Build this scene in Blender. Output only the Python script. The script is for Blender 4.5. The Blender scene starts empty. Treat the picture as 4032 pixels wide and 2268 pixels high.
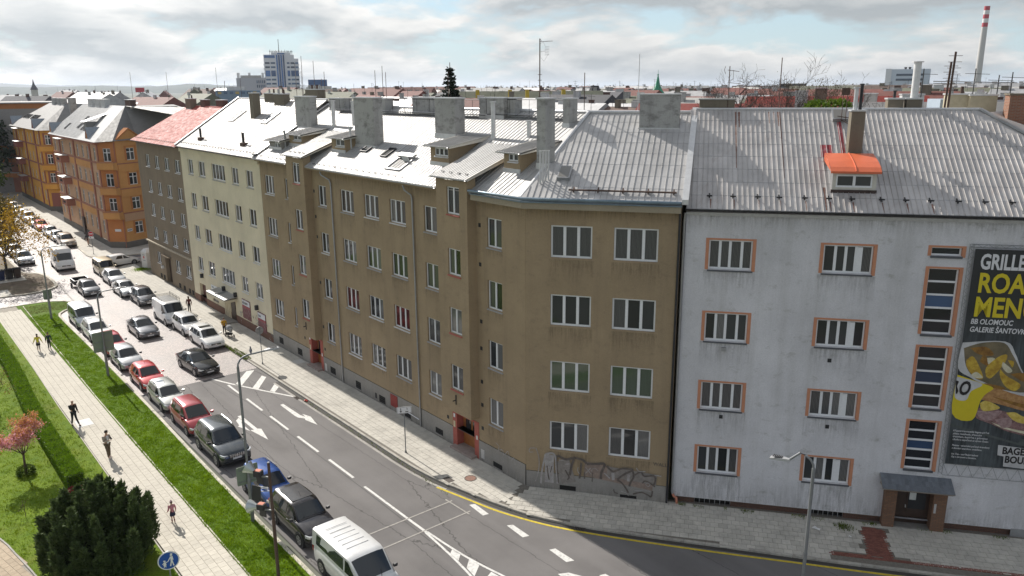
import bpy, bmesh, math, random
import numpy as np
from mathutils import Vector, Matrix, Euler
random.seed(7); rng = np.random.default_rng(11)
scene = bpy.context.scene
C = scene.collection
R = math.radians
# World axes: X runs along the street (towards the viewer's right), Y runs into the row of houses, Z is up.
# ---------------------------------------------------------------- camera
cam = bpy.data.cameras.new('camera'); co = bpy.data.objects.new('camera', cam); C.objects.link(co)
cr = Vector((0.64438, 0.76468, -0.00585)); cu = Vector((-0.18599, 0.16414, 0.96874)); cf = Vector((-0.74174, 0.62315, -0.24799))
CAM = Vector((29.77, -25.95, 21.5))
co.matrix_world = Matrix(((cr.x, cu.x, -cf.x, CAM.x), (cr.y, cu.y, -cf.y, CAM.y), (cr.z, cu.z, -cf.z, CAM.z), (0, 0, 0, 1)))
cam.sensor_width = 36; cam.lens = 27.624; cam.clip_start = 0.2; cam.clip_end = 40000
scene.camera = co
# ---------------------------------------------------------------- light
SUN_EL, SUN_AZ = R(35.0), R(1.3)
sunv = Vector((-math.cos(SUN_EL) * math.cos(SUN_AZ), math.cos(SUN_EL) * math.sin(SUN_AZ), math.sin(SUN_EL)))
sl = bpy.data.lights.new('sun', 'SUN'); sl.energy = 5.0; sl.angle = R(0.53); sl.color = (1.0, 0.945, 0.87)
so = bpy.data.objects.new('sun', sl); C.objects.link(so)
so.rotation_euler = (-sunv).to_track_quat('-Z', 'Y').to_euler(); so.location = (-60, 0, 60)
world = bpy.data.worlds.new('World'); scene.world = world; world.use_nodes = True
def build_world():
    nt = world.node_tree; nt.nodes.clear(); N = nt.nodes.new; L = nt.links.new
    out = N('ShaderNodeOutputWorld'); bg = N('ShaderNodeBackground'); L(bg.outputs[0], out.inputs[0])
    sky = N('ShaderNodeTexSky'); sky.sky_type = 'NISHITA'; sky.sun_disc = False
    sky.sun_elevation = SUN_EL; sky.sun_rotation = R(270) + SUN_AZ; sky.altitude = 200; sky.air_density = 1.0; sky.dust_density = 0.3; sky.ozone_density = 3.0
    bg.inputs[1].default_value = SKY_STRENGTH
    tc = N('ShaderNodeTexCoord'); sep = N('ShaderNodeSeparateXYZ'); L(tc.outputs['Generated'], sep.inputs[0])
    def math_(op, a, b=None, c=None):
        m = N('ShaderNodeMath'); m.operation = op
        for i, v in enumerate((a, b, c)):
            if v is None: continue
            if isinstance(v, (int, float)): m.inputs[i].default_value = v
            else: L(v, m.inputs[i])
        return m.outputs[0]
    zc = math_('MAXIMUM', sep.outputs[2], 0.0)
    den = math_('ADD', zc, 0.28)
    px = math_('DIVIDE', sep.outputs[0], den); py = math_('DIVIDE', sep.outputs[1], den)
    def noise(k, scale, det, rough, dist=0.0):
        cb = N('ShaderNodeCombineXYZ'); L(math_('MULTIPLY_ADD', px, k, CLOUD_OFF[0]), cb.inputs[0]); L(math_('MULTIPLY_ADD', py, k, CLOUD_OFF[1]), cb.inputs[1])
        n = N('ShaderNodeTexNoise'); n.inputs['Scale'].default_value = scale; n.inputs['Detail'].default_value = det
        n.inputs['Roughness'].default_value = rough; n.inputs['Distortion'].default_value = dist; L(cb.outputs[0], n.inputs['Vector'])
        return n.outputs['Fac']
    d1 = noise(1.0, 1.75, 9, 0.56, 0.15)
    d2 = noise(0.96, 1.75, 6, 0.52, 0.15)          # the same field a little higher in the sky: gives lit tops, grey bases
    def mrange(v, a, b):
        m = N('ShaderNodeMapRange'); m.inputs[1].default_value = a; m.inputs[2].default_value = b; L(v, m.inputs[0]); return m.outputs[0]
    hz = math_('MULTIPLY', math_('MAXIMUM', math_('SUBTRACT', 0.05, zc), 0.0), 1.6)            # clouds crowd together towards the horizon
    cov = mrange(math_('ADD', d1, hz), 0.415, 0.515)
    sh = mrange(math_('SUBTRACT', d1, d2), -0.075, 0.075)
    thick = mrange(d1, 0.50, 0.68)
    shade = math_('MULTIPLY', math_('MULTIPLY_ADD', sh, 0.75, 0.25), math_('SUBTRACT', 1.0, math_('MULTIPLY', thick, 0.55)))
    cc = N('ShaderNodeMix'); cc.data_type = 'RGBA'; L(shade, cc.inputs[0])
    cc.inputs[6].default_value = CLOUD_DARK; cc.inputs[7].default_value = CLOUD_LIT
    # clouds nearer the sun scatter more light forward
    dv = N('ShaderNodeVectorMath'); dv.operation = 'DOT_PRODUCT'; L(tc.outputs['Generated'], dv.inputs[0]); dv.inputs[1].default_value = sunv
    glow = math_('MULTIPLY_ADD', math_('POWER', math_('MAXIMUM', dv.outputs['Value'], 0.0), 5.0), 0.65, 0.86)
    cl = N('ShaderNodeMix'); cl.data_type = 'RGBA'; cl.blend_type = 'MULTIPLY'; cl.inputs[0].default_value = 1.0; L(cc.outputs[2], cl.inputs[6])
    cg = N('ShaderNodeCombineXYZ')
    for i in range(3): L(glow, cg.inputs[i])
    L(cg.outputs[0], cl.inputs[7])
    veil = N('ShaderNodeMix'); veil.data_type = 'RGBA'; L(math_('MULTIPLY', mrange(zc, 0.22, 0.0), 0.92), veil.inputs[0]); L(sky.outputs[0], veil.inputs[6]); veil.inputs[7].default_value = VEIL   # thin bright haze low in the sky
    fx = N('ShaderNodeMix'); fx.data_type = 'RGBA'; L(math_('MULTIPLY', cov, 0.94), fx.inputs[0]); L(veil.outputs[2], fx.inputs[6]); L(cl.outputs[2], fx.inputs[7])
    L(fx.outputs[2], bg.inputs[0])
SKY_STRENGTH = 0.100
VEIL = (4.4, 5.6, 6.2, 1); CLOUD_DARK = (2.9, 3.3, 3.6, 1); CLOUD_LIT = (8.2, 8.0, 7.7, 1); CLOUD_OFF = (2.9, 13.4)
build_world()
scene.view_settings.view_transform = 'Standard'; scene.view_settings.look = 'None'; scene.view_settings.exposure = 0.32; scene.view_settings.gamma = 1.0
try: scene.view_settings.use_curve_mapping = False
except Exception: pass
# ---------------------------------------------------------------- materials
MATS = {}
def nodes(name):
    m = bpy.data.materials.new(name); m.use_nodes = True; nt = m.node_tree
    b = nt.nodes['Principled BSDF']; return m, nt, b, nt.nodes.new, nt.links.new
def col4(c): return (c[0], c[1], c[2], 1.0)
def mixnode(N, L, fac, a, b, blend='MIX'):
    x = N('ShaderNodeMix'); x.data_type = 'RGBA'; x.blend_type = blend
    if isinstance(fac, (int, float)): x.inputs[0].default_value = fac
    else: L(fac, x.inputs[0])
    for i, v in ((6, a), (7, b)):
        if isinstance(v, tuple): x.inputs[i].default_value = col4(v)
        else: L(v, x.inputs[i])
    return x.outputs[2]
def ramp(N, L, src, lo, hi, a=0.0, b=1.0):
    r = N('ShaderNodeMapRange'); r.inputs[1].default_value = lo; r.inputs[2].default_value = hi; r.inputs[3].default_value = a; r.inputs[4].default_value = b
    L(src, r.inputs[0]); return r.outputs[0]
def tex(N, L, scale, detail=4, rough=0.6, stretch=None, coord='pos', dist=0.0):
    if coord == 'pos': g = N('ShaderNodeNewGeometry').outputs['Position']
    else: g = N('ShaderNodeTexCoord').outputs['Object']
    if stretch:
        mp = N('ShaderNodeMapping'); mp.inputs['Scale'].default_value = stretch; L(g, mp.inputs[0]); g = mp.outputs[0]
    n = N('ShaderNodeTexNoise'); n.inputs['Scale'].default_value = scale; n.inputs['Detail'].default_value = detail; n.inputs['Roughness'].default_value = rough; n.inputs['Distortion'].default_value = dist
    L(g, n.inputs['Vector']); return n.outputs['Fac']
def pm(name, c, rough=0.7, metal=0.0, var=0.15, scale=4.0, bump=0.0, bscale=40.0, objvar=0.0, coat=0.0, spec=0.5, dirt=None, dirtamt=0.0, dscale=0.6):
    """plain surface: base colour with two-scale mottling, optional dirt, per-object variation and fine relief"""
    if name in MATS: return MATS[name]
    m, nt, b, N, L = nodes(name)
    f = tex(N, L, scale, 5, 0.65)
    k = ramp(N, L, f, 0.25, 0.75, 1 - var, 1 + var)
    if objvar > 0:
        oi = N('ShaderNodeObjectInfo'); o = ramp(N, L, oi.outputs['Random'], 0, 1, 1 - objvar, 1 + objvar)
        mm = N('ShaderNodeMath'); mm.operation = 'MULTIPLY'; L(k, mm.inputs[0]); L(o, mm.inputs[1]); k = mm.outputs[0]
    vm = N('ShaderNodeVectorMath'); vm.operation = 'SCALE'; vm.inputs[0].default_value = c[:3]; L(k, vm.inputs['Scale'])
    cc = vm.outputs[0]
    if dirt:
        d = ramp(N, L, tex(N, L, dscale, 6, 0.7), 0.48, 0.72, 0, dirtamt); cc = mixnode(N, L, d, cc, dirt)
    L(cc, b.inputs['Base Color']); b.inputs['Roughness'].default_value = rough; b.inputs['Metallic'].default_value = metal
    b.inputs['Coat Weight'].default_value = coat; b.inputs['Coat Roughness'].default_value = 0.05; b.inputs['Specular IOR Level'].default_value = spec
    if bump > 0:
        bp = N('ShaderNodeBump'); bp.inputs['Strength'].default_value = bump; bp.inputs['Distance'].default_value = 0.02
        L(tex(N, L, bscale, 4, 0.7), bp.inputs['Height']); L(bp.outputs[0], b.inputs['Normal'])
    MATS[name] = m; return m
def plaster(name, c, stain, streak=0.35, low=None, patch=0.25, pth=0.56):
    """rendered wall: soft clouding, vertical rain streaks, patches, trowelled relief"""
    m, nt, b, N, L = nodes(name)
    f = tex(N, L, 0.35, 6, 0.62); cc = mixnode(N, L, ramp(N, L, f, 0.3, 0.72, 0, 1), tuple(v * 0.86 for v in c), tuple(v * 1.10 for v in c))
    s = tex(N, L, 1.0, 5, 0.65, (1.6, 1.6, 0.10)); cc = mixnode(N, L, ramp(N, L, s, 0.5, 0.78, 0, streak), cc, stain)
    p = tex(N, L, 1.3, 7, 0.72, (1, 1, 1.6)); cc = mixnode(N, L, ramp(N, L, p, pth, pth + 0.17, 0, patch), cc, stain)
    g = tex(N, L, 16, 4, 0.7); cc = mixnode(N, L, 1.0, cc, mixnode(N, L, ramp(N, L, g, 0.3, 0.7), (0.9, 0.9, 0.9), (1.08, 1.08, 1.08)), 'MULTIPLY')
    L(cc, b.inputs['Base Color']); b.inputs['Roughness'].default_value = 0.92; b.inputs['Specular IOR Level'].default_value = 0.2
    bp = N('ShaderNodeBump'); bp.inputs['Strength'].default_value = 0.25; bp.inputs['Distance'].default_value = 0.02
    L(tex(N, L, 30, 5, 0.7), bp.inputs['Height']); L(bp.outputs[0], b.inputs['Normal'])
    MATS[name] = m; return m
def sheet(name, c, rough, metal, rust, rustamt, objvar=0.06, var=0.10):
    """painted or galvanised roof sheet with cloudy wear, streaks running down the slope and per-sheet variation"""
    m, nt, b, N, L = nodes(name)
    oi = N('ShaderNodeObjectInfo')
    f = tex(N, L, 0.8, 6, 0.6); cc = mixnode(N, L, ramp(N, L, f, 0.3, 0.7), tuple(v * (1 - var) for v in c), tuple(v * (1 + var) for v in c))
    s = tex(N, L, 1.2, 6, 0.7, (2.2, 0.5, 0.5)); cc = mixnode(N, L, ramp(N, L, s, 0.55, 0.8, 0, rustamt), cc, rust)
    o = ramp(N, L, oi.outputs['Random'], 0, 1, 1 - objvar, 1 + objvar)
    vm = N('ShaderNodeVectorMath'); vm.operation = 'SCALE'; L(cc, vm.inputs[0]); L(o, vm.inputs['Scale'])
    L(vm.outputs[0], b.inputs['Base Color']); b.inputs['Metallic'].default_value = metal
    L(ramp(N, L, tex(N, L, 2.5, 4, 0.6), 0.3, 0.7, rough * 0.85, rough * 1.2), b.inputs['Roughness'])
    bp = N('ShaderNodeBump'); bp.inputs['Strength'].default_value = 0.12; bp.inputs['Distance'].default_value = 0.03
    L(tex(N, L, 3.5, 3, 0.5), bp.inputs['Height']); L(bp.outputs[0], b.inputs['Normal'])
    MATS[name] = m; return m
def asphalt():
    m, nt, b, N, L = nodes('asphalt')
    f = tex(N, L, 0.22, 6, 0.6); cc = mixnode(N, L, ramp(N, L, f, 0.3, 0.7), (0.125, 0.118, 0.115), (0.185, 0.175, 0.170))
    # tyre wear runs along the street
    w = tex(N, L, 1.0, 3, 0.5, (0.02, 0.9, 1)); cc = mixnode(N, L, ramp(N, L, w, 0.45, 0.7, 0, 0.35), cc, (0.22, 0.21, 0.205))
    s = tex(N, L, 1.7, 6, 0.75); cc = mixnode(N, L, ramp(N, L, s, 0.66, 0.74, 0, 0.6), cc, (0.06, 0.057, 0.055))
    g = tex(N, L, 55, 3, 0.7); cc = mixnode(N, L, 1.0, cc, mixnode(N, L, ramp(N, L, g, 0.3, 0.7), (0.80, 0.80, 0.80), (1.2, 1.2, 1.2)), 'MULTIPLY')
    # long cracks
    geo = N('ShaderNodeNewGeometry'); mp = N('ShaderNodeMapping'); mp.inputs['Scale'].default_value = (0.06, 0.45, 1); L(geo.outputs['Position'], mp.inputs[0])
    nz = N('ShaderNodeTexNoise'); nz.inputs['Scale'].default_value = 3; nz.inputs['Detail'].default_value = 6; L(geo.outputs['Position'], nz.inputs['Vector'])
    ad = N('ShaderNodeMix'); ad.data_type = 'VECTOR'; ad.inputs[0].default_value = 0.10; L(mp.outputs[0], ad.inputs[4]); L(nz.outputs['Color'], ad.inputs[5])
    vo = N('ShaderNodeTexVoronoi'); vo.feature = 'DISTANCE_TO_EDGE'; vo.inputs['Scale'].default_value = 0.8; L(ad.outputs[1], vo.inputs['Vector'])
    cc = mixnode(N, L, ramp(N, L, vo.outputs['Distance'], 0.0, 0.008, 0.75, 0), cc, (0.035, 0.033, 0.032))
    L(cc, b.inputs['Base Color']); b.inputs['Roughness'].default_value = 0.85; b.inputs['Specular IOR Level'].default_value = 0.3
    bp = N('ShaderNodeBump'); bp.inputs['Strength'].default_value = 0.35; bp.inputs['Distance'].default_value = 0.01
    L(tex(N, L, 70, 3, 0.7), bp.inputs['Height']); L(bp.outputs[0], b.inputs['Normal'])
    MATS['asphalt'] = m; return m
def cobble():
    """granite setts laid in segmental arcs: the rows are bent by a wave before the brick pattern"""
    m, nt, b, N, L = nodes('granite_setts')
    geo = N('ShaderNodeNewGeometry'); sp = N('ShaderNodeSeparateXYZ'); L(geo.outputs['Position'], sp.inputs[0])
    def ma(op, a, bb=None):
        x = N('ShaderNodeMath'); x.operation = op
        for i, v in enumerate((a, bb)):
            if v is None: continue
            if isinstance(v, (int, float)): x.inputs[i].default_value = v
            else: L(v, x.inputs[i])
        return x.outputs[0]
    ph = ma('MULTIPLY', sp.outputs[1], 2 * math.pi / 2.6)
    arc = ma('MULTIPLY', ma('ABSOLUTE', ma('SINE', ma('MULTIPLY', ph, 0.5))), 0.55)
    nz = tex(N, L, 1.5, 3, 0.6)
    u = ma('ADD', ma('ADD', sp.outputs[0], arc), ma('MULTIPLY', nz, 0.14))
    cb = N('ShaderNodeCombineXYZ'); L(sp.outputs[1], cb.inputs[0]); L(u, cb.inputs[1])
    bt = N('ShaderNodeTexBrick'); L(cb.outputs[0], bt.inputs['Vector'])
    bt.inputs['Scale'].default_value = 1.0; bt.inputs['Brick Width'].default_value = 0.135; bt.inputs['Row Height'].default_value = 0.125; bt.inputs['Mortar Size'].default_value = 0.016; bt.inputs['Mortar Smooth'].default_value = 0.6
    bt.inputs['Color1'].default_value = (0.36, 0.33, 0.32, 1); bt.inputs['Color2'].default_value = (0.52, 0.465, 0.445, 1); bt.inputs['Mortar'].default_value = (0.13, 0.12, 0.115, 1)
    cc = mixnode(N, L, ramp(N, L, tex(N, L, 0.25, 5, 0.6), 0.35, 0.7, 0, 0.6), bt.outputs['Color'], mixnode(N, L, 1.0, bt.outputs['Color'], (1.25, 1.12, 1.05), 'MULTIPLY'))
    cc = mixnode(N, L, ramp(N, L, tex(N, L, 0.9, 5, 0.7), 0.6, 0.75, 0, 0.5), cc, (0.14, 0.13, 0.125))
    L(cc, b.inputs['Base Color']); b.inputs['Roughness'].default_value = 0.55; b.inputs['Specular IOR Level'].default_value = 0.5
    hh = ma('ADD', ma('MULTIPLY', bt.outputs['Fac'], -1.0), ma('MULTIPLY', tex(N, L, 9, 3, 0.6), 0.9))
    bp = N('ShaderNodeBump'); bp.inputs['Strength'].default_value = 0.9; bp.inputs['Distance'].default_value = 0.022; L(hh, bp.inputs['Height']); L(bp.outputs[0], b.inputs['Normal'])
    MATS['cobble'] = m; return m
def lawn_mat(name, a, bcol, dry, dryamt):
    m, nt, b, N, L = nodes(name)
    cc = mixnode(N, L, ramp(N, L, tex(N, L, 0.9, 6, 0.7), 0.3, 0.7), a, bcol)
    cc = mixnode(N, L, ramp(N, L, tex(N, L, 0.35, 6, 0.7), 0.52, 0.72, 0, dryamt), cc, dry)
    cc = mixnode(N, L, 1.0, cc, mixnode(N, L, ramp(N, L, tex(N, L, 14, 4, 0.7), 0.3, 0.7), (0.55, 0.55, 0.55), (1.35, 1.35, 1.35)), 'MULTIPLY')
    L(cc, b.inputs['Base Color']); b.inputs['Roughness'].default_value = 0.9; b.inputs['Specular IOR Level'].default_value = 0.15
    bp = N('ShaderNodeBump'); bp.inputs['Strength'].default_value = 0.8; bp.inputs['Distance'].default_value = 0.06
    L(tex(N, L, 11, 5, 0.75), bp.inputs['Height']); L(bp.outputs[0], b.inputs['Normal'])
    MATS[name] = m; return m
def leaf(name, a, bcol, trans=0.25, rough=0.6, cscale=1.5):
    m, nt, b, N, L = nodes(name)
    f = tex(N, L, cscale, 4, 0.7); g = tex(N, L, 23, 2, 0.6)
    cc = mixnode(N, L, ramp(N, L, f, 0.3, 0.7), a, bcol); cc = mixnode(N, L, 1.0, cc, mixnode(N, L, ramp(N, L, g, 0.3, 0.7), (0.7, 0.7, 0.7), (1.3, 1.3, 1.3)), 'MULTIPLY')
    L(cc, b.inputs['Base Color']); b.inputs['Roughness'].default_value = rough; b.inputs['Specular IOR Level'].default_value = 0.25
    tr = N('ShaderNodeBsdfTranslucent'); L(cc, tr.inputs['Color']); mx = N('ShaderNodeMixShader'); mx.inputs[0].default_value = trans
    L(b.outputs[0], mx.inputs[1]); L(tr.outputs[0], mx.inputs[2]); L(mx.outputs[0], nt.nodes['Material Output'].inputs[0])
    MATS[name] = m; return m
def brick_mat(name, c1, c2, mortar, w=0.25, h=0.075, flat=False):
    m, nt, b, N, L = nodes(name)
    oc = N('ShaderNodeTexCoord').outputs['Object']; sp = N('ShaderNodeSeparateXYZ'); L(oc, sp.inputs[0]); cb = N('ShaderNodeCombineXYZ')
    ad = N('ShaderNodeMath'); ad.operation = 'ADD'; L(sp.outputs[0], ad.inputs[0]); L(sp.outputs[1], ad.inputs[1]); L(ad.outputs[0], cb.inputs[0]); L(sp.outputs[2], cb.inputs[1])
    bt = N('ShaderNodeTexBrick'); L(cb.outputs[0], bt.inputs['Vector']); bt.inputs['Scale'].default_value = 1; bt.inputs['Brick Width'].default_value = w; bt.inputs['Row Height'].default_value = h; bt.inputs['Mortar Size'].default_value = 0.012
    bt.inputs['Color1'].default_value = col4(c1); bt.inputs['Color2'].default_value = col4(c2); bt.inputs['Mortar'].default_value = col4(mortar)
    cc = mixnode(N, L, ramp(N, L, tex(N, L, 1.5, 5, 0.7), 0.55, 0.75, 0, 0.6), bt.outputs['Color'], tuple(v * 0.4 for v in c1))
    L(cc, b.inputs['Base Color']); b.inputs['Roughness'].default_value = 0.85
    bp = N('ShaderNodeBump'); bp.inputs['Strength'].default_value = 0.6; bp.inputs['Distance'].default_value = 0.012; bp.invert = True; L(bt.outputs['Fac'], bp.inputs['Height']); L(bp.outputs[0], b.inputs['Normal'])
    MATS[name] = m; return m
def glassy(name, c, rough=0.04, curtain_refl=None):
    m, nt, b, N, L = nodes(name)
    cc = c
    if curtain_refl:
        w = N('ShaderNodeTexWave'); w.bands_direction = 'X'; w.inputs['Scale'].default_value = 5; w.inputs['Distortion'].default_value = 3; w.inputs['Detail'].default_value = 2
        L(N('ShaderNodeTexCoord').outputs['Object'], w.inputs['Vector']); cc = mixnode(N, L, w.outputs['Fac'], c, curtain_refl); L(cc, b.inputs['Base Color'])
    else:
        oi = N('ShaderNodeObjectInfo'); k = ramp(N, L, oi.outputs['Random'], 0, 1, 0.5, 1.7)
        vm = N('ShaderNodeVectorMath'); vm.operation = 'SCALE'; vm.inputs[0].default_value = c; L(k, vm.inputs['Scale']); L(vm.outputs[0], b.inputs['Base Color'])
    b.inputs['Roughness'].default_value = rough; b.inputs['Specular IOR Level'].default_value = 0.6
    MATS[name] = m; return m
def paint(c, name=None, rough=0.28, metal=0.35):
    name = name or 'car_paint_%d_%d_%d' % tuple(int(v * 255) for v in c)
    if name in MATS: return MATS[name]
    m, nt, b, N, L = nodes(name)
    f = tex(N, L, 2.5, 5, 0.7); cc = mixnode(N, L, ramp(N, L, f, 0.45, 0.8, 0, 0.18), tuple(c), (0.30, 0.28, 0.25))
    L(cc, b.inputs['Base Color']); b.inputs['Roughness'].default_value = rough; b.inputs['Metallic'].default_value = metal
    b.inputs['Coat Weight'].default_value = 0.7; b.inputs['Coat Roughness'].default_value = 0.06
    MATS[name] = m; return m
asphalt(); cobble()
MT = MATS
# ---------------------------------------------------------------- mesh helpers
class MB:
    """collects boxes, tubes, lofts and faces; build() links them as ONE mesh object"""
    def __init__(s): s.v = []; s.f = []; s.m = []
    def add(s, vs, fs, mi=0):
        o = len(s.v); s.v += [tuple(p) for p in vs]; s.f += [tuple(i + o for i in f) for f in fs]; s.m += [mi] * len(fs); return s
    def box(s, x0, x1, y0, y1, z0, z1, mi=0):
        vs = [(x, y, z) for z in (z0, z1) for y in (y0, y1) for x in (x0, x1)]
        return s.add(vs, [(0, 2, 3, 1), (4, 5, 7, 6), (0, 1, 5, 4), (2, 6, 7, 3), (0, 4, 6, 2), (1, 3, 7, 5)], mi)
    def quad(s, a, b, c, d, mi=0): return s.add([a, b, c, d], [(0, 1, 2, 3)], mi)
    def poly(s, pts, mi=0): return s.add(pts, [tuple(range(len(pts)))], mi)
    def prism(s, pts, h, mi=0):
        """extrude polygon pts by vector h"""
        n = len(pts); h = Vector(h); top = [tuple(Vector(p) + h) for p in pts]
        fs = [tuple(range(n))[::-1], tuple(range(n, 2 * n))] + [(i, (i + 1) % n, n + (i + 1) % n, n + i) for i in range(n)]
        return s.add(list(pts) + top, fs, mi)
    def tube(s, path, r, n=6, mi=0, caps=True):
        P = [Vector(p) for p in path]; rr = r if hasattr(r, '__len__') else [r] * len(P); o = []
        up = Vector((0, 0, 1)); d0 = (P[1] - P[0]).normalized()
        if abs(d0.z) > 0.95: up = Vector((1, 0, 0))
        for i, p in enumerate(P):
            d = (P[min(i + 1, len(P) - 1)] - P[max(i - 1, 0)]).normalized()
            a = d.cross(up)
            if a.length < 1e-3: a = d.cross(Vector((0, 1, 0)))
            a.normalize(); b = a.cross(d)
            o.append([tuple(p + rr[i] * (math.cos(2 * math.pi * k / n) * a + math.sin(2 * math.pi * k / n) * b)) for k in range(n)])
        return s.loft(o, mi, caps)
    def loft(s, rings, mi=0, caps=True, closed=True):
        n = len(rings[0]); vs = [p for r in rings for p in r]; fs = []
        for i in range(len(rings) - 1):
            for k in range(n if closed else n - 1):
                fs.append((i * n + k, i * n + (k + 1) % n, (i + 1) * n + (k + 1) % n, (i + 1) * n + k))
        if caps: fs += [tuple(range(n))[::-1], tuple(range((len(rings) - 1) * n, len(rings) * n))]
        return s.add(vs, fs, mi)
    def cyl(s, c, r, h, axis=2, n=16, mi=0, r2=None):
        """cylinder from c along +axis by h"""
        r2 = r if r2 is None else r2; rings = []
        for t, q in ((0, r), (h, r2)):
            ring = []
            for k in range(n):
                a = 2 * math.pi * k / n; u, w = q * math.cos(a), q * math.sin(a)
                p = [c[0], c[1], c[2]]; p[axis] += t; p[(axis + 1) % 3] += u; p[(axis + 2) % 3] += w; ring.append(tuple(p))
            rings.append(ring)
        return s.loft(rings, mi)
    def ball(s, c, r, n=8, mi=0, sz=1.0):
        rings = []
        for i in range(1, n // 2 + 2):
            t = math.pi * (i - 0.5) / (n // 2 + 1); rings.append([(c[0] + r * math.sin(t) * math.cos(2 * math.pi * k / n), c[1] + r * math.sin(t) * math.sin(2 * math.pi * k / n), c[2] + r * sz * math.cos(t)) for k in range(n)][::-1])
        return s.loft(rings, mi)
    def mesh(s, name, smooth=None):
        me = bpy.data.meshes.new(name); me.from_pydata(s.v, [], s.f)
        if s.m and max(s.m) > 0: me.polygons.foreach_set('material_index', s.m)
        if smooth is not None:
            me.polygons.foreach_set('use_smooth', [True] * len(me.polygons)); me.set_sharp_from_angle(angle=R(smooth))
        me.update(); return me
    def build(s, name, mats, parent=None, loc=(0, 0, 0), rz=0.0, smooth=None):
        return put(name, s.mesh(name, smooth), mats, parent, loc, rz)
def put(name, me, mats, parent=None, loc=(0, 0, 0), rz=0.0):
    o = bpy.data.objects.new(name, me); C.objects.link(o)
    if mats is not None and len(me.materials) == 0:
        for m in (mats if isinstance(mats, (list, tuple)) else [mats]): me.materials.append(m)
    if parent: o.parent = parent
    o.location = loc; o.rotation_euler = (0, 0, rz) if not hasattr(rz, '__len__') else rz
    return o
def arr_mesh(name, V, F, mat, parent=None, kind=None, mi=None):
    """mesh object from numpy arrays, F of shape (n, k)"""
    V = np.asarray(V, dtype=np.float32); F = np.asarray(F, dtype=np.int32); k = F.shape[1]
    me = bpy.data.meshes.new(name); me.vertices.add(len(V)); me.vertices.foreach_set('co', V.ravel())
    me.loops.add(F.size); me.loops.foreach_set('vertex_index', F.ravel()); me.polygons.add(len(F))
    me.polygons.foreach_set('loop_start', np.arange(0, F.size, k, dtype=np.int32))
    if mi is not None: me.polygons.foreach_set('material_index', np.asarray(mi, dtype=np.int32))
    me.polygons.foreach_set('use_smooth', np.zeros(len(F), dtype=bool)); me.update(calc_edges=True)
    for m in (mat if isinstance(mat, (list, tuple)) else [mat]): me.materials.append(m)
    o = bpy.data.objects.new(name, me); C.objects.link(o)
    if parent: o.parent = parent
    if kind: o['kind'] = kind
    return o
def tag(o, label=None, cat=None, group=None, kind=None):
    if label: o['label'] = label
    if cat: o['category'] = cat
    if group: o['group'] = group
    if kind: o['kind'] = kind
    return o
def thing(name, label, cat, loc=(0, 0, 0), rz=0.0, group=None):
    o = bpy.data.objects.new(name, None); C.objects.link(o); o.location = loc; o.rotation_euler = (0, 0, rz); o.empty_display_size = 0.3
    return tag(o, label, cat, group)
def copy_tree(o, parent=None):
    c = o.copy(); C.objects.link(c); c.parent = parent
    for ch in o.children: copy_tree(ch, c)
    return c
def dist(p): return (Vector(p) - CAM).length
# ================================================================ THE GROUND
def flat(name, pts, mat, z, parent=None, kind='structure'):
    o = MB().poly([(p[0], p[1], z) for p in pts]).build(name, mat, parent)
    if not parent and kind: o['kind'] = kind
    return o
def smooth_line(pts, k=4):
    """Catmull-Rom through pts"""
    P = [Vector((p[0], p[1])) for p in pts]; out = []
    for i in range(len(P) - 1):
        p0 = P[max(i - 1, 0)]; p1 = P[i]; p2 = P[i + 1]; p3 = P[min(i + 2, len(P) - 1)]
        for j in range(k):
            t = j / k; out.append(0.5 * ((2 * p1) + (p2 - p0) * t + (2 * p0 - 5 * p1 + 4 * p2 - p3) * t * t + (3 * p1 - p0 - 3 * p2 + p3) * t ** 3))
    out.append(P[-1]); return out
def offset(line, d):
    """offset polyline to its left by d"""
    out = []
    for i, p in enumerate(line):
        t = (line[min(i + 1, len(line) - 1)] - line[max(i - 1, 0)]).normalized(); out.append(p + Vector((-t.y, t.x)) * d)
    return out
def strip(name, line, d0, d1, mat, z, parent=None, kind='structure'):
    a = offset(line, d0); b = offset(line, d1); m = MB()
    for i in range(len(line) - 1): m.quad((*a[i], z), (*a[i + 1], z), (*b[i + 1], z), (*b[i], z))
    o = m.build(name, mat, parent)
    if not parent and kind: o['kind'] = kind
    return o
earth = pm('far_ground', (0.10, 0.115, 0.085), 0.95, var=0.4, scale=0.004, dirt=(0.22, 0.20, 0.17), dirtamt=0.8, dscale=0.02)
g = MB(); n = 48
g.poly([(20000 * math.cos(2 * math.pi * k / n), 20000 * math.sin(2 * math.pi * k / n), -0.06) for k in range(n)]); tag(g.build('ground', earth), kind='structure')
tag(MB().box(-26, 80, -60, -17.3, -0.05, -0.045).build('lawn_bed', earth), kind='structure')
kerbR = smooth_line([(-71.5, -3.55), (-40, -3.6), (-12, -3.6), (-7.2, -3.62), (-4.2, -3.45), (-2.3, -3.1), (-0.5, -2.72), (1.1, -2.33), (2.55, -1.86), (3.7, -1.33), (5.3, -0.45), (7.2, 0.82), (8.8, 1.92), (10.6, 3.2), (13.4, 5.15), (15.4, 6.55), (20, 9.95), (30, 17.5), (45, 29)], 4)
kerbC = smooth_line([(-77.3, 14), (-76.9, 2.5), (-75.6, -0.6), (-73.6, -2.9), (-71.5, -3.55)], 4)
CB = -28.35
road = [(CB, -12.4), (70, -12.4), (70, 48)] + [tuple(p) for p in kerbR[::-1] if p.x > CB] + [(CB, -3.6)]
flat('road', road, MT['asphalt'], 0.0)
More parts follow.
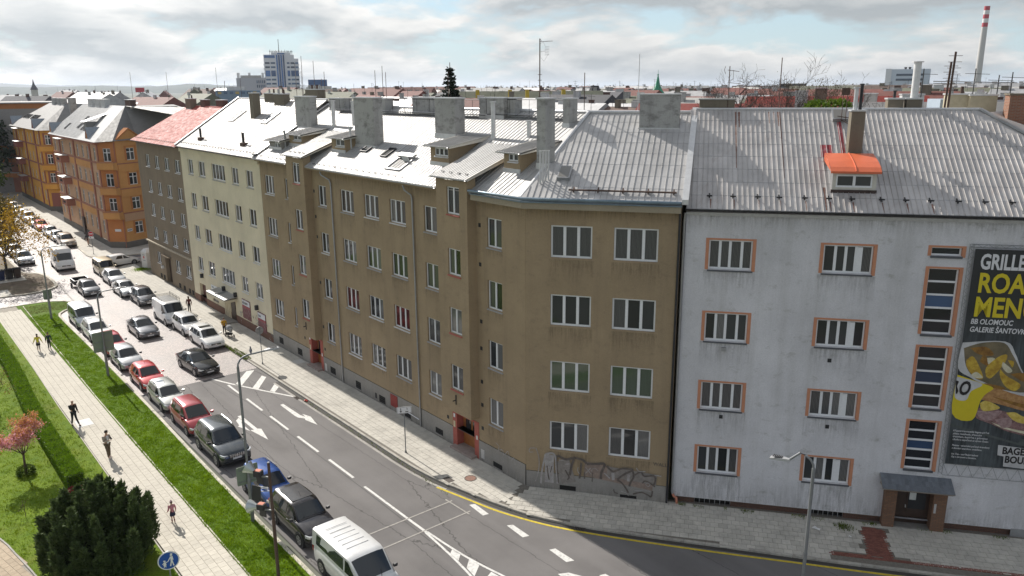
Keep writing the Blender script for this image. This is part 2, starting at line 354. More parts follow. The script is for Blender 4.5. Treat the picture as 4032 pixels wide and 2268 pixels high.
flat('cobbled_road', [(-340, -13.2), (-340, -2.6), (-84.5, -2.6), (-80, 0.5), (-80, 2.5), (-77, 2.5), (-72, -3.4), (CB, -3.5), (CB, -12.4), (-60, -12.4), (-62.1, -30), (-69, -30), (-69, -13.2)], MT['cobble'], 0.001)
side_as = pm('side_street_asphalt', (0.13, 0.127, 0.125), 0.9, var=0.3, scale=0.7, bump=0.3)
flat('side_street', [(-85, 1.2), (-80, 0.5), (-80, 2.5), (-77, 2.5), (-77, 70), (-88, 70), (-88, 4)], side_as, 0.004)
flat('side_street.001', [(-134, -2.6), (-118, -2.6), (-118, 70), (-134, 70)], side_as, 0.004)
slab_grey = pm('concrete_slab', (0.50, 0.475, 0.42), 0.9, var=0.14, scale=5, bump=0.25, bscale=60, objvar=0.10, dirt=(0.24, 0.225, 0.20), dirtamt=0.5, dscale=0.8)
slab_far = pm('concrete_slab_far', (0.50, 0.475, 0.42), 0.9, var=0.16, scale=3, bump=0.2, dirt=(0.24, 0.225, 0.20), dirtamt=0.5, dscale=0.5)
slab_pale = pm('pale_paver', (0.56, 0.52, 0.44), 0.9, var=0.10, scale=5, bump=0.2, bscale=60, objvar=0.07, dirt=(0.36, 0.33, 0.28), dirtamt=0.5, dscale=0.7)
joint = pm('joint_sand', (0.17, 0.155, 0.13), 0.95, var=0.3, scale=9)
joint_pale = pm('joint_sand_pale', (0.30, 0.27, 0.225), 0.95, var=0.3, scale=9)
kerb_m = pm('granite_kerb', (0.36, 0.34, 0.30), 0.85, var=0.25, scale=6, bump=0.4, objvar=0.15)
kerb_pale = pm('pale_kerb', (0.52, 0.48, 0.40), 0.85, var=0.2, scale=6, bump=0.4, objvar=0.15, dirt=(0.30, 0.27, 0.21), dirtamt=0.6)
gutter_m = brick_mat('gutter_setts', (0.16, 0.145, 0.13), (0.25, 0.23, 0.205), (0.05, 0.046, 0.04), 0.14, 0.11)
TOPZ = 0.11
SW_BED = [(-77.3, 14), (-77.3, 2.5)] + [tuple(p) for p in kerbC] + [tuple(p) for p in kerbR[1:]]
sw = flat('pavement', [tuple(p) for p in offset(kerbC, 0.05)] + [tuple(p) for p in offset(kerbR[1:], 0.05)] + [(45, 36), (20, 16.5), (6.4, 5.0), (0.2, 0.2), (-68, 0.6), (-69, 14)], joint, TOPZ - 0.022)
def inside(p, poly):
    c = False; j = len(poly) - 1
    for i in range(len(poly)):
        (xi, yi), (xj, yj) = poly[i], poly[j]
        if (yi > p[1]) != (yj > p[1]) and p[0] < (xj - xi) * (p[1] - yi) / (yj - yi) + xi: c = not c
        j = i
    return c
def pave(parent, cells, sx, sy, h, mat, farmat, name='paving_slab', limit=300, jit=0.0015, gap=0.009):
    """cells: (x, y, angle, ztop). The nearest ones become single slabs that share one mesh, the rest one joined part"""
    m = MB(); a, b = sx / 2 - gap / 2, sy / 2 - gap / 2; c = 0.003
    m.add([(-a, -b, -h), (a, -b, -h), (a, b, -h), (-a, b, -h), (-a + c, -b + c, 0), (a - c, -b + c, 0), (a - c, b - c, 0), (-a + c, b - c, 0)], [(4, 5, 6, 7), (0, 1, 5, 4), (1, 2, 6, 5), (2, 3, 7, 6), (3, 0, 4, 7)])
    me = m.mesh(name); me.materials.append(mat); base = np.array(m.v); fb = np.array(m.f)
    cells = sorted(cells, key=lambda q: (q[0] - CAM.x) ** 2 + (q[1] - CAM.y) ** 2)
    for q in cells[:limit]:
        o = put(name, me, None, parent, (q[0], q[1], q[3] + random.uniform(-jit, jit)), q[2])
    rest = cells[limit:]
    if rest:
        V = []; F = []
        for i, q in enumerate(rest):
            ca, sa = math.cos(q[2]), math.sin(q[2]); v = base.copy(); v[:, 0], v[:, 1] = base[:, 0] * ca - base[:, 1] * sa + q[0], base[:, 0] * sa + base[:, 1] * ca + q[1]; v[:, 2] += q[3] + random.uniform(-jit, jit)
            V.append(v); F.append(fb + 8 * i)
        arr_mesh(name + '_field', np.concatenate(V), np.concatenate(F), farmat, parent, 'stuff')
# pavement by the houses: square slabs in half bond, following the bend of the building line
inner = [tuple(p) for p in offset(kerbC, 0.16)] + [tuple(p) for p in offset(kerbR[1:], 0.16)] + [(45, 34.2), (14.3, 10.75), (6.4, 4.65), (-0.05, -0.12), (-68, -0.05), (-69, 14)]
cells = []
for r in range(0, 9):
    y = -0.26 - 0.405 * r
    for k in range(-190, 20):
        x = k * 0.42 + (0.21 if r % 2 else 0) + (0.07 * (r // 2 % 2))
        if x < 0.315 * -y - 0.12 and inside((x, y), inner): cells.append((x, y, 0, TOPZ))
AB = R(37.0); cb, sb = math.cos(AB), math.sin(AB)
for r in range(0, 14):
    yy = -0.30 - 0.42 * r
    for k in range(-12, 60):
        xx = k * 0.42 + (0.21 if r % 2 else 0); x, y = xx * cb - yy * sb, xx * sb + yy * cb
        if x > 0.315 * -y + 0.12 and x < 34 and inside((x, y), inner):
            red = (14.25 < x < 16.4 and inside((x, y), [(14.0, 9.9), (14.9, 10.6), (16.5, 8.3), (15.4, 7.7)])) or (x > 14.3 and inside((x, y), [(14.2, 6.75), (14.5, 6.05), (18.9, 9.2), (26, 14.6), (25.6, 15.3), (18.4, 9.75)]))
            if not red: cells.append((x, y, AB, TOPZ))
pave(sw, cells, 0.42, 0.405, 0.05, slab_grey, slab_far)
# red tactile paver strips
red_p = pm('red_paver', (0.20, 0.075, 0.055), 0.85, var=0.25, scale=8, bump=0.3, objvar=0.2)
cells = []
for r in range(0, 30):
    for k in range(0, 60):
        xx = 13.0 + k * 0.20 + (0.1 if r % 2 else 0); yy = -0.6 - r * 0.10; x, y = xx * cb - yy * sb, xx * sb + yy * cb
        if inside((x, y), [(14.1, 9.9), (14.95, 10.5), (16.4, 8.3), (15.5, 7.8)]): cells.append((x, y, AB, TOPZ + 0.002))
for r in range(0, 6):
    for k in range(0, 100):
        xx = 15.4 + k * 0.20 + (0.1 if r % 2 else 0); yy = -2.9 - r * 0.10; x, y = xx * cb - yy * sb, xx * sb + yy * cb
        if inside((x, y), inner) and inside((x, y), [(14.2, 6.75), (14.5, 6.05), (18.9, 9.2), (26, 14.6), (25.6, 15.3), (18.4, 9.75)]): cells.append((x, y, AB, TOPZ + 0.002))
pave(sw, cells, 0.20, 0.10, 0.05, red_p, red_p, 'red_paver')
def kerb(name, line, w, h, mat, length=1.0, side=1):
    """kerb stones laid end to end along the line, each its own part"""
    root = thing(name, None, None); root['kind'] = 'structure'
    m = MB(); a = length / 2 - 0.008; c = 0.018
    m.add([(-a, 0, -0.02), (a, 0, -0.02), (a, w, -0.02), (-a, w, -0.02), (-a, c, h), (a, c, h), (a, w, h), (-a, w, h), (-a, 0, h - c), (a, 0, h - c)], [(8, 9, 5, 4), (4, 5, 6, 7), (0, 1, 9, 8), (2, 3, 7, 6), (1, 2, 6, 5, 9), (3, 0, 8, 4, 7)])
    me = m.mesh('kerb_stone'); me.materials.append(mat)
    d = [0.0]
    for i in range(1, len(line)): d.append(d[-1] + (line[i] - line[i - 1]).length)
    def at(s):
        for i in range(1, len(line)):
            if s <= d[i] or i == len(line) - 1:
                t = (s - d[i - 1]) / max(d[i] - d[i - 1], 1e-6); return line[i - 1].lerp(line[i], t)
    s = 0.0; k = 0
    while s + length * 0.5 < d[-1] and k < 300:
        p, q = at(s), at(min(s + length, d[-1])); mid = (p + q) / 2; an = math.atan2(q.y - p.y, q.x - p.x)
        put('kerb_stone', me, None, root, (mid.x, mid.y, random.uniform(-0.006, 0.006)), an); s += length; k += 1
    return root
kerb('house_side_kerb', [p for p in kerbR if p.x < 32], 0.15, TOPZ + 0.004, kerb_m)
kerb('side_street_kerb', kerbC, 0.18, TOPZ + 0.004, kerb_pale)
strip('gutter', [p for p in kerbR if -28.4 < p.x < 40], -0.26, -0.005, gutter_m, 0.006)
edge_m = pm('concrete_edge', (0.37, 0.35, 0.32), 0.9, var=0.25, scale=5, dirt=(0.17, 0.16, 0.15), dirtamt=0.6)
strip('gutter_edging', [p for p in kerbR if -26 < p.x < -2.6], -0.44, -0.27, edge_m, 0.006)
# far pavement in front of the orange houses
kerbO = smooth_line([(-330, -2.7), (-130, -2.9), (-95, -3.0), (-85.6, -3.35), (-83.4, -2.9), (-82.2, -1.2), (-81.5, 2.6), (-81.6, 14)], 4)
flat('far_pavement', [tuple(p) for p in kerbO] + [(-88, 14), (-88, 2), (-330, 2.2)], slab_far, TOPZ - 0.01)
kerb('far_kerb', [p for p in kerbO if p.x > -170], 0.25, TOPZ, kerb_pale, 1.5)
# ---- the left side: verge, path, lawn
kerbV = smooth_line([(14, -12.72), (-1, -12.70), (-15, -12.62), (-24, -12.45), (-40, -12.3), (-52.6, -12.3), (-55.8, -12.15), (-57.2, -11.2), (-57.9, -10.45), (-59.9, -10.15), (-61.3, -10.9), (-62.1, -12.5), (-62.2, -14.6), (-62.1, -20), (-62.1, -34)], 4)
verge_m = lawn_mat('verge_grass', (0.062, 0.125, 0.005), (0.115, 0.190, 0.008), (0.13, 0.125, 0.045), 0.25)
lawn_m = lawn_mat('park_grass', (0.085, 0.155, 0.008), (0.165, 0.235, 0.014), (0.20, 0.165, 0.045), 0.40)
vline = offset(kerbV, -0.2) if False else offset(kerbV, 0.2)
vs = [p for p in vline if p.y > -15.1]
flat('verge', [(14, -15.02)] + [tuple(p) for p in vs] + [(vs[-1].x, -15.02)], verge_m, 0.09)
kerb('verge_kerb', [p for p in kerbV if p.y > -22], 0.2, 0.125, kerb_pale)
path = flat('footpath', [(14, -17.42), (-57.5, -17.0), (-62.0, -16.6), (-62.0, -14.3), (-57.5, -14.45), (-30, -14.9), (14, -15.02)], joint_pale, 0.075)
cells = []
for k in range(0, 175):
    x = 13.0 - 0.42 * k
    for r in range(6):
        y = -15.22 - 0.38 * r + 0.006 * max(0, -x - 20) * 0.8
        cells.append((x + (0.21 if r % 2 else 0), y, 0, 0.095))
pave(path, [c for c in cells if c[0] > -61.6], 0.42, 0.38, 0.04, slab_pale, slab_pale)
for y in (-15.0, -17.45): strip('path_edging', [Vector((14, y)), Vector((-30, y + (0.1 if y > -16 else 0.12))), Vector((-61.5, y + (0.55 if y > -16 else 0.6)))], -0.03, 0.03, kerb_pale, 0.108)
flat('path_patch', [(-26.14, -17.1), (-26.11, -16.2), (-24.83, -16.19), (-24.83, -17.14)], pm('fresh_concrete', (0.66, 0.65, 0.63), 0.9, var=0.08, scale=2), 0.104)
flat('lawn', [(14, -17.47), (-30, -17.36), (-62.0, -16.9), (-62.0, -60), (14, -60)], lawn_m, 0.08)
tan_p = pm('tan_paver', (0.40, 0.32, 0.23), 0.9, var=0.14, scale=5, bump=0.2, objvar=0.09)
tanbed = [(-15.5, -24.2), (-12.8, -23.17), (-10.86, -22.83), (-8.7, -22.49), (-5, -22.0), (10, -21.2), (10, -45), (-30, -45), (-22, -28)]
tb = flat('park_path', tanbed, joint_pale, 0.086)
cells = []
ta = R(12); tc_, ts_ = math.cos(ta), math.sin(ta)
for i in range(-14, 30):
    for j in range(0, 24):
        xx = -14 + i * 0.42 + (0.21 if j % 2 else 0); yy = -20.0 - j * 0.30; x, y = xx * tc_ - yy * ts_ - 4.2, xx * ts_ + yy * tc_ + 0.2
        if inside((x, y), tanbed) and x < -4: cells.append((x, y, ta, 0.10))
pave(tb, cells, 0.42, 0.30, 0.03, tan_p, tan_p)
kerb('park_path_kerb', smooth_line([(-5, -21.95), (-8.7, -22.42), (-10.86, -22.76), (-12.8, -23.1), (-15.5, -24.1), (-22, -27.9)], 3), 0.08, 0.15, edge_m)
# island of bare soil beyond the side street, with its kerb
soil = pm('bare_soil', (0.155, 0.118, 0.082), 0.95, var=0.35, scale=1.5, bump=0.6, bscale=12, dirt=(0.10, 0.12, 0.04), dirtamt=0.6, dscale=0.5)
kerbI = smooth_line([(-67.9, -34), (-67.2, -16), (-66.7, -13.4), (-67.3, -11.4), (-68.4, -10.1), (-70.3, -9.7), (-75.2, -9.75), (-77.6, -10.4), (-79, -11.55), (-84, -11.6), (-100, -11.6), (-180, -11.6)], 4)
flat('soil_island', [tuple(p) for p in kerbI] + [(-180, -60), (-68, -60)], soil, 0.10)
kerb('island_kerb', [p for p in kerbI if p.y > -20 and p.x > -120], 0.3, 0.14, kerb_pale)
flat('bin_pad', [(-74.4, -12.0), (-77.6, -12.0), (-77.6, -16), (-74.4, -16)], slab_far, 0.112)
flat('crossing_pad', [(-67.5, -14.5), (-70.5, -14.5), (-70.5, -30), (-68.1, -30)], slab_far, 0.112)
# ---- painted markings
wp = pm('road_paint', (0.66, 0.65, 0.62), 0.8, var=0.12, scale=8, dirt=(0.25, 0.24, 0.23), dirtamt=0.75, dscale=5)
yp = pm('yellow_paint', (0.60, 0.46, 0.03), 0.8, var=0.12, scale=8, dirt=(0.22, 0.17, 0.03), dirtamt=0.7, dscale=5)
wf = pm('worn_paint', (0.36, 0.34, 0.31), 0.85, var=0.2, scale=8, dirt=(0.17, 0.165, 0.16), dirtamt=0.8, dscale=6)
ZP = 0.005
def mark(name, pts, m=wp, z=ZP): return flat(name, pts, m, z)
for a, b in ((-26.2, -24.0), (-22.68, -19.9), (-18.62, -15.77), (-14.42, -11.53), (-10.18, -7.2)): mark('lane_dash', [(a, -6.82), (b, -6.83), (b, -6.68), (a, -6.66)])
mark('centre_line', [(-5.9, -6.86), (-1.5, -6.87), (-1.5, -6.73), (-5.9, -6.72)]); mark('centre_line', [(-1.5, -6.87), (0.2, -6.86), (0.2, -6.71), (-1.5, -6.73)])
strip('hatch_edge', smooth_line([(0.2, -6.74), (2.5, -6.62), (4.4, -6.38), (8, -5.7)], 3), -0.06, 0.06, wp, ZP); strip('hatch_edge', smooth_line([(0.2, -6.83), (2.5, -7.02), (4.6, -7.3), (8, -7.9)], 3), -0.06, 0.06, wp, ZP)
mark('hatch_bar', [(2.47, -6.95), (2.25, -6.68), (2.84, -6.62), (3.22, -7.02)]); mark('hatch_bar', [(3.92, -7.07), (3.46, -6.58), (4.14, -6.50), (4.68, -7.2)]); mark('hatch_bar', [(5.3, -7.3), (4.9, -6.4), (5.6, -6.3), (6.1, -7.4)])
for q in ([(-0.52, -3.57), (-0.38, -3.28), (0.89, -3.35), (0.81, -3.68)], [(2.35, -3.35), (2.49, -3.07), (3.8, -3.11), (3.69, -3.45)], [(5.33, -3.18), (5.44, -2.89), (6.74, -2.89), (6.59, -3.26)], [(8.3, -2.85), (8.4, -2.55), (9.7, -2.45), (9.6, -2.8)]): mark('lane_dash', q)
mark('road_arrow', [(7.0, -4.2), (7.25, -3.75), (7.9, -3.45), (8.5, -3.6), (8.2, -4.2)])
for a, b in (((-1.47, -10.4), (-1.46, -4.0)), ((-1.8, -4.20), (0.25, -4.14)), ((0.03, -3.9), (0.06, -10.4))):
    strip('survey_line', [Vector(a), Vector(b)], -0.045, 0.045, wf, 0.0075 if a[0] > -1 and a[0] < 0.02 else 0.009 if a[0] < -1.6 else 0.0105)
strip('hatch_edge', smooth_line([(-28.3, -7.2), (-26.5, -6.55), (-23.5, -5.25), (-20.7, -3.95)], 4), -0.08, 0.08, wp, ZP)
for q in ([(-25.91, -6.32), (-28.21, -4.52), (-28.02, -3.96), (-25.3, -6.1)], [(-24.42, -5.6), (-26.46, -4.01), (-25.92, -3.88), (-23.91, -5.35)], [(-23.0, -4.85), (-24.19, -3.96), (-23.49, -3.9), (-22.55, -4.68)]): mark('hatch_bar', q)
mark('road_arrow', [(-20.02, -5.40), (-20.05, -5.17), (-17.4, -5.12), (-16.95, -4.98), (-17.55, -4.93), (-16.74, -4.70), (-15.22, -4.97), (-16.46, -5.22), (-16.72, -5.14), (-17.15, -5.42), (-17.6, -5.46)])
mark('road_arrow', [(-20.04, -8.44), (-20.03, -8.20), (-17.24, -8.22), (-17.05, -8.03), (-15.18, -8.37), (-17.27, -8.66), (-17.24, -8.46)])
mark('road_arrow', [(-19.75, -8.47), (-19.2, -8.47), (-18.75, -8.68), (-17.2, -8.72), (-18.42, -9.06), (-18.5, -8.92), (-19.4, -8.80)])
yl = smooth_line([(-3.2, -3.78), (-1.0, -3.28), (1.1, -2.78), (3.5, -1.85), (5.5, -0.75), (7.53, 0.55), (9.81, 2.1), (11.7, 3.44), (13.83, 4.98), (16.63, 6.98), (22, 11), (32, 18.7)], 4)
strip('yellow_line', yl, -0.07, 0.07, yp, 0.008)
strip('flush_kerb_line', [Vector((-70.2, -9.62)), Vector((-60.0, -10.02))], -0.08, 0.08, edge_m, 0.008)
strip('road_seam', [Vector((-28, -7.4)), Vector((-22, -6.95)), Vector((-5.9, -6.98)), Vector((1, -7.1))], -0.02, 0.02, pm('seam_tar', (0.07, 0.067, 0.065), 0.8), 0.008)
# ---- manholes, gully, litter
iron = pm('cast_iron', (0.10, 0.085, 0.075), 0.8, 0.3, var=0.3, scale=12, bump=0.4)
rusty = pm('rusty_iron', (0.24, 0.135, 0.10), 0.85, 0.1, var=0.25, scale=9, bump=0.4)
def manhole(x, y, r, m, label, z=TOPZ + 0.004):
    t = thing('manhole_cover', label, 'manhole', (x, y, z)); a = MB().cyl((0, 0, -0.02), r, 0.025, n=24); a.build('lid', m, t)
    f = MB(); ring = [(r * 1.02, 0.0), (r * 1.02, 0.012), (r * 1.16, 0.012), (r * 1.16, 0.0)]
    f.loft([[(q * math.cos(2 * math.pi * k / 24), q * math.sin(2 * math.pi * k / 24), h) for q, h in ring] for k in range(25)], caps=False); f.build('rim', iron, t)
manhole(-2.64, -1.87, 0.30, rusty, 'round rusty red manhole cover in the pavement by the corner house')
tag(MB().box(-27.75, -26.8, -0.95, -0.2, TOPZ - 0.02, TOPZ + 0.012).build('pavement_hatch', pm('pale_hatch', (0.56, 0.55, 0.52), 0.9, var=0.1)), 'pale square hatch in the pavement before the left red doorway', 'hatch')
tag(MB().box(-3.65, -3.0, -3.1, -2.7, TOPZ - 0.02, TOPZ + 0.008).build('drain_cover', iron), 'dark rectangular drain cover near the kerb beside a sign post', 'drain cover')
def gully(x, y, a, label):
    t = thing('gully_grate', label, 'grate', (x, y, 0.006), a); f = MB(); f.box(-0.28, 0.28, -0.16, -0.13, 0, 0.02).box(-0.28, 0.28, 0.13, 0.16, 0, 0.02).box(-0.28, -0.25, -0.13, 0.13, 0, 0.02).box(0.25, 0.28, -0.13, 0.13, 0, 0.02); f.build('frame', iron, t)
    MB().box(-0.25, 0.25, -0.13, 0.13, 0, 0.004).build('pit', pm('pit_black', (0.01, 0.01, 0.01), 0.9), t)
    for k in range(6): MB().box(-0.21 + k * 0.08, -0.18 + k * 0.08, -0.13, 0.13, 0.004, 0.018).build('bar', iron, t)
gully(-20.42, -3.95, 0, 'iron gully grate at the tip of the white hatching'); gully(5.0, -0.80, R(32), 'iron gully grate on the yellow line before the corner house')
lit = MB(); lit.ball((0, 0, 0.06), 0.12, 6, sz=0.5).ball((0.14, 0.05, 0.04), 0.07, 6, sz=0.6); tag(lit.build('litter', pm('red_plastic', (0.55, 0.02, 0.03), 0.4), loc=(-19.5, -3.75, 0)), 'crumpled red plastic bag lying in the gutter', 'litter')
def paper(x, y, z, s, label):
    m = MB(); q = [(-s, -s * 0.6, 0.01), (0, -s * 0.7, 0.05), (s, -s * 0.3, 0.01), (s * 0.8, s * 0.5, 0.03), (0, s * 0.5, 0.0), (-s * 0.8, s * 0.6, 0.04)]; m.prism(q, (0, 0, 0.006)); tag(m.build('paper_scrap', pm('paper_white', (0.75, 0.74, 0.72), 0.9), loc=(x, y, z)), label, 'litter')
paper(12.75, 8.05, TOPZ, 0.2, 'crumpled white paper on the pavement behind the right street lamp'); paper(14.2, 8.6, TOPZ, 0.07, 'small white paper scrap beside the red pavers')
# ---- grass blades and weeds
def blades(name, pts, h, w, mat, zz, lean=0.5):
    n = len(pts); a = rng.uniform(0, 2 * np.pi, n); hh = h * rng.uniform(0.5, 1.35, n) * (0.85 + 0.35 * np.sin(pts[:, 0] * 2.3 + 1.7 * np.sin(pts[:, 1] * 2.9)) * np.sin(pts[:, 1] * 3.7)); ww = w * rng.uniform(0.6, 1.3, n); la = rng.uniform(0, 2 * np.pi, n); ll = hh * lean * rng.uniform(0.2, 1.2, n)
    B = np.zeros((n, 3, 3)); z = np.full(n, zz)
    B[:, 0] = np.stack([pts[:, 0] - ww * np.cos(a), pts[:, 1] - ww * np.sin(a), z], 1); B[:, 1] = np.stack([pts[:, 0] + ww * np.cos(a), pts[:, 1] + ww * np.sin(a), z], 1)
    B[:, 2] = np.stack([pts[:, 0] + ll * np.cos(la), pts[:, 1] + ll * np.sin(la), z + hh], 1)
    return arr_mesh(name, B.reshape(-1, 3), np.arange(3 * n).reshape(-1, 3), mat, None, 'stuff')
gl = leaf('grass_blade', (0.105, 0.195, 0.005), (0.205, 0.310, 0.010), 0.45, 0.6, 0.8)
gl2 = leaf('grass_blade_dry', (0.120, 0.205, 0.008), (0.24, 0.31, 0.018), 0.45, 0.6, 0.6)
def clump(n, x0, x1, y0, y1, k=6):
    c = np.stack([rng.uniform(x0, x1, n // k), rng.uniform(y0, y1, n // k)], 1); p = np.repeat(c, k, 0) + rng.normal(0, 0.07, (n // k * k, 2)); return p
p = np.concatenate([clump(36000, -22, 8, -15.0, -12.8), clump(30000, -56.5, -22, -14.8, -12.5)]); p = p[(p[:, 1] > -15.08 - 0.06 * np.sin(p[:, 0] * 3.1)) & (p[:, 1] < -12.75 + 0.005 * np.maximum(0, -p[:, 0] - 10))]
tag(blades('grass', p, 0.11, 0.016, gl, 0.088), 'green grass on the verge between footpath and parked cars', 'grass')
p = np.concatenate([clump(30000, -40, -8, -24, -17.55), clump(9000, -61, -40, -22, -17.4)]); keep = np.array([not inside((q[0], q[1]), tanbed) for q in p])
tag(blades('grass', p[keep], 0.09, 0.018, gl2, 0.078), 'yellowish green park lawn beside the footpath', 'grass')
p = np.stack([rng.uniform(-61, -57.5, 2500), rng.uniform(-14.5, -10.6, 2500)], 1); p = p[[inside(tuple(q), [tuple(k) for k in vs] + [(-62, -15), (-57, -15)]) for q in p]]
tag(blades('dry_grass', p, 0.09, 0.016, leaf('straw', (0.20, 0.16, 0.06), (0.13, 0.15, 0.03), 0.3), 0.088), 'thin dry grass at the rounded end of the verge', 'grass')
p = np.concatenate([np.stack([rng.uniform(-35.5, -30.5, 900), -3.55 + rng.normal(0, 0.07, 900)], 1), np.stack([rng.uniform(-34, -30.5, 400), -3.2 + rng.normal(0, 0.05, 400)], 1), np.stack([rng.uniform(-20, -2, 200), -3.85 + rng.normal(0, 0.06, 200)], 1)])
t = rng.uniform(0.3, 16, 1500); yy = -0.12 - np.abs(rng.normal(0, 0.14, 1500)) ; tt = t[np.sin(t * 2.1) + np.sin(t * 5.3) > 0.35]; yy = yy[:len(tt)]
p = np.concatenate([p, np.stack([6.4 + tt * math.cos(R(37.5)) - yy * math.sin(R(37.5)), 4.7 + tt * math.sin(R(37.5)) + yy * math.cos(R(37.5))], 1), np.array([13.55, 9.25]) + rng.normal(0, 0.2, (260, 2))])
tag(blades('weeds', p, 0.14, 0.02, leaf('weed', (0.07, 0.11, 0.015), (0.15, 0.20, 0.02), 0.3), TOPZ - 0.02), 'weeds growing in the kerb joints and along the wall foot', 'weeds')
# ================================================================ HOUSES ALONG THE STREET
brown = plaster('brown_plaster', (0.350, 0.268, 0.170), (0.215, 0.165, 0.112), 0.5, patch=0.5, pth=0.53)
brown2 = plaster('dark_brown_plaster', (0.245, 0.195, 0.14), (0.15, 0.12, 0.09), 0.35)
cream = plaster('cream_plaster', (0.68, 0.61, 0.45), (0.54, 0.49, 0.38), 0.25, patch=0.15)
greyw = plaster('grey_render', (0.62, 0.615, 0.63), (0.30, 0.295, 0.265), 0.3, patch=0.7, pth=0.57)
plinth_m = plaster('grey_plinth', (0.30, 0.285, 0.262), (0.19, 0.175, 0.15), 0.4, patch=0.4)
red_trim = pm('oxide_red', (0.38, 0.10, 0.075), 0.75, var=0.12, scale=6, bump=0.1)
white_pvc = pm('white_frame', (0.74, 0.75, 0.76), 0.4, var=0.05, scale=8)
old_white = pm('old_white_frame', (0.62, 0.61, 0.58), 0.6, var=0.15, scale=9)
sill_grey = pm('sill_grey', (0.33, 0.32, 0.31), 0.6, var=0.2, scale=6)
sill_white = pm('sill_white', (0.62, 0.61, 0.60), 0.5, var=0.15, scale=6, dirt=(0.30, 0.28, 0.25), dirtamt=0.6)
sill_dark = pm('sill_anthracite', (0.085, 0.09, 0.10), 0.5, var=0.15)
glass = glassy('window_glass', (0.030, 0.033, 0.035))
glass_c = glassy('curtained_glass', (0.035, 0.036, 0.037), 0.06, (0.13, 0.13, 0.128))
glass_g = glassy('green_reflection_glass', (0.05, 0.068, 0.048), 0.06, (0.10, 0.135, 0.095))  # green reflection in the panes, painted as wavy bands of colour
glass_w = glassy('net_curtain_glass', (0.07, 0.07, 0.07), 0.06, (0.21, 0.21, 0.205))
glass_r = glassy('red_banded_glass', (0.025, 0.02, 0.02), 0.06, (0.12, 0.018, 0.018))  # dark panes with wavy bands of dull red
metalA = sheet('aluminium_sheet', (0.39, 0.385, 0.375), 0.56, 0.32, (0.25, 0.20, 0.18), 0.7, 0.08, 0.14)
metalB = sheet('painted_sheet', (0.47, 0.46, 0.45), 0.50, 0.35, (0.36, 0.34, 0.32), 0.5, 0.07, 0.14)
metalG = sheet('weathered_sheet', (0.47, 0.45, 0.435), 0.52, 0.25, (0.29, 0.235, 0.21), 0.6, 0.08, 0.16)
metalC = sheet('bleached_sheet', (0.40, 0.38, 0.36), 0.62, 0.2, (0.30, 0.215, 0.185), 0.65, 0.08)
metalR = sheet('red_sheet', (0.40, 0.085, 0.065), 0.70, 0.0, (0.45, 0.25, 0.20), 0.5, 0.10)
flash = pm('flashing', (0.60, 0.60, 0.60), 0.42, 0.5, var=0.12, scale=3)
fascia = pm('fascia_sheet', (0.62, 0.59, 0.52), 0.45, 0.35, var=0.15, scale=1.2)
gutter_z = pm('zinc_gutter', (0.36, 0.365, 0.37), 0.45, 0.6, var=0.15, scale=3)
gutter_b = pm('blue_grey_gutter', (0.17, 0.225, 0.27), 0.35, 0.5, var=0.2, scale=2)
dark_m = pm('dark_metal', (0.035, 0.035, 0.037), 0.6, 0.3)
rust_m = pm('rusty_steel', (0.11, 0.07, 0.055), 0.8, 0.3, var=0.3, scale=8)
chim_g = plaster('chimney_cement', (0.40, 0.395, 0.38), (0.19, 0.185, 0.175), 0.7, patch=0.9, pth=0.50)
chim_o = plaster('chimney_old', (0.20, 0.175, 0.135), (0.105, 0.09, 0.07), 0.5, patch=0.6)
brick_o = brick_mat('orange_brick', (0.34, 0.135, 0.07), (0.25, 0.10, 0.055), (0.26, 0.22, 0.18))
brick_d = brick_mat('plinth_brick', (0.155, 0.075, 0.05), (0.11, 0.055, 0.04), (0.07, 0.055, 0.045))
brick_p = brick_mat('door_brick', (0.24, 0.12, 0.065), (0.18, 0.09, 0.052), (0.11, 0.085, 0.065))
hole_m = pm('dark_opening', (0.012, 0.011, 0.010), 0.9)
wood_d = pm('stained_door', (0.34, 0.13, 0.035), 0.5, var=0.25, scale=5)
wood_k = pm('dark_door', (0.045, 0.026, 0.018), 0.5, var=0.25, scale=5)
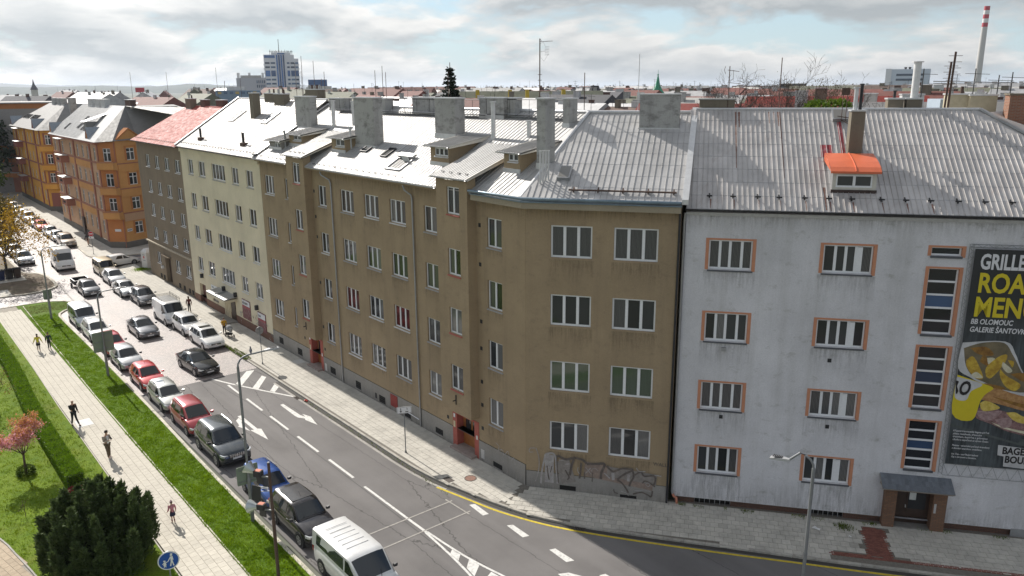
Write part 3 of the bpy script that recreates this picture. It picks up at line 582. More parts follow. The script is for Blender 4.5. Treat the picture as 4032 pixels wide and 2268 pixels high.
def wall(name, parent, mat, x0, x1, z0, z1, holes, y=0.0, depth=0.17, rz=None, loc=None, y_back=None):
    """front wall face cut by its openings, with reveals; optional body behind it"""
    xs = sorted({x0, x1} | {h[0] for h in holes} | {h[1] for h in holes}); zs = sorted({z0, z1} | {h[2] for h in holes} | {h[3] for h in holes}); m = MB()
    def hit(cx, cz): return any(h[0] < cx < h[1] and h[2] < cz < h[3] for h in holes)
    for j in range(len(zs) - 1):
        i = 0
        while i < len(xs) - 1:
            if hit((xs[i] + xs[i + 1]) / 2, (zs[j] + zs[j + 1]) / 2): i += 1; continue
            k = i
            while k + 1 < len(xs) - 1 and not hit((xs[k + 1] + xs[k + 2]) / 2, (zs[j] + zs[j + 1]) / 2): k += 1
            m.quad((xs[i], y, zs[j]), (xs[k + 1], y, zs[j]), (xs[k + 1], y, zs[j + 1]), (xs[i], y, zs[j + 1])); i = k + 1
    for h in holes:
        a, b, c, d = h[:4]; e = y + (h[4] if len(h) > 4 else depth)
        m.quad((a, y, c), (a, y, d), (a, e, d), (a, e, c)); m.quad((b, y, c), (b, e, c), (b, e, d), (b, y, d)); m.quad((a, y, d), (b, y, d), (b, e, d), (a, e, d)); m.quad((a, y, c), (a, e, c), (b, e, c), (b, y, c))
        m.quad((a, e + 0.08, c), (b, e + 0.08, c), (b, e + 0.08, d), (a, e + 0.08, d))
    if y_back is not None:
        yb = y_back
        m.quad((x0, y, z0), (x0, y, z1), (x0, yb, z1), (x0, yb, z0)); m.quad((x1, y, z0), (x1, yb, z0), (x1, yb, z1), (x1, y, z1)); m.quad((x0, yb, z0), (x0, yb, z1), (x1, yb, z1), (x1, yb, z0))
    return m.build(name, mat, parent)
WCACHE = {}
def window(parent, x0, x1, z0, z1, n=2, y=0.0, rec=0.10, sill=None, frame=None, kind=0, transom=0.0, fw=0.07, mull=None, name='window'):
    """casement window: frame with mullions (one mesh), a pane per light, sill"""
    w, h = round(x1 - x0, 2), round(z1 - z0, 2); frame = frame or white_pvc; key = (w, h, n, transom, frame.name, fw, str(mull))
    if key not in WCACHE:
        m = MB(); d = 0.06
        m.box(0, w, 0, d, 0, fw * 1.2).box(0, w, 0, d, h - fw, h).box(0, fw, 0, d, fw * 1.2, h - fw).box(w - fw, w, 0, d, fw * 1.2, h - fw)
        xs = mull or [w * k / n for k in range(1, n)]; mw = fw * 0.85
        for x in xs: m.box(x - mw, x + mw, -0.012, d - 0.004, fw * 1.2, h - fw - 0.002)
        zt = h * (1 - transom) if transom else h - fw
        if transom: m.box(fw, w - fw, -0.016, d - 0.008, zt - fw * 0.7, zt + fw * 0.7)
        me = m.mesh('window'); me.materials.append(frame); edges = [fw] + [v for x in xs for v in (x - mw, x + mw)] + [w - fw]; panes = []
        cells = [(edges[2 * i], edges[2 * i + 1]) for i in range(len(edges) // 2)]
        zz = [(fw * 1.2, zt - fw * 0.7), (zt + fw * 0.7, h - fw)] if transom else [(fw * 1.2, h - fw)]
        for c in cells:
            for q in zz:
                pk = ('pane', round(c[1] - c[0], 3), round(q[1] - q[0], 3))
                if pk not in WCACHE: WCACHE[pk] = MB().quad((0, 0, 0), (pk[1], 0, 0), (pk[1], 0, pk[2]), (0, 0, pk[2])).mesh('pane'); WCACHE[pk].materials.append(glass)
                panes.append((WCACHE[pk], c[0], q[0]))
        WCACHE[key] = (me, panes)
    me, panes = WCACHE[key]; o = put(name, me, None, parent, (x0, y + rec, z0))
    for pme, px, pz in panes:
        p = put('pane', pme, None, o, (px, 0.03, pz)); k = kind if kind else random.choices([0, 1, 2], [6, 2, 1])[0]
        if k:
            p.material_slots[0].link = 'OBJECT'; p.material_slots[0].material = {1: glass_c, 2: glass_w, 3: glass_g, 4: glass_r}.get(k, glass)
    if sill:
        sk = ('sill', w, sill.name)
        if sk not in WCACHE: WCACHE[sk] = MB().add([(-0.04, 0, 0), (w + 0.04, 0, 0), (w + 0.04, -rec - 0.07, -0.05), (-0.04, -rec - 0.07, -0.05), (-0.04, 0, -0.03), (w + 0.04, 0, -0.03), (w + 0.04, -rec - 0.07, -0.10), (-0.04, -rec - 0.07, -0.10)], [(0, 1, 2, 3), (3, 2, 6, 7), (0, 3, 7, 4), (1, 5, 6, 2), (4, 7, 6, 5)]).mesh('sill'); WCACHE[sk].materials.append(sill)
        put('sill', WCACHE[sk], None, o, (0, 0.005, 0.0))
    return o
def roof_plane(parent, name, x0, y0, z0, run, rise, poly, mat, thick=0.08, rz=0.0):
    """roof slope in its own slope-aligned frame; poly is given in (along eave, up slope) metres"""
    o = MB().prism([(p[0], p[1], -thick) for p in poly], (0, 0, thick - 0.004)).build(name, mat, parent, (x0, y0, z0)); o.rotation_euler = (math.atan2(rise, run), 0, rz); return o
def sheets(roof, poly, pitch, row, mat, rib=0.035, ribh=0.035, limit=300, u0=None, name='roof_sheet', ribmat=None, seam=0.0):
    """cover a slope with separate sheets, each with its standing seam; whole cells only"""
    us = [p[0] for p in poly]; vs_ = [p[1] for p in poly]; u = (min(us) if u0 is None else u0); v1 = max(vs_); v0 = min(vs_); row = row or (v1 - v0)
    nr = int(round((v1 - v0) / row)); row = (v1 - v0) / nr; cells = []
    while u + pitch <= max(us) + 1e-3:
        for r in range(nr):
            c = [(u, v0 + r * row + 0.01), (u + pitch, v0 + r * row + 0.01), (u + pitch, v0 + (r + 1) * row - 0.01), (u, v0 + (r + 1) * row - 0.01)]
            if all(inside((p[0] + (0.002 if i in (0, 3) else -0.002), p[1]), poly) for i, p in enumerate(c)): cells.append((u, v0 + r * row, r))
        u += pitch
    m = MB(); t = 0.012; a, b = 0.004, pitch - 0.004
    m.add([(a, 0, 0.002), (b, 0, 0.002), (b, row - 0.004, 0.002), (a, row - 0.004, 0.002), (a, 0, t), (b, 0, t), (b, row - 0.004, t * 0.7), (a, row - 0.004, t * 0.7)], [(4, 5, 6, 7), (0, 1, 5, 4), (1, 2, 6, 5), (2, 3, 7, 6), (3, 0, 4, 7)])
    m.add([(-rib / 2, 0, t * 0.5), (rib / 2, 0, t * 0.5), (rib / 4, 0, ribh), (-rib / 4, 0, ribh), (-rib / 2, row, t * 0.5), (rib / 2, row, t * 0.5), (rib / 4, row, ribh), (-rib / 4, row, ribh)], [(0, 1, 2, 3), (1, 5, 6, 2), (2, 6, 7, 3), (3, 7, 4, 0), (4, 7, 6, 5)], 1 if ribmat else 0)
    if seam: m.add([(a, 0.0, t + .002), (b, 0.0, t + .002), (b, seam, t + .002), (a, seam, t + .002)], [(0, 1, 2, 3)], 1)
    me = m.mesh(name); me.materials.append(mat); ribmat = ribmat or (gutter_z if seam else None)
    if ribmat: me.materials.append(ribmat)
    cells.sort(key=lambda c: c[2]); B = np.array(m.v)
    for c in cells[:limit]: put(name, me, None, roof, (c[0], c[1], random.uniform(0, 0.003)))
    if cells[limit:]:
        mm = MB()
        for c in cells[limit:]:
            o = len(mm.v); mm.v += [tuple(q) for q in (B + np.array([c[0], c[1], random.uniform(0, 0.003)]))]; mm.f += [tuple(i + o for i in f) for f in m.f]; mm.m += m.m
        oo = mm.build(name + '_field', [mat] + ([ribmat] if ribmat else []), roof); oo['kind'] = 'stuff'
def chimney(parent, x0, x1, y0, y1, z0, z1, mat, cap=None, pots=0, capmat=None, label=None):
    o = MB().box(x0, x1, y0, y1, z0, z1).build('chimney', mat, parent)
    c = 0.05; MB().box(x0 - c, x1 + c, y0 - c, y1 + c, z1 + 0.001, z1 + 0.08).build('chimney_cap', capmat or flash, o)
    MB().box(x0 - 0.03, x1 + 0.03, y0 - 0.03, y1 + 0.03, z0 - 0.3, z0 + 0.22 + 0.3 * (y1 - y0)).build('flashing', flash, o)
    for k in range(pots):
        px = x0 + (x1 - x0) * (k + 0.5) / pots; MB().cyl((px, (y0 + y1) / 2, z1 + 0.08), 0.10, 0.35, n=8, r2=0.08).build('chimney_pot', rust_m if k % 2 else chim_g, o)
    if label: o['label'] = label
    return o
def gutter(parent, x0, x1, y, z, mat, r=0.075):
    rings = []
    for x in (x0, x1): rings.append([(x, y + r * math.cos(t), z + r * math.sin(t)) for t in [math.pi + math.pi * k / 6 for k in range(7)]] + [(x, y + (r - 0.015) * math.cos(t), z + (r - 0.015) * math.sin(t)) for t in [2 * math.pi - math.pi * k / 6 for k in range(7)]])
    return MB().loft(rings).build('gutter', mat, parent)
def downpipe(parent, pts, mat, r=0.055): return MB().tube(pts, r, 8).build('downpipe', mat, parent, smooth=50)
def shed(parent, x0, x1, y0, zt, slope, ymeet, wallmat, zbase=None, ov=0.28, wins=(), base_n=None, right_fascia=True):
    """shed dormer: front wall, cheeks, sheet roof with seams that runs back into the main slope"""
    zb = zbase; zr = lambda y: zt + slope * (y - y0)
    if zb is not None:
        m = MB(); holes = [(w[0], w[1], w[2], w[3]) for w in wins]
        d = wall('dormer', parent, wallmat, x0, x1, zb, zt - 0.05, holes, y0, 0.08)
        c = MB(); ymid = ymeet
        for x in (x0, x1): c.poly([(x, y0, zb - 0.2), (x, ymid, zr(ymid) - 0.05), (x, y0, zt - 0.05)])
        c.build('dormer_cheek', wallmat, d)
        for w in wins: window(parent, w[0], w[1], w[2], w[3], w[4], y0, 0.03, sill_white, fw=0.06)
        p = d
        MB().box(x0 - 0.03, x1 + 0.03, y0 - 0.05, y0 + 0.02, zb - 0.02, zb + 0.22).build('flashing', flash, d)
    else: p = parent
    L = math.hypot(ymeet - y0 + ov, slope * (ymeet - y0 + ov)); rw = x1 - x0 + 2 * ov
    r = roof_plane(p, 'dormer_roof', x0 - ov, y0 - ov, zr(y0 - ov) + 0.02, 1, slope, [(0, 0), (rw, 0), (rw, L), (0, L)], metalA, 0.07)
    if p is parent: sheets(r, [(0, 0), (rw, 0), (rw, L), (0, L)], rw / max(1, round(rw / 0.22)), None, metalA, 0.03, 0.03)
    else:
        s = MB(); k = 0.0
        while k <= rw + 0.01: s.box(k - 0.012, k + 0.012, 0, L, 0.0, 0.03); k += rw / max(1, round(rw / 0.22))
        s.build('roof_ribs', metalA, p, r.location).rotation_euler = r.rotation_euler
    g = gutter(p, x0 - ov, x1 + ov, y0 - ov - 0.05, zr(y0 - ov) + 0.01, gutter_z, 0.06)
    f = MB()
    for x in (x0 - ov, x1 + ov - 0.03): f.prism([(x, y0 - ov + 0.1, zr(y0 - ov + 0.1) - 0.10), (x, ymeet, zr(ymeet) - 0.25), (x, ymeet, zr(ymeet) + 0.05), (x, y0 - ov + 0.1, zr(y0 - ov + 0.1) + 0.05)], (0.03, 0, 0))
    f.build('bargeboard', fascia, p)
    return p
def skylight(parent, x, y, w, h, base, slope, rz_parent=0, open_=0.0, label=None, n=1):
    """roof window lying in a slope given by base(y)->z"""
    a = math.atan(slope); m = MB(); t = 0.07
    m.box(0, w, 0, t, 0, 0.11).box(0, w, h - t, h, 0, 0.11).box(0, t, t, h - t, 0, 0.11).box(w - t, w, t, h - t, 0, 0.11)
    for k in range(1, n): m.box(w * k / n - 0.025, w * k / n + 0.025, t, h - t, 0, 0.10)
    o = m.build('skylight', dark_m if n == 1 else flash, parent, (x, y, base(y) + 0.01)); o.rotation_euler = (a, 0, 0)
    p = MB().quad((t, t, 0.06), (w - t, t, 0.06), (w - t, h - t, 0.06), (t, h - t, 0.06)).build('pane', glassy('skylight_glass', (0.05, 0.055, 0.06), 0.12) if 'skylight_glass' not in MATS else MATS['skylight_glass'], o)
    return o
def guard_row(parent, xs, y, z, slope, mat=dark_m, big=False):
    m = MB(); a = math.atan(slope)
    if big: m.box(-0.13, 0.13, -0.03, 0.0, 0.10, 0.17).box(-0.03, 0.03, -0.02, 0.30, 0.0, 0.03).box(-0.025, 0.025, -0.02, 0.01, 0.03, 0.10)
    else: m.tube([(-0.09, 0, 0.0), (-0.09, 0, 0.11), (0.09, 0, 0.11), (0.09, 0, 0.0)], 0.014, 4).box(-0.02, 0.02, 0, 0.14, 0.01, 0.03)
    me = m.mesh('snow_guard'); me.materials.append(mat)
    for x in xs: put('snow_guard', me, None, parent, (x, y, z), (a, 0, 0))
def stain_mat(name, c, amt):
    m, nt, b, N, L = nodes(name); b.inputs['Base Color'].default_value = col4(c); b.inputs['Roughness'].default_value = 0.95
    tr = N('ShaderNodeBsdfTransparent'); mx = N('ShaderNodeMixShader'); uv = N('ShaderNodeTexCoord').outputs['UV']; sp = N('ShaderNodeSeparateXYZ'); L(uv, sp.inputs[0]); n = tex(N, L, 2.0, 5, 0.7, (5, 5, 0.5)); a = N('ShaderNodeMath'); a.operation = 'MULTIPLY'; L(ramp(N, L, n, 0.40, 0.66, 0, amt), a.inputs[0]); L(sp.outputs[1], a.inputs[1])
    L(a.outputs[0], mx.inputs[0]); L(tr.outputs[0], mx.inputs[1]); L(b.outputs[0], mx.inputs[2]); L(mx.outputs[0], nt.nodes['Material Output'].inputs[0]); MATS[name] = m; return m
st_b = stain_mat('rain_stain_brown', (0.10, 0.078, 0.052), 0.32); st_g = stain_mat('rain_stain_grey', (0.14, 0.135, 0.12), 0.30)
def stains(parent, rects, mat, y, up=False):
    """thin films of dirt washed down from sills, strongest at the top (or rising from the ground)"""
    V = []; F = []
    for x0, x1, z0, z1 in rects: F.append(tuple(range(len(V), len(V) + 4))); V += [(x0, y, z0), (x1, y, z0), (x1, y, z1), (x0, y, z1)]
    me = bpy.data.meshes.new('rain_stain'); me.from_pydata(V, [], F); uv = me.uv_layers.new(); d = [0, 1] * 2
    for i in range(len(F)):
        for j, q in enumerate(((0, 0), (1, 0), (1, 1), (0, 1))): uv.data[i * 4 + j].uv = (q[0], 1 - q[1] if up else q[1])
    o = put('rain_stain', me, mat, parent); o['kind'] = 'stuff'; return o
def basement(parent, x0, x1, z0, z1, y=0.0, bars=3):
    o = MB().box(x0, x1, y - 0.006, y + 0.02, z0, z1).build('basement_window', hole_m, parent)
    MB().box(x0 - 0.05, x1 + 0.05, y - 0.05, y - 0.007, z0 - 0.07, z0).build('sill', plinth_m, o)
    b = MB()
    for k in range(bars): b.box(x0, x1, y - 0.02, y - 0.008, z0 + (z1 - z0) * (k + 0.7) / (bars + 0.4) - 0.012, z0 + (z1 - z0) * (k + 0.7) / (bars + 0.4) + 0.012)
    b.build('grille', dark_m, o)
def vents(parent, pts, y=0.0, s=0.10):
    for x, z in pts: MB().box(x - s, x + s, y - 0.012, y + 0.02, z - s * 1.1, z + s * 1.1).box(x - s * 0.7, x + s * 0.7, y - 0.02, y - 0.013, z - s * 0.2, z + s * 0.1).build('vent_grille', dark_m, parent)
SLA = 4.05 / 7.06
zA = lambda y: 16.0 + SLA * (y + 0.5)
LA = math.hypot(7.06, 4.05)
ROWS = [14.7, 11.24, 7.78, 4.33]
# ---------------------------------------------------------------- house A: brown house with the left entrance bay
def doorway(parent, x0, x1, zt, y=0.0):
    """oxide red jambs, recessed part glazed door, stone step, plates"""
    d = 0.55; j = 0.42
    f = MB().box(x0, x0 + j, y - 0.03, y + d, 0.1, zt).box(x1 - j, x1, y - 0.03, y + d, 0.1, zt).box(x0 + j, x1 - j, y - 0.03, y + d, zt - 0.12, zt); o = f.build('door_surround', red_trim, parent)
    MB().box(x0 + 0.2, x1 - 0.2, y - 0.45, y + d, 0.05, 0.24).build('door_step', pm('sandstone_step', (0.33, 0.27, 0.24), 0.9, var=0.2, scale=5), parent)
    dr = MB().box(x0 + j, x1 - j, y + d - 0.08, y + d, 0.24, zt - 0.12).build('door', wood_d, parent); w = x1 - x0 - 2 * j
    for k in range(2): MB().box(x0 + j + w * (0.16 + 0.40 * k), x0 + j + w * (0.44 + 0.40 * k), y + d - 0.10, y + d - 0.081, 1.15, zt - 0.35).build('pane', glass, dr)
    MB().box(x0 + j + w * 0.9, x0 + j + w * 0.97, y + d - 0.13, y + d - 0.101, 1.02, 1.2).build('handle', flash, dr)
    MB().box(x0 + 0.1, x0 + 0.26, y - 0.045, y - 0.031, zt - 0.42, zt - 0.18).build('house_number_plate', white_pvc, parent)
    MB().box(x0 + 0.08, x0 + 0.26, y - 0.045, y - 0.031, 1.35, 1.75).build('notice_plate', pm('cream_card', (0.6, 0.55, 0.36), 0.8), parent)
    MB().box(x1 - 0.24, x1 - 0.1, y - 0.05, y - 0.031, 1.3, 1.55).build('doorbell_panel', flash, parent)
    MB().box(x1 + 0.22, x1 + 0.52, y - 0.05, y - 0.006, 0.28, 0.85).build('meter_box', flash, parent)
HA = thing('apartment_house', 'dark ochre brown plastered block with silvery sheet roof, right next to the cream house', 'house')
colsA = [(-32.4, -30.62, 3, 1.5, 0), (-28.6, -28.12, 1, 1.55, 0), (-22.98, -21.74, 2, 1.5, 0), (-19.62, -17.76, 3, 1.55, 0), (-16.35, -14.5, 3, 1.5, 0), (-13.15, -11.3, 3, 1.48, 0)]
def facadeA(parent, x0, x1, cols, bay, holes_extra=(), door=None):
    holes = [(c[0], c[1], t - c[3], t) for c in cols for t in ROWS] + [(door[0], door[1], 1.35, door[2], 0.55)]
    wall('wall', parent, brown, x0, x1, 1.35, 15.9, holes, 0.0, 0.16, y_back=13.0)
    wall('plinth', parent, plinth_m, x0, x1, 0.0, 1.35, list(holes_extra), -0.035, 0.2)
    for c in cols:
        for i, t in enumerate(ROWS):
            kd = 4 if (c[2] == 3 and i == 2 and abs(c[0]) in (19.62, 13.15)) else 2 if (i == 3 and random.random() < 0.4) else 0
            window(parent, c[0], c[1], t - c[3], t, c[2], 0, 0.10, random.choice([sill_white, sill_grey, sill_grey]), kind=kd)
    stains(parent, [(c[0] - 0.1, c[1] + 0.1, t - c[3] - random.uniform(0.7, 1.5), t - c[3] - 0.09) for c in cols for t in ROWS] + [(x0 + 0.1, x1 - 0.1, 14.7, 15.75)], st_b, -0.003); stains(parent, [(x0 + 0.1, x1 - 0.1, 0.02, 0.75)], st_b, -0.038, True)
    a, b = bay; zb = 2.75; bz = [16.18, 12.7, 9.22, 5.74]
    by = -0.6; bh = [(a + 1.02, a + 2.2, z - 1.52, z) for z in bz]
    bo = wall('bay', parent, brown, a, b, zb, 16.55, bh, by, 0.14)
    s = MB()
    for x in (a, b): s.quad((x, by, zb), (x, by, 16.55), (x, 0, 16.75), (x, 0, zb - 0.02))
    s.quad((a, by, zb), (b, by, zb), (b, 0, zb - 0.02), (a, 0, zb - 0.02)); s.build('bay_cheek', brown, bo)
    for h in bh:
        w = window(parent, h[0], h[1], h[2], h[3], 2, by, 0.09, red_trim)
    shed(parent, a, b, by, 16.75, 0.37, 4.0, brown, None, 0.22)
    guard_row(parent, [a + 0.4, a + 1.15, a + 1.9, a + 2.6], by + 0.25, 16.75 + 0.37 * 0.25 + 0.03, 0.37)
    MB().box(a + 1.45, a + 1.5, by - 0.25, by - 0.002, 3.55, 3.6).box(a + 1.45, a + 1.5, by - 0.05, by - 0.002, 3.3, 3.9).build('flag_bracket', dark_m, bo)
facadeA(HA, -33.22, -10.29, colsA, (-26.76, -23.86), [(-26.22, -23.86, 0.05, 1.35, 0.58)], (-26.22, -23.86, 2.6))
doorway(HA, -26.22, -23.86, 2.6)
for x0, x1, z0, z1 in ((-31.98, -31.19, 0.45, 1.0), (-28.44, -27.62, 0.36, 0.92), (-22.77, -21.96, 0.33, 0.84), (-18.86, -18.13, 0.28, 0.83), (-15.59, -14.78, 0.2, 0.72), (-12.29, -11.58, 0.2, 0.55)): basement(HA, x0, x1, z0, z1, -0.035)
MB().box(-14.03, -13.16, -0.07, -0.036, 0.42, 1.28).build('meter_door', pm('meter_red', (0.25, 0.03, 0.025), 0.6), HA); MB().box(-16.13, -15.9, -0.05, -0.036, 0.32, 0.7).build('vent_grille', dark_m, HA)
MB().tube([(-12.2, -0.09, 0.62), (-10.5, -0.09, 0.55)], 0.03, 6).build('handrail', white_pvc, HA)
vents(HA, [(-26.99, 2.08), (-23.55, 2.0), (-23.55, 3.81), (-23.55, 7.3), (-23.55, 10.8), (-23.58, 12.31), (-23.6, 14.19)])
downpipe(HA, [(-21.66, -0.42, 15.78), (-21.5, -0.4, 15.55), (-20.9, -0.12, 15.25), (-20.76, -0.1, 15.0), (-20.72, -0.1, 0.15)], gutter_z)
pA = [(0, 0), (22.93, 0), (22.93, LA), (0, LA)]
rA = roof_plane(HA, 'roof', -33.22, -0.5, 16.0, 7.06, 4.05, pA, metalA)
sheets(rA, pA, 0.3275, LA / 2, metalA, 0.05, 0.04)
roof_plane(HA, 'rear_roof', -10.29, 13.62, 16.0, 7.06, 4.05, [(0, 0), (22.93, 0), (22.93, LA), (0, LA)], metalA, rz=math.pi)
MB().tube([(-33.2, 6.56, 20.07), (-10.29, 6.56, 20.07)], 0.11, 8).build('ridge_cap', flash, HA, smooth=50)
MB().box(-33.22, -10.29, -0.40, 0.0, 15.78, 15.9).build('eave_soffit', brown, HA); 
gutter(HA, -33.3, -27.05, -0.57, 15.98, gutter_z); gutter(HA, -23.55, -10.29, -0.57, 15.98, gutter_z)
guard_row(HA, [-33 + 0.75 * k for k in range(8)] + [-22.9 + 0.78 * k for k in range(16)], -0.22, zA(-0.22) + 0.03, SLA)
shed(HA, -22.82, -20.85, 1.26, 18.08, 0.17, 3.95, brown, 17.0, wins=[(-22.2, -20.92, 17.47, 17.95, 2)])
shed(HA, -30.2, -27.95, 1.38, 18.02, 0.17, 3.8, brown, 17.07, wins=[(-29.4, -28.0, 17.55, 17.92, 2)])
shed(HA, -32.72, -30.42, 0.78, 17.48, 0.2, 3.0, plinth_m, 16.72, wins=[(-31.7, -30.6, 16.85, 17.28, 2)])
chimney(HA, -33.25, -30.52, 3.5, 4.1, 18.0, 20.80, chim_g); chimney(HA, -20.75, -18.05, 2.05, 2.75, 17.2, 20.80, chim_g); chimney(HA, -31.8, -29.2, 5.9, 6.6, 19.4, 20.62, chim_g)
chimney(HA, -24.2, -22.7, 5.8, 6.5, 19.4, 20.66, chim_g); chimney(HA, -19.15, -16.55, 5.9, 6.6, 19.4, 20.76, chim_g); chimney(HA, -11.05, -10.35, 5.7, 6.4, 19.4, 20.8, chim_g)
def flue(parent, x, y, z0, z1, r=0.09, m=None):
    o = MB().cyl((x, y, z0), r, z1 - z0, n=12).build('flue_pipe', m or flash, parent, smooth=40); MB().cyl((x, y, z1), r * 1.5, 0.05, n=12).build('flue_cap', m or flash, o); return o
flue(HA, -27.4, 3.92, 18.3, 20.5, 0.14); flue(HA, -24.88, 4.3, 18.5, 20.48, 0.13); flue(HA, -20.9, 1.75, 17.1, 18.8, 0.08); flue(HA, -30.35, 1.1, 16.8, 18.2, 0.08, gutter_z)
skylight(HA, -19.25, 1.55, 0.85, 1.35, zA, SLA); skylight(HA, -16.2, 1.3, 0.75, 1.0, zA, SLA)
# recessed roof terrace window
t = MB(); a = math.atan(SLA); t.box(0, 1.75, 0, 0.08, -0.02, 0.12).box(0, 1.75, 1.25, 1.6, 0.10, 0.26).box(0, 0.08, 0.08, 1.25, -0.02, 0.1).box(1.67, 1.75, 0.08, 1.25, -0.02, 0.1); o = t.build('roof_recess', gutter_z, HA, (-14.0, 0.3, zA(0.3))); o.rotation_euler = (a, 0, 0)
MB().box(0.08, 1.67, 0.08, 1.25, 0.0, 0.02).build('recess_floor', dark_m, o); MB().box(0.9, 1.6, 1.0, 1.04, 0.02, 0.45).build('frame', white_pvc, o)
def catwalk(parent, x0, x1, y, z):
    m = MB(); m.box(x0, x1, y - 0.15, y + 0.15, z, z + 0.04).build('roof_walkway', dark_m, parent)
    r = MB().tube([(x0, y + 0.2, z + 0.95), (x1, y + 0.2, z + 0.95)], 0.02, 5); n = int((x1 - x0) / 1.6)
    for k in range(n + 1): r.tube([(x0 + (x1 - x0) * k / n, y + 0.2, z - 0.35), (x0 + (x1 - x0) * k / n, y + 0.2, z + 0.95)], 0.016, 4)
    r.build('railing', dark_m, parent)
catwalk(HA, -30, -10.4, 5.7, 19.75)
MB().box(-33.36, -33.1, -0.5, 0.3, 15.95, 16.35).prism([(-33.36, -0.52, 16.08), (-33.1, -0.52, 16.08), (-33.1, 6.56, 20.16), (-33.36, 6.56, 20.16)], (0, 0, 0.1)).build('party_wall_cap', flash, HA)
# ---------------------------------------------------------------- house B: brown corner house
HB = thing('apartment_house', 'brown corner block with right entrance bay, bent facade and graffiti on its foot', 'house')
colsB = [(-9.27, -7.9, 2, 1.55, 0), (-3.2, -1.95, 2, 1.6, 0)]
facadeA(HB, -10.27, -0.02, colsB, (-7.06, -4.16), [(-6.8, -4.2, 0.05, 1.35, 0.58)], (-6.8, -4.2, 2.42))
doorway(HB, -6.8, -4.2, 2.42)
basement(HB, -8.68, -7.88, 0.28, 0.66, -0.035); basement(HB, -2.85, -2.04, 0.2, 0.5, -0.035)
vents(HB, [(-7.33, 1.76), (-3.84, 14.2), (-3.84, 12.0), (-3.82, 8.71), (-3.85, 7.11), (-3.85, 5.09), (-3.85, 3.66), (-3.85, 2.2)])
downpipe(HB, [(-10.81, -0.42, 15.78), (-10.7, -0.4, 15.5), (-10.42, -0.12, 15.2), (-10.36, -0.1, 15.0), (-10.3, -0.1, 0.15)], gutter_z)
pB = [(0, 0), (10.43, 0), (8.2, LA), (0, LA)]
rB = roof_plane(HB, 'roof', -10.27, -0.5, 16.0, 7.06, 4.05, pB, metalA); sheets(rB, pB, 0.3275, LA / 2, metalA, 0.05, 0.04)
shed(HB, -10.1, -8.2, 1.2, 18.16, 0.17, 4.1, brown, 16.97, wins=[(-9.65, -8.3, 17.55, 18.02, 3)])
shed(HB, -3.3, -1.98, 1.32, 18.16, 0.17, 4.1, brown, 17.04, wins=[(-2.92, -2.12, 17.66, 18.05, 2)])
chimney(HB, -12.9 + 2.62, -8.6, 5.7, 6.4, 19.4, 20.8, chim_g); chimney(HB, -12.95 + 0.0, -10.75, 3.55, 4.3, 18.2, 20.80, chim_g); chimney(HB, -1.2, -0.55, 1.81, 2.5, 17.2, 20.88, chim_g); chimney(HB, -2.8, -2.3, 5.2, 5.85, 19.1, 20.82, chim_g)
chimney(HB, -8.55, -7.9, 6.0, 6.6, 19.5, 20.8, chim_g)
flue(HB, -7.3, 3.82, 18.2, 20.62, 0.13); flue(HB, -4.58, 4.25, 18.5, 19.6, 0.13)
catwalk(HB, -10.2, -2.9, 5.8, 19.8)
gutter(HB, -10.27, -7.3, -0.57, 15.98, gutter_z)
MB().box(-10.27, -7.06, -0.40, 0.0, 15.78, 15.9).build('eave_soffit', brown, HB)
# bent wing of the corner house
BZ = R(35.04)
def toB(x, y): return (x * math.cos(BZ) - y * math.sin(BZ), x * math.sin(BZ) + y * math.cos(BZ))
RB_ = [14.74, 11.14, 7.52, 4.09]; colsW = [(1.3, 3.42), (4.5, 6.68)]
holes = [(c[0], c[1], t - 1.66, t) for c in colsW for t in RB_]
o = wall('wall', HB, brown, 0.0, 7.72, 1.05, 15.95, holes, 0.0, 0.16, y_back=12.0); o.rotation_euler = (0, 0, BZ)
pl = wall('plinth', HB, plinth_m, 0.02, 7.72, 0.0, 1.05, [], -0.035); pl.rotation_euler = (0, 0, BZ)
for i, t in enumerate(RB_):
    for c in colsW:
        w = window(HB, 0, c[1] - c[0], 0, 1.66, 3, 0, 0.0, sill_white, kind={2: 3, 0: 1}.get(i, 0) if not (i == 0 and c[0] < 2) else 1, fw=0.085)
        x, y = toB(c[0], 0.10); w.location = (x, y, t - 1.66); w.rotation_euler = (0, 0, BZ)
so_ = stains(HB, [(c[0] - 0.1, c[1] + 0.1, t - 1.66 - 1.3, t - 1.66 - 0.09) for c in colsW for t in RB_] + [(0.05, 7.6, 14.85, 15.6)], st_b, -0.003); so_.rotation_euler = (0, 0, BZ); so_ = stains(HB, [(0.05, 7.6, 0.02, 0.7)], st_b, -0.0365, True); so_.rotation_euler = (0, 0, BZ)
for x0, x1, z0, z1 in ((1.9, 2.79, 0.14, 0.40), (5.19, 6.07, 0.12, 0.28)):
    b = MB().box(x0, x1, -0.045, 0.0, z0, z1).build('basement_window', hole_m, HB, rz=BZ)
SLB = 3.92 / 7.06; LB = math.hypot(7.06, 3.92)
pW = [(0, 0), (7.95, 0), (7.95, LB), (2.23, LB)]
x, y = toB(-0.15, -0.5)
rW = roof_plane(HB, 'roof', x, y, 16.15, 7.06, 3.92, pW, metalB, rz=BZ); sheets(rW, pW, 0.3045, LB / 8, metalB, 0.035, 0.045, seam=0.022)
hip = MB().tube([(0.05, -0.42, 16.12), (-2.06, 6.5, 20.10)], 0.10, 6); hip.build('hip_cap', flash, HB, smooth=50)
for (x0, x1) in ((-10.27, -2.07),): MB().tube([(x0, 6.56, 20.07), (x1, 6.56, 20.1)], 0.11, 8).build('ridge_cap', flash, HB, smooth=50)
x0, y0 = toB(2.07, 6.56); x1, y1 = toB(7.8, 6.56); MB().tube([(x0, y0, 20.1), (x1, y1, 20.1)], 0.10, 8).build('ridge_cap', flash, HB, smooth=50)
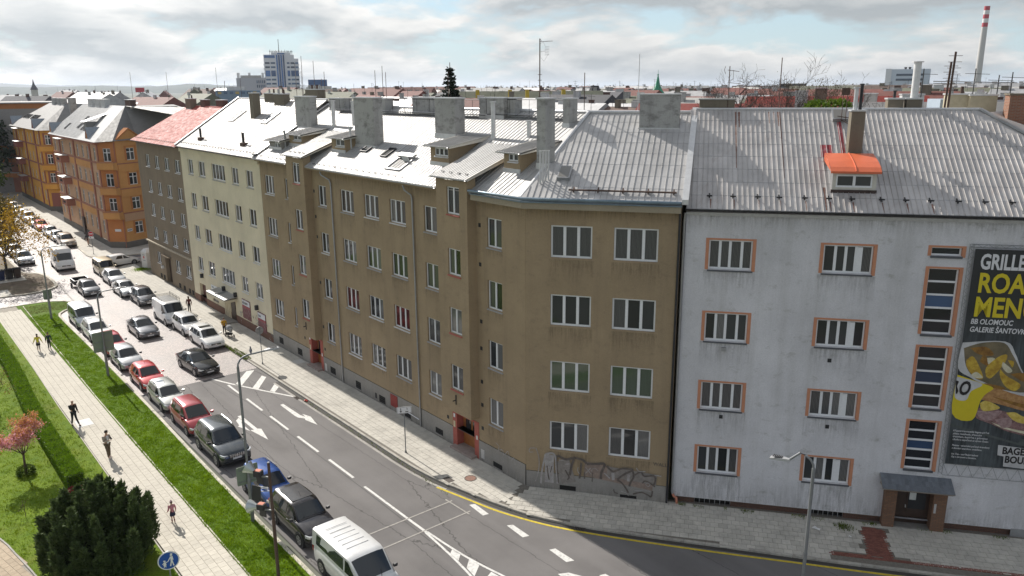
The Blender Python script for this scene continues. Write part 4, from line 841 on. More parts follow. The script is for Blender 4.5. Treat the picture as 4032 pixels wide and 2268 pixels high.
# blue gutter and sheet cornice round the bend
cor = [(-3.9, -0.62), (0.32, -0.62)] + [toB(7.75, -0.62)]
cb_ = MB(); cl_ = [Vector(p) for p in cor]; cin = [(-3.9, 0.0), (0.0, 0.0), toB(7.75, 0.0)]
for i in range(2):
    a, b, c, d = cl_[i], cl_[i + 1], cin[i + 1], cin[i]
    cb_.quad((*a, 15.98), (*b, 15.98), (*c, 16.12), (*d, 16.12)); cb_.quad((*a, 15.93), (*b, 15.93), (*b, 15.98), (*a, 15.98))
cb_.build('cornice_sheet', gutter_b, HB)
cc_ = MB()
for i in range(2):
    a, b, c, d = [Vector(p) for p in ((-3.9, -0.55), (0.29, -0.55), toB(7.72, -0.55))][i], [Vector(p) for p in ((-3.9, -0.55), (0.29, -0.55), toB(7.72, -0.55))][i + 1], cin[i + 1], cin[i]
    cc_.quad((*a, 15.62), (*b, 15.62), (*b, 15.925), (*a, 15.925)); cc_.quad((*a, 15.62), (*d, 15.55), (*c, 15.55), (*b, 15.62))
cc_.build('cornice', plaster('pale_cornice', (0.33, 0.285, 0.21), (0.2, 0.17, 0.12)), HB)
MB().tube([(-4.0, -0.60, 16.12), (0.33, -0.60, 16.12), (*toB(7.72, -0.60), 16.12)], 0.085, 8).build('gutter', gutter_b, HB, smooth=50)
def putB(m, name, mat, x, y, z, parent=HB, tilt=None):
    xx, yy = toB(x, y); o = m.build(name, mat, parent, (xx, yy, z)); o.rotation_euler = (tilt or 0, 0, BZ); return o
zB = lambda y: 16.15 + SLB * (y + 0.5)
ch = MB().box(0, 2.1, 0, 0.9, -0.3, 2.0); o = putB(ch, 'chimney', chim_g, 5.02, 5.15, 19.05); MB().box(-0.05, 2.15, -0.05, 0.95, 2.0, 2.06).build('chimney_cap', flash, o); MB().box(-0.05, 2.15, -0.06, 0.93, -0.3, 0.28).build('flashing', flash, o)
m = MB(); m.box(0, 0.66, 0, 1.05, 0, 0.2); o = putB(m, 'skylight', gutter_z, 1.42, 0.83, zB(0.83), tilt=math.atan(SLB)); MB().quad((0.07, 0.07, 0.205), (0.59, 0.07, 0.205), (0.59, 0.98, 0.205), (0.07, 0.98, 0.205)).build('pane', glassy('old_skylight_glass', (0.22, 0.21, 0.19), 0.3), o)
m = MB().tube([(0, 0, 0.14), (5.25, 0, 0.14)], 0.045, 6)
for k in range(5): m.box(0.2 + 1.22 * k, 0.26 + 1.22 * k, -0.02, 0.28, 0.0, 0.14)
putB(m, 'snow_rail', rust_m, 2.2, 0.0, zB(0.0), tilt=math.atan(SLB))
o = None
for k in range(4):
    x, y = toB(0.62 + 0.12 * k, 0.55 + 0.1 * k); flue(HB, x, y, 16.6, 18.35, 0.045, flash)
m = MB().box(0, 0.26, -0.02, 7.08, 0, 0.30); m2 = putB(MB().prism([(0, -0.55, 16.05), (0.30, -0.55, 16.05), (0.30, 6.7, 20.12), (0, 6.7, 20.12)], (0, 0, 0.24)), 'party_wall_cap', flash, 7.74, 0, 0)
# graffiti: painted strokes standing a few millimetres off the wall
def stroke(pts, w, mat, name='graffiti', wob=0.0):
    P = smooth_line(pts, 5); a = offset(P, w / 2); b = offset(P, -w / 2); m = MB()
    for i in range(len(P) - 1): m.quad((a[i].x, 0, a[i].y), (a[i + 1].x, 0, a[i + 1].y), (b[i + 1].x, 0, b[i + 1].y), (b[i].x, 0, b[i].y))
    global GOFF
    GOFF += 0.0009; x, y = toB(0, -0.037 - GOFF); return m.build(name, mat, HB, (x, y, 0), BZ)
GOFF = 0.0
gp = lambda n, c: pm(n, c, 0.85, var=0.3, scale=5, dirt=(0.24, 0.20, 0.16), dirtamt=0.6, dscale=4)
spray_w, spray_g, spray_k, spray_p = gp('spray_pale', (0.36, 0.34, 0.33)), gp('spray_grey', (0.25, 0.225, 0.205)), gp('spray_black', (0.12, 0.10, 0.088)), gp('spray_pink', (0.27, 0.205, 0.17))
X0 = lambda px, py: (0.02 + (px - 50) / 2440 * 7.5, (790 + (px - 50) * 0.1152 - py) * (0.0035 - (px - 50) / 2430 * 0.0008))
for pts, w, m in (([(1100, 420), (2300, 640)], 0.85, spray_p), ([(700, 300), (830, 700)], 0.8, spray_g), ([(470, 200), (470, 700)], 0.5, spray_w), ([(1500, 450), (2350, 560)], 0.6, spray_g),
                  ([(400, 200), (340, 480), (320, 720)], 0.10, spray_w), ([(400, 195), (560, 195), (600, 480), (620, 720)], 0.10, spray_w), ([(430, 400), (450, 560), (470, 650)], 0.07, spray_k), ([(520, 400), (490, 520)], 0.05, spray_k), ([(600, 200), (615, 460), (640, 700)], 0.06, spray_k),
                  ([(620, 210), (760, 270), (900, 250), (870, 380), (840, 560)], 0.13, spray_k), ([(640, 290), (740, 290)], 0.05, spray_w), ([(750, 360), (830, 350)], 0.05, spray_w), ([(760, 460), (790, 520), (830, 590), (800, 640)], 0.08, spray_k), ([(900, 230), (1060, 260), (1140, 330)], 0.12, spray_k),
                  ([(1040, 320), (1030, 480), (1015, 610)], 0.10, spray_k), ([(1100, 480), (1105, 610)], 0.07, spray_k), ([(990, 400), (980, 460), (1010, 520)], 0.04, spray_w), ([(1120, 390), (1220, 520)], 0.04, spray_w), ([(1210, 400), (1120, 510)], 0.04, spray_w), ([(1230, 470), (1240, 420), (1300, 410), (1340, 450)], 0.035, spray_w), ([(1245, 490), (1240, 660)], 0.05, spray_k),
                  ([(1140, 330), (1300, 320), (1450, 310), (1400, 480), (1390, 600)], 0.13, spray_k), ([(1490, 340), (1600, 440), (1760, 370), (1940, 380), (1800, 480), (1680, 590)], 0.11, spray_k), ([(1450, 480), (1550, 580)], 0.07, spray_w), ([(1600, 470), (1610, 610)], 0.16, spray_w), ([(1680, 600), (1780, 680), (1880, 850)], 0.09, spray_k), ([(1940, 400), (1960, 520), (1910, 640), (1890, 720)], 0.10, spray_k), ([(1880, 480), (1870, 620)], 0.14, spray_w),
                  ([(1980, 480), (2080, 410), (2140, 490), (2300, 470), (2330, 560), (2300, 690)], 0.09, spray_k), ([(2110, 640), (2160, 590), (2260, 640), (2330, 700)], 0.08, spray_k), ([(2170, 650), (2210, 625), (2245, 665), (2210, 700), (2170, 655)], 0.04, spray_w), ([(1960, 870), (2100, 830), (2200, 870), (2270, 910), (2290, 790)], 0.08, spray_k), ([(1980, 800), (2150, 790), (2260, 800)], 0.05, spray_w), ([(1620, 790), (1640, 850), (1700, 870)], 0.05, spray_k), ([(1750, 820), (1850, 860), (1880, 910)], 0.03, spray_w), ([(2310, 450), (2390, 460), (2430, 465)], 0.05, spray_w),
                  ([(220, 100), (120, 110), (110, 170), (180, 170)], 0.04, spray_w), ([(230, 100), (280, 250), (285, 420), (260, 560), (220, 680)], 0.045, spray_w), ([(2000, 330), (2050, 400), (2160, 390)], 0.05, spray_w)):
    stroke([X0(*p) for p in pts], w, m)
def word(txt, size, mat, parent, loc, rot, name='lettering', sx=1.0, bold=0.0, shear=0.0, ext=0.002, align='LEFT'):
    """flat lettering turned into a mesh, as geometry at its real place"""
    cu_ = bpy.data.curves.new(name, 'FONT'); cu_.body = txt; cu_.size = size; cu_.offset = bold; cu_.shear = shear; cu_.extrude = ext; cu_.resolution_u = 3; cu_.align_x = align
    tmp = bpy.data.objects.new('tmp', cu_); C.objects.link(tmp); dg = bpy.context.evaluated_depsgraph_get(); me = bpy.data.meshes.new_from_object(tmp.evaluated_get(dg)); bpy.data.objects.remove(tmp); bpy.data.curves.remove(cu_)
    me.name = name; me.materials.clear(); o = put(name, me, mat, parent, loc, rot); o.scale = (sx, 1, 1); return o
x, y = toB(6.88, -0.012); word('WALL', 0.30, spray_k, HB, (x, y, 2.16), (math.pi / 2, 0, BZ), 'graffiti', 0.9)
for pts in ([(-2.6, 1.75), (-2.3, 1.6), (-2.4, 1.35), (-2.0, 1.5), (-1.9, 1.2)], [(-1.8, 1.3), (-1.5, 1.6), (-1.4, 1.2)], [(-1.2, 1.15), (-1.0, 1.4), (-0.9, 1.0)]):
    P = smooth_line(pts, 4); a = offset(P, 0.02); b = offset(P, -0.02); m = MB()
    for i in range(len(P) - 1): m.quad((a[i].x, 0, a[i].y), (a[i + 1].x, 0, a[i + 1].y), (b[i + 1].x, 0, b[i + 1].y), (b[i].x, 0, b[i].y))
    m.build('graffiti', spray_w, HB, (0, -0.039 if pts[0][0] > -1.5 else -0.041, 0))
# ---------------------------------------------------------------- grey house with the big banner
GZ = R(37.5); GX, GY = 6.35, 4.73
HG = thing('apartment_house', 'light grey rendered house with salmon window borders and a huge banner', 'house', (GX, GY, 0), GZ)
salmon = pm('salmon_trim', (0.52, 0.235, 0.135), 0.85, var=0.08, scale=3, bump=0.1)
GR = [14.36, 10.70, 7.05, 3.50]
rowsG = [t - 0.08 for t in GR]
cG = [(1.17, 3.22), (6.42, 8.62)]
holes = [(c[0], c[1], t - 1.40, t, 0.2) for c in cG for t in rowsG]
holes = [(c[0], c[1], t - 1.40 - (0.05 if i == 0 else 0), t - (0.05 if i else 0), 0.2) for i, c in enumerate(cG) for t in rowsG]
stair = [(11.07, 12.36, 13.9, 14.28, 0.2), (11.07, 12.36, 10.14, 13.29, 0.2), (11.07, 12.36, 6.42, 9.5, 0.2), (11.07, 12.36, 3.2, 5.72, 0.2)]
wall('wall', HG, greyw, 0.03, 18.7, 0.45, 15.62, holes + stair + [(10.3, 13.12, 0.45, 2.62, 0.3)], 0.0, 0.2, y_back=12.0)
wall('brick_plinth', HG, brick_d, 0.1, 18.6, -0.05, 0.45, [(1.16, 3.0, 0.06, 0.38, 0.25), (6.9, 8.55, 0.06, 0.36, 0.25), (10.3, 13.12, -0.05, 0.45, 0.3)], 0.14, 0.12)
MB().box(0.03, 10.3, 0.0, 0.14, 0.44, 0.452).box(13.12, 18.7, 0.0, 0.14, 0.44, 0.452).build('render_edge', plinth_m, HG)
for x0, x1 in ((1.16, 3.0), (6.9, 8.55)):
    o = MB().box(x0, x1, 0.30, 0.34, 0.06, 0.38).build('basement_window', hole_m, HG); f = MB(); n = 7
    for k in range(n + 1): f.box(x0 + (x1 - x0) * k / n - 0.015, x0 + (x1 - x0) * k / n + 0.015, 0.16, 0.18, 0.06, 0.38)
    f.box(x0, x1, 0.155, 0.185, 0.36, 0.385); f.build('grille', gutter_z, o)
MB().box(16.2, 16.9, -0.02, 0.0, -0.02, 0.5).build('wall_hatch', gutter_z, HG)
def border(x0, x1, z0, z1, w=0.15):
    """salmon painted border on both sides and the head of an opening"""
    m = MB(); t = 0.012; m.box(x0 - w, x0, -t, 0, z0 - 0.02, z1 + 0.09).box(x1, x1 + w, -t, 0, z0 - 0.06, z1 + 0.09).box(x0, x1, -t, 0, z1, z1 + 0.09)
    m.quad((x0 + 0.004, 0, z0), (x0 + 0.004, 0.12, z0), (x0 + 0.004, 0.12, z1), (x0 + 0.004, 0, z1)).quad((x1 - 0.004, 0, z0), (x1 - 0.004, 0.12, z0), (x1 - 0.004, 0.12, z1), (x1 - 0.004, 0, z1))
    m.build('window_border', salmon, HG)
for i, c in enumerate(cG):
    for j, t in enumerate(rowsG):
        w = c[1] - c[0]; z1 = t - (0.05 if i else 0); z0 = t - 1.40 - (0.05 if i == 0 else 0)
        window(HG, c[0], c[1], z0, z1, 4, 0, 0.12, sill_dark, kind=[1, 0, 1, 0][j] if i == 0 else 0, fw=0.075, mull=[w * 0.26, w * 0.49, w * 0.76] if i == 0 else [w * 0.25, w * 0.46, w * 0.665]); border(c[0], c[1], z0, z1)
        if i: MB().box(c[0] + w * 0.68, c[0] + w * 0.79, 0.09, 0.125, z0 + 0.1, z1 - 0.09).build('frame_panel', white_pvc, HG)
glass_k = glassy('stair_glass', (0.016, 0.018, 0.022)); glass_b = glassy('blue_stair_glass', (0.035, 0.065, 0.13), 0.08)
for k, s in enumerate(stair):
    n = 1 if k == 0 else 5; h = s[3] - s[2]; f = MB(); w = s[1] - s[0]; fr = 0.05
    f.box(0, w, 0, 0.06, 0, fr * 1.4).box(0, w, 0, 0.06, h - fr, h).box(0, fr, 0, 0.06, fr * 1.4, h - fr).box(w - fr * 1.6, w, 0, 0.06, fr * 1.4, h - fr)
    for q in range(1, n): f.box(fr, w - fr * 1.6, -0.012, 0.055, h * q / n - 0.045, h * q / n + 0.045)
    o = f.build('stair_window', white_pvc, HG, (s[0], 0.12, s[2]))
    for q in range(n):
        blue = n == 5 and q == 2
        MB().quad((fr, 0.03, h * q / n), (w - fr, 0.03, h * q / n), (w - fr, 0.03, h * (q + 1) / n), (fr, 0.03, h * (q + 1) / n)).build('pane', glass_b if blue else glass_k, o)
    MB().box(-0.03, w + 0.03, -0.19, 0.0, -0.11, -0.01).build('sill', sill_dark, o); border(s[0], s[1], s[2], s[3])
stains(HG, [(c[0] - 0.2, c[1] + 0.2, t - 1.4 - 1.5, t - 1.5) for c in cG for t in rowsG] + [(0.1, 18.4, 14.7, 15.45)], st_g, -0.003); stains(HG, [(0.05, 10.25, 0.47, 1.9), (13.2, 18.5, 0.47, 1.6)], st_g, -0.005, True)
vents(HG, [(2.17, 8.77), (2.24, 5.14), (7.16, 8.52), (7.36, 5.06)], 0, 0.09)
MB().box(2.05, 2.27, -0.10, 0.0, 8.68, 8.86).build('vent_box', gutter_z, HG)
# doorway with brick piers and tiled canopy
MB().box(10.3, 10.85, -0.35, 0.3, -0.02, 2.3).build('brick_pier', brick_p, HG); MB().box(12.5, 13.12, -0.35, 0.3, -0.02, 2.3).build('brick_pier', brick_p, HG)
d = MB().box(10.85, 12.5, 0.20, 0.28, 0.1, 2.2).build('door', wood_k, HG); MB().box(11.45, 12.4, 0.17, 0.199, 0.85, 2.05).build('door_leaf', wood_k, d); MB().quad((11.52, 0.165, 0.95), (12.32, 0.165, 0.95), (12.32, 0.165, 1.98), (11.52, 0.165, 1.98)).build('pane', glass_k, d)
MB().box(11.56, 11.86, 0.155, 0.163, 1.45, 1.85).build('notice', pm('paper_notice', (0.62, 0.64, 0.62), 0.9), d); MB().box(11.40, 11.44, 0.14, 0.19, 1.0, 1.15).build('handle', flash, d); MB().box(11.02, 11.15, 0.19, 0.199, 2.0, 2.08).build('green_sticker', pm('sticker_green', (0.18, 0.4, 0.12), 0.8), d)
MB().box(10.85, 12.5, -0.35, 0.2, -0.02, 0.16).build('door_step', pm('worn_step', (0.22, 0.21, 0.19), 0.9, var=0.2), HG); MB().box(12.56, 12.66, -0.37, -0.352, 1.1, 1.6).build('doorbell_panel', flash, HG)
cp = roof_plane(HG, 'canopy', 10.02, -0.85, 2.42, 0.85, 0.42, [(0, 0), (3.25, 0), (3.25, 0.95), (0, 0.95)], plinth_m, 0.08)
slate = pm('slate_tile', (0.13, 0.145, 0.165), 0.6, var=0.2, scale=5, objvar=0.15)
pave_like = MB().box(0.005, 0.155, 0, 0.32, 0.0, 0.012).mesh('canopy_tile'); pave_like.materials.append(slate)
for r in range(3):
    for k in range(21): put('canopy_tile', pave_like, None, cp, (k * 0.154, r * 0.315, 0.004 + 0.002 * (r % 2)))
MB().box(10.1, 13.2, -0.75, -0.02, 2.30, 2.40).build('canopy_beam', brick_p, HG)
# roof
SLG = 4.45 / 6.5; LG = math.hypot(6.5, 4.45); zG = lambda y: 15.8 + SLG * (y + 0.3)
pG = [(0, 0), (20.75, 0), (14.25, LG), (0, LG)]
rG = roof_plane(HG, 'roof', 0.02, -0.3, 15.8, 6.5, 4.45, pG, metalG)
sheets(rG, pG, 0.2385, LG / 8, metalG, 0.022, 0.05, seam=0.024)
pg2 = MB().poly([(14.27, 6.2, 20.24), (20.77, -0.3, 15.79), (27, 6.2, 15.79)]).build('hip_roof', metalG, HG)
MB().poly([(0, 6.2, 20.24), (14.27, 6.2, 20.24), (20.7, 12.7, 15.8), (0, 12.7, 15.8)]).build('rear_roof', metalG, HG)
MB().tube([(0.3, 6.2, 20.27), (14.27, 6.2, 20.27)], 0.075, 8).build('ridge_cap', flash, HG, smooth=50); MB().prism([(14.2, 6.12, 20.23), (20.7, -0.38, 15.80), (20.95, -0.2, 15.80), (14.4, 6.35, 20.23)], (0, 0, 0.10)).build('hip_cap', gutter_z, HG)
MB().box(0.03, 18.9, -0.18, 0.0, 15.5, 15.64).build('cornice', pm('grey_cornice', (0.46, 0.45, 0.43), 0.8, var=0.15, dirt=(0.25, 0.24, 0.22), dirtamt=0.6), HG); gutter(HG, 0.0, 19, -0.38, 15.79, dark_m, 0.07)
guard_row(HG, [1.07, 2.16, 3.3, 4.27, 5.42, 6.49, 7.49, 8.77, 9.81, 10.86, 12.0, 13.1, 14.2, 15.3, 16.4], 0.33, zG(0.33) + 0.04, SLG, big=True)
rust_run = pm('rust_run', (0.19, 0.10, 0.075), 0.7, var=0.3, scale=6)
def run_stain(x, y0, y1, w):
    """rust that has run down the sheet: a thin film of its own shape"""
    m = MB(); n = 7
    for k in range(n):
        t0, t1 = k / n, (k + 1) / n; a, b = w * (1 - t0 * 0.6) * random.uniform(0.6, 1), w * (1 - t1 * 0.6) * random.uniform(0.6, 1); u0, u1 = y1 + (y0 - y1) * t0, y1 + (y0 - y1) * t1
        m.quad((x - a, u1, zG(u1) + 0.022), (x + a, u1, zG(u1) + 0.022), (x + b, u0, zG(u0) + 0.022), (x - b, u0, zG(u0) + 0.022))
    m.build('rust_stain', rust_run, HG)
for x in (1.07, 2.16, 3.3, 4.27, 5.42, 6.49, 7.49, 8.77, 9.81, 10.86): run_stain(x + 0.06, -0.25, 0.28, 0.045)
for x, a, b, w in ((2.35, 2.2, 6.0, 0.05), (2.52, 4.9, 6.0, 0.07), (4.6, 1.6, 6.0, 0.035), (4.05, 5.2, 6.0, 0.05), (4.3, 5.2, 6.0, 0.04), (4.5, 5.0, 6.0, 0.06), (6.35, -0.2, 1.1, 0.07)): run_stain(x, a, b, w)
# the strip between the two roofs, the low ridge chimney and the rooftop things
chimney(HG, 0.45, 2.3, 6.3, 7.0, 19.5, 20.75, chim_o, capmat=chim_g)
chimney(HG, 7.62, 8.25, 2.98, 3.7, 17.6, 20.25, chim_o); flue(HG, 7.8, 3.3, 20.3, 21.35, 0.10); flue(HG, 8.05, 3.42, 20.3, 21.5, 0.08, dark_m)
red_patch = pm('red_roof_paint', (0.33, 0.045, 0.055), 0.6, var=0.25, scale=4, dirt=(0.5, 0.42, 0.42), dirtamt=0.7, dscale=2.5)
for x, y0, y1, w in ((7.46, 3.2, 5.3, 0.10), (6.62, 2.95, 3.75, 0.20), (6.88, 2.95, 3.75, 0.10)):
    m = MB().quad((x - w, y0, zG(y0) + 0.024), (x + w, y0, zG(y0) + 0.024), (x + w, y1, zG(y1) + 0.024), (x - w, y1, zG(y1) + 0.024)); m.build('red_paint_patch', red_patch, HG)
# orange dormer
dr = wall('dormer', HG, pm('pale_board', (0.55, 0.53, 0.47), 0.8, var=0.12), 6.66, 8.6, 16.62, 17.62, [(6.82, 8.42, 16.83, 17.42)], 0.85, 0.06)
window(HG, 6.82, 8.42, 16.83, 17.42, 2, 0.85, 0.02, None, kind=0, fw=0.07)
m = MB()
for x in (6.66, 8.6): m.poly([(x, 0.85, 16.5), (x, 2.75, 17.85), (x, 0.85, 17.62)])
m.build('dormer_cheek', gutter_z, dr); MB().box(6.62, 8.64, 0.80, 0.87, 16.5, 16.72).build('flashing', pm('rotten_sill', (0.06, 0.04, 0.035), 0.9, var=0.4), dr)
orange = pm('orange_sheet', (0.60, 0.135, 0.055), 0.5, var=0.10, scale=2, bump=0.1)
o = MB(); prof = [(0.62, 17.60), (0.9, 17.78), (1.5, 17.98), (2.2, 18.14), (2.85, 18.26)]
for i in range(4): o.quad((6.52, *prof[i]), (8.74, *prof[i]), (8.74, *prof[i + 1]), (6.52, *prof[i + 1]))
o.box(6.52, 8.74, 0.60, 0.64, 17.50, 17.6); o.quad((6.52, 0.62, 17.58), (6.52, 2.85, 17.9), (6.52, 2.85, 18.26), (6.52, 1.5, 17.98)); dor = o.build('dormer_roof', orange, dr); MB().tube([(7.63, p[0], p[1] + 0.015) for p in prof], 0.025, 5).build('roof_seam', orange, dr)
# roof hatch with rail and ladder
hz = MB().box(0, 0.72, 0, 0.85, 0, 0.22); o = hz.build('roof_hatch', gutter_z, HG, (7.15, 5.3, zG(5.3))); o.rotation_euler = (math.atan(SLG), 0, 0); MB().quad((0.06, 0.06, 0.225), (0.66, 0.06, 0.225), (0.66, 0.79, 0.225), (0.06, 0.79, 0.225)).build('pane', MATS['old_skylight_glass'], o)
m = MB(); 
for x in (7.55, 7.75): m.tube([(x, 5.2, 19.7), (x, 5.2, 21.1)], 0.018, 5)
m.tube([(7.35, 5.2, 19.95), (8.0, 5.1, 19.85)], 0.02, 5).tube([(7.5, 5.1, 19.8), (7.95, 4.7, 19.5)], 0.018, 5).box(7.45, 7.85, 5.17, 5.22, 21.0, 21.35); m.build('roof_step_rail', rust_m, HG)
def far_chim(x, y, w, d, z1, m, pots=0): chimney(HG, x, x + w, y, y + d, 19.4, z1, m, pots=pots)
far_chim(10.0, 6.6, 0.75, 0.6, 20.75, chim_o); far_chim(10.9, 6.6, 0.75, 0.6, 20.75, chim_o); flue(HG, 11.3, 6.9, 20.7, 22.6, 0.19, pm('white_flue', (0.66, 0.66, 0.65), 0.5)); flue(HG, 10.35, 6.9, 20.7, 21.15, 0.07, dark_m)
cw = pm('cream_chimney', (0.42, 0.38, 0.27), 0.85, var=0.15)
far_chim(14.3, 8.0, 1.3, 0.7, 20.9, cw); far_chim(13.3, 8.3, 1.0, 0.7, 20.95, cw, 2)
for x, h in ((12.95, 23.1), (12.8, 22.6)):
    m = MB().tube([(x, 6.9, 20.0), (x + 0.06, 6.9, h)], 0.055, 6)
    for k in range(5): m.tube([(x - 0.25, 6.9, h - 0.2 - k * 0.3), (x + 0.4, 6.9, h - 0.2 - k * 0.3)], 0.012, 4)
    m.build('antenna_mast', rust_m, HG)
for (x, h, y) in ((15.6, 21.95, 8.2), (11.9, 22.3, 8), (14.7, 22.3, 9), (16.5, 22.1, 9)): MB().tube([(x, y, 19.5), (x, y, h)], 0.03, 5).tube([(x - 0.5, y, h - 0.25), (x + 0.7, y, h - 0.3)], 0.012, 4).build('antenna_mast', dark_m, HG)
MB().tube([(12.2, 7.2, 21.65), (16.2, 7.4, 21.55)], 0.025, 5).tube([(12.2, 7.2, 21.55), (14.2, 7.4, 21.5)], 0.02, 5).build('aerial_boom', gutter_z, HG)
for x, h, y in ((4.55, 22.9, 6.25), (1.93, 22.5, 6.3)):
    m = MB().tube([(x, y, 20.1), (x, y, h)], 0.025, 5)
    if x < 3: m.tube([(x - 0.1, y, h - 0.2), (x + 0.5, y, h - 0.28)], 0.014, 4).tube([(x + 0.2, y, h - 0.75), (x + 0.2, y, h - 0.2)], 0.01, 4).tube([(x - 0.05, y, h - 0.85), (x + 0.6, y, h - 0.9)], 0.012, 4).tube([(x - 0.22, y, h), (x - 0.28, y, h - 0.2), (x - 0.2, y, h - 0.4)], 0.012, 4)
    m.build('antenna_mast', rust_m, HG)
# brick chimneys of the house round the corner, at the right edge
HR = thing('brick_chimney_house', 'house corner with tall orange brick chimneys beyond the grey roof', 'house', (GX, GY, 0), GZ)
MB().poly([(14.7, 6.8, 20.1), (21.3, 0.6, 15.7), (30, 8, 15.7), (24, 14, 20.3)]).build('roof', metalC, HR)
chimney(HR, 17.1, 17.75, 4.4, 5.15, 17.0, 20.65, brick_o, capmat=chim_o); chimney(HR, 15.7, 16.9, 6.6, 7.3, 17.5, 20.95, brick_o, capmat=chim_o); chimney(HR, 15.0, 15.6, 8.4, 9.2, 17.5, 20.9, brick_o, capmat=chim_o)
for x, y in ((15.6, 5.6), (16.0, 5.9), (14.9, 6.0)):
    m = MB().box(0, 0.35, 0, 1.4, 0, 0.12); o = m.build('skylight', dark_m, HR, (x, y, 18.0)); o.rotation_euler = (R(-35), R(25), R(-40))
MB().box(13.3, 15.2, 9.5, 12, 18, 20.7).build('wall', pm('blue_shed', (0.30, 0.36, 0.42), 0.7, var=0.1), HR)
# pipes in the joint between brown and grey house
downpipe(HG, [(-0.02, -0.28, 15.6), (-0.05, -0.12, 15.1), (-0.02, -0.12, 0.75), (0.02, -0.12, 0.6)], gutter_z, 0.06); MB().tube([(0.02, -0.12, 0.62), (0.08, -0.14, 0.5), (0.22, -0.16, 0.42), (0.26, -0.17, 0.1)], 0.07, 8).build('drain_elbow', pm('clay_pipe', (0.50, 0.20, 0.13), 0.7), HG, smooth=50)
x, y = toB(7.66, -0.10); o = MB().tube([(0, 0, 15.9), (0, 0, 0.15)], 0.055, 8).build('downpipe', dark_m, HB, (x, y, 0), smooth=50)
# ---------------------------------------------------------------- banner on its truss frame
BN = thing('advertising_banner', 'huge dark food banner laced to a truss frame on the grey house', 'banner', (GX, GY, 0), GZ)
by, bx0, bx1, bz0, bz1 = -0.16, 12.83, 19.2, 3.72, 14.30
steel = pm('galvanised_steel', (0.30, 0.31, 0.31), 0.5, 0.6)
fr = MB()
def truss(p, q, off, n):
    p, q, off = Vector(p), Vector(q), Vector(off); fr.tube([p, q], 0.014, 4).tube([p + off, q + off], 0.014, 4)
    for k in range(n):
        a = p.lerp(q, k / n); b = p.lerp(q, (k + 0.5) / n) + off; c = p.lerp(q, (k + 1) / n); fr.tube([a, b], 0.009, 4, caps=False); fr.tube([b, c], 0.009, 4, caps=False)
truss((12.78, -0.10, 3.1), (12.78, -0.10, 14.5), (-0.17, 0, 0), 34); truss((12.65, -0.10, 14.36), (19.3, -0.10, 14.36), (0, 0, 0.14), 14); truss((12.78, -0.10, 3.68), (19.3, -0.10, 3.68), (0, 0, -0.62), 12)
fr.build('truss_frame', steel, BN)
def banner_cloth():
    m, nt, b, N, L = nodes('banner_print'); oc = N('ShaderNodeTexCoord').outputs['Object']; sp = N('ShaderNodeSeparateXYZ'); L(oc, sp.inputs[0])
    n1 = tex(N, L, 1.2, 5, 0.6, (6, 1, 0.5), 'obj'); n2 = tex(N, L, 0.5, 4, 0.6, None, 'obj')
    wood = mixnode(N, L, ramp(N, L, n1, 0.35, 0.7), (0.020, 0.024, 0.026), (0.075, 0.090, 0.098)); wood = mixnode(N, L, ramp(N, L, n2, 0.45, 0.7, 0, 0.6), wood, (0.13, 0.155, 0.165))
    cc = mixnode(N, L, ramp(N, L, sp.outputs[2], 9.6, 11.4), wood, (0.022, 0.024, 0.024)); L(cc, b.inputs['Base Color']); b.inputs['Roughness'].default_value = 0.55; MATS['banner'] = m; return m
m = MB(); nx, nz = 14, 20
for i in range(nx):
    for j in range(nz):
        P = lambda a, c: (bx0 + (bx1 - bx0) * a / nx, by + 0.012 * math.sin(a * 1.3) * math.cos(c * 0.9), bz0 + (bz1 - bz0) * c / nz)
        m.quad(P(i, j), P(i + 1, j), P(i + 1, j + 1), P(i, j + 1))
m.build('banner_cloth', banner_cloth(), BN, smooth=60)
pw, pyel = pm('print_white', (0.66, 0.66, 0.67), 0.6, var=0.03), pm('print_yellow', (0.62, 0.50, 0.015), 0.6, var=0.04)
E_ = (math.pi / 2, 0, 0); yb = by - 0.022
def print_word(t, x, z, h, m, sx=0.72, bold=0.02, shear=0.0): word(t, h / 0.70, m, BN, (x, yb, z), E_, 'lettering', sx, bold, shear, 0.001)
print_word('GRILLED', 13.10, 13.40, 0.68, pw, 0.62, 0.030); print_word('ROAST', 13.12, 12.32, 0.88, pyel, 0.74, 0.035); print_word('MENU', 13.10, 11.18, 0.90, pyel, 0.76, 0.035)
print_word('BB OLOMOUC', 13.05, 10.80, 0.24, pw, 0.78, 0.008, 0.12); print_word('GALERIE ŠANTOVKA', 13.05, 10.42, 0.24, pw, 0.78, 0.008, 0.12)
LZ = [0.0]
def shape(pts, m, smooth=4, name='printed_picture', closed=True):
    P = [Vector(p) for p in pts]
    if smooth: P = [Vector(p) for p in smooth_line([*pts, pts[0]], smooth)][:-1]
    LZ[0] += 0.0009; o = MB().poly([(p.x, by - 0.018 - LZ[0], p.y) for p in P]).build(name, m, BN); return o
def food(name, a, b, sc): 
    if name in MATS: return MATS[name]
    m, nt, bs, N, L = nodes(name); L(mixnode(N, L, ramp(N, L, tex(N, L, sc, 6, 0.7, None, 'obj'), 0.32, 0.68), a, b), bs.inputs['Base Color']); bs.inputs['Roughness'].default_value = 0.6; MATS[name] = m; return m
paper, paper_d = food('print_paper', (0.42, 0.42, 0.42), (0.60, 0.60, 0.60), 2), food('print_paper_shade', (0.10, 0.085, 0.05), (0.20, 0.16, 0.09), 2)
chip, chip2 = food('print_potato', (0.30, 0.16, 0.015), (0.62, 0.44, 0.05), 4), food('print_potato_dark', (0.14, 0.06, 0.012), (0.34, 0.18, 0.03), 4); crumb = food('print_cream', (0.45, 0.42, 0.28), (0.70, 0.66, 0.50), 8)
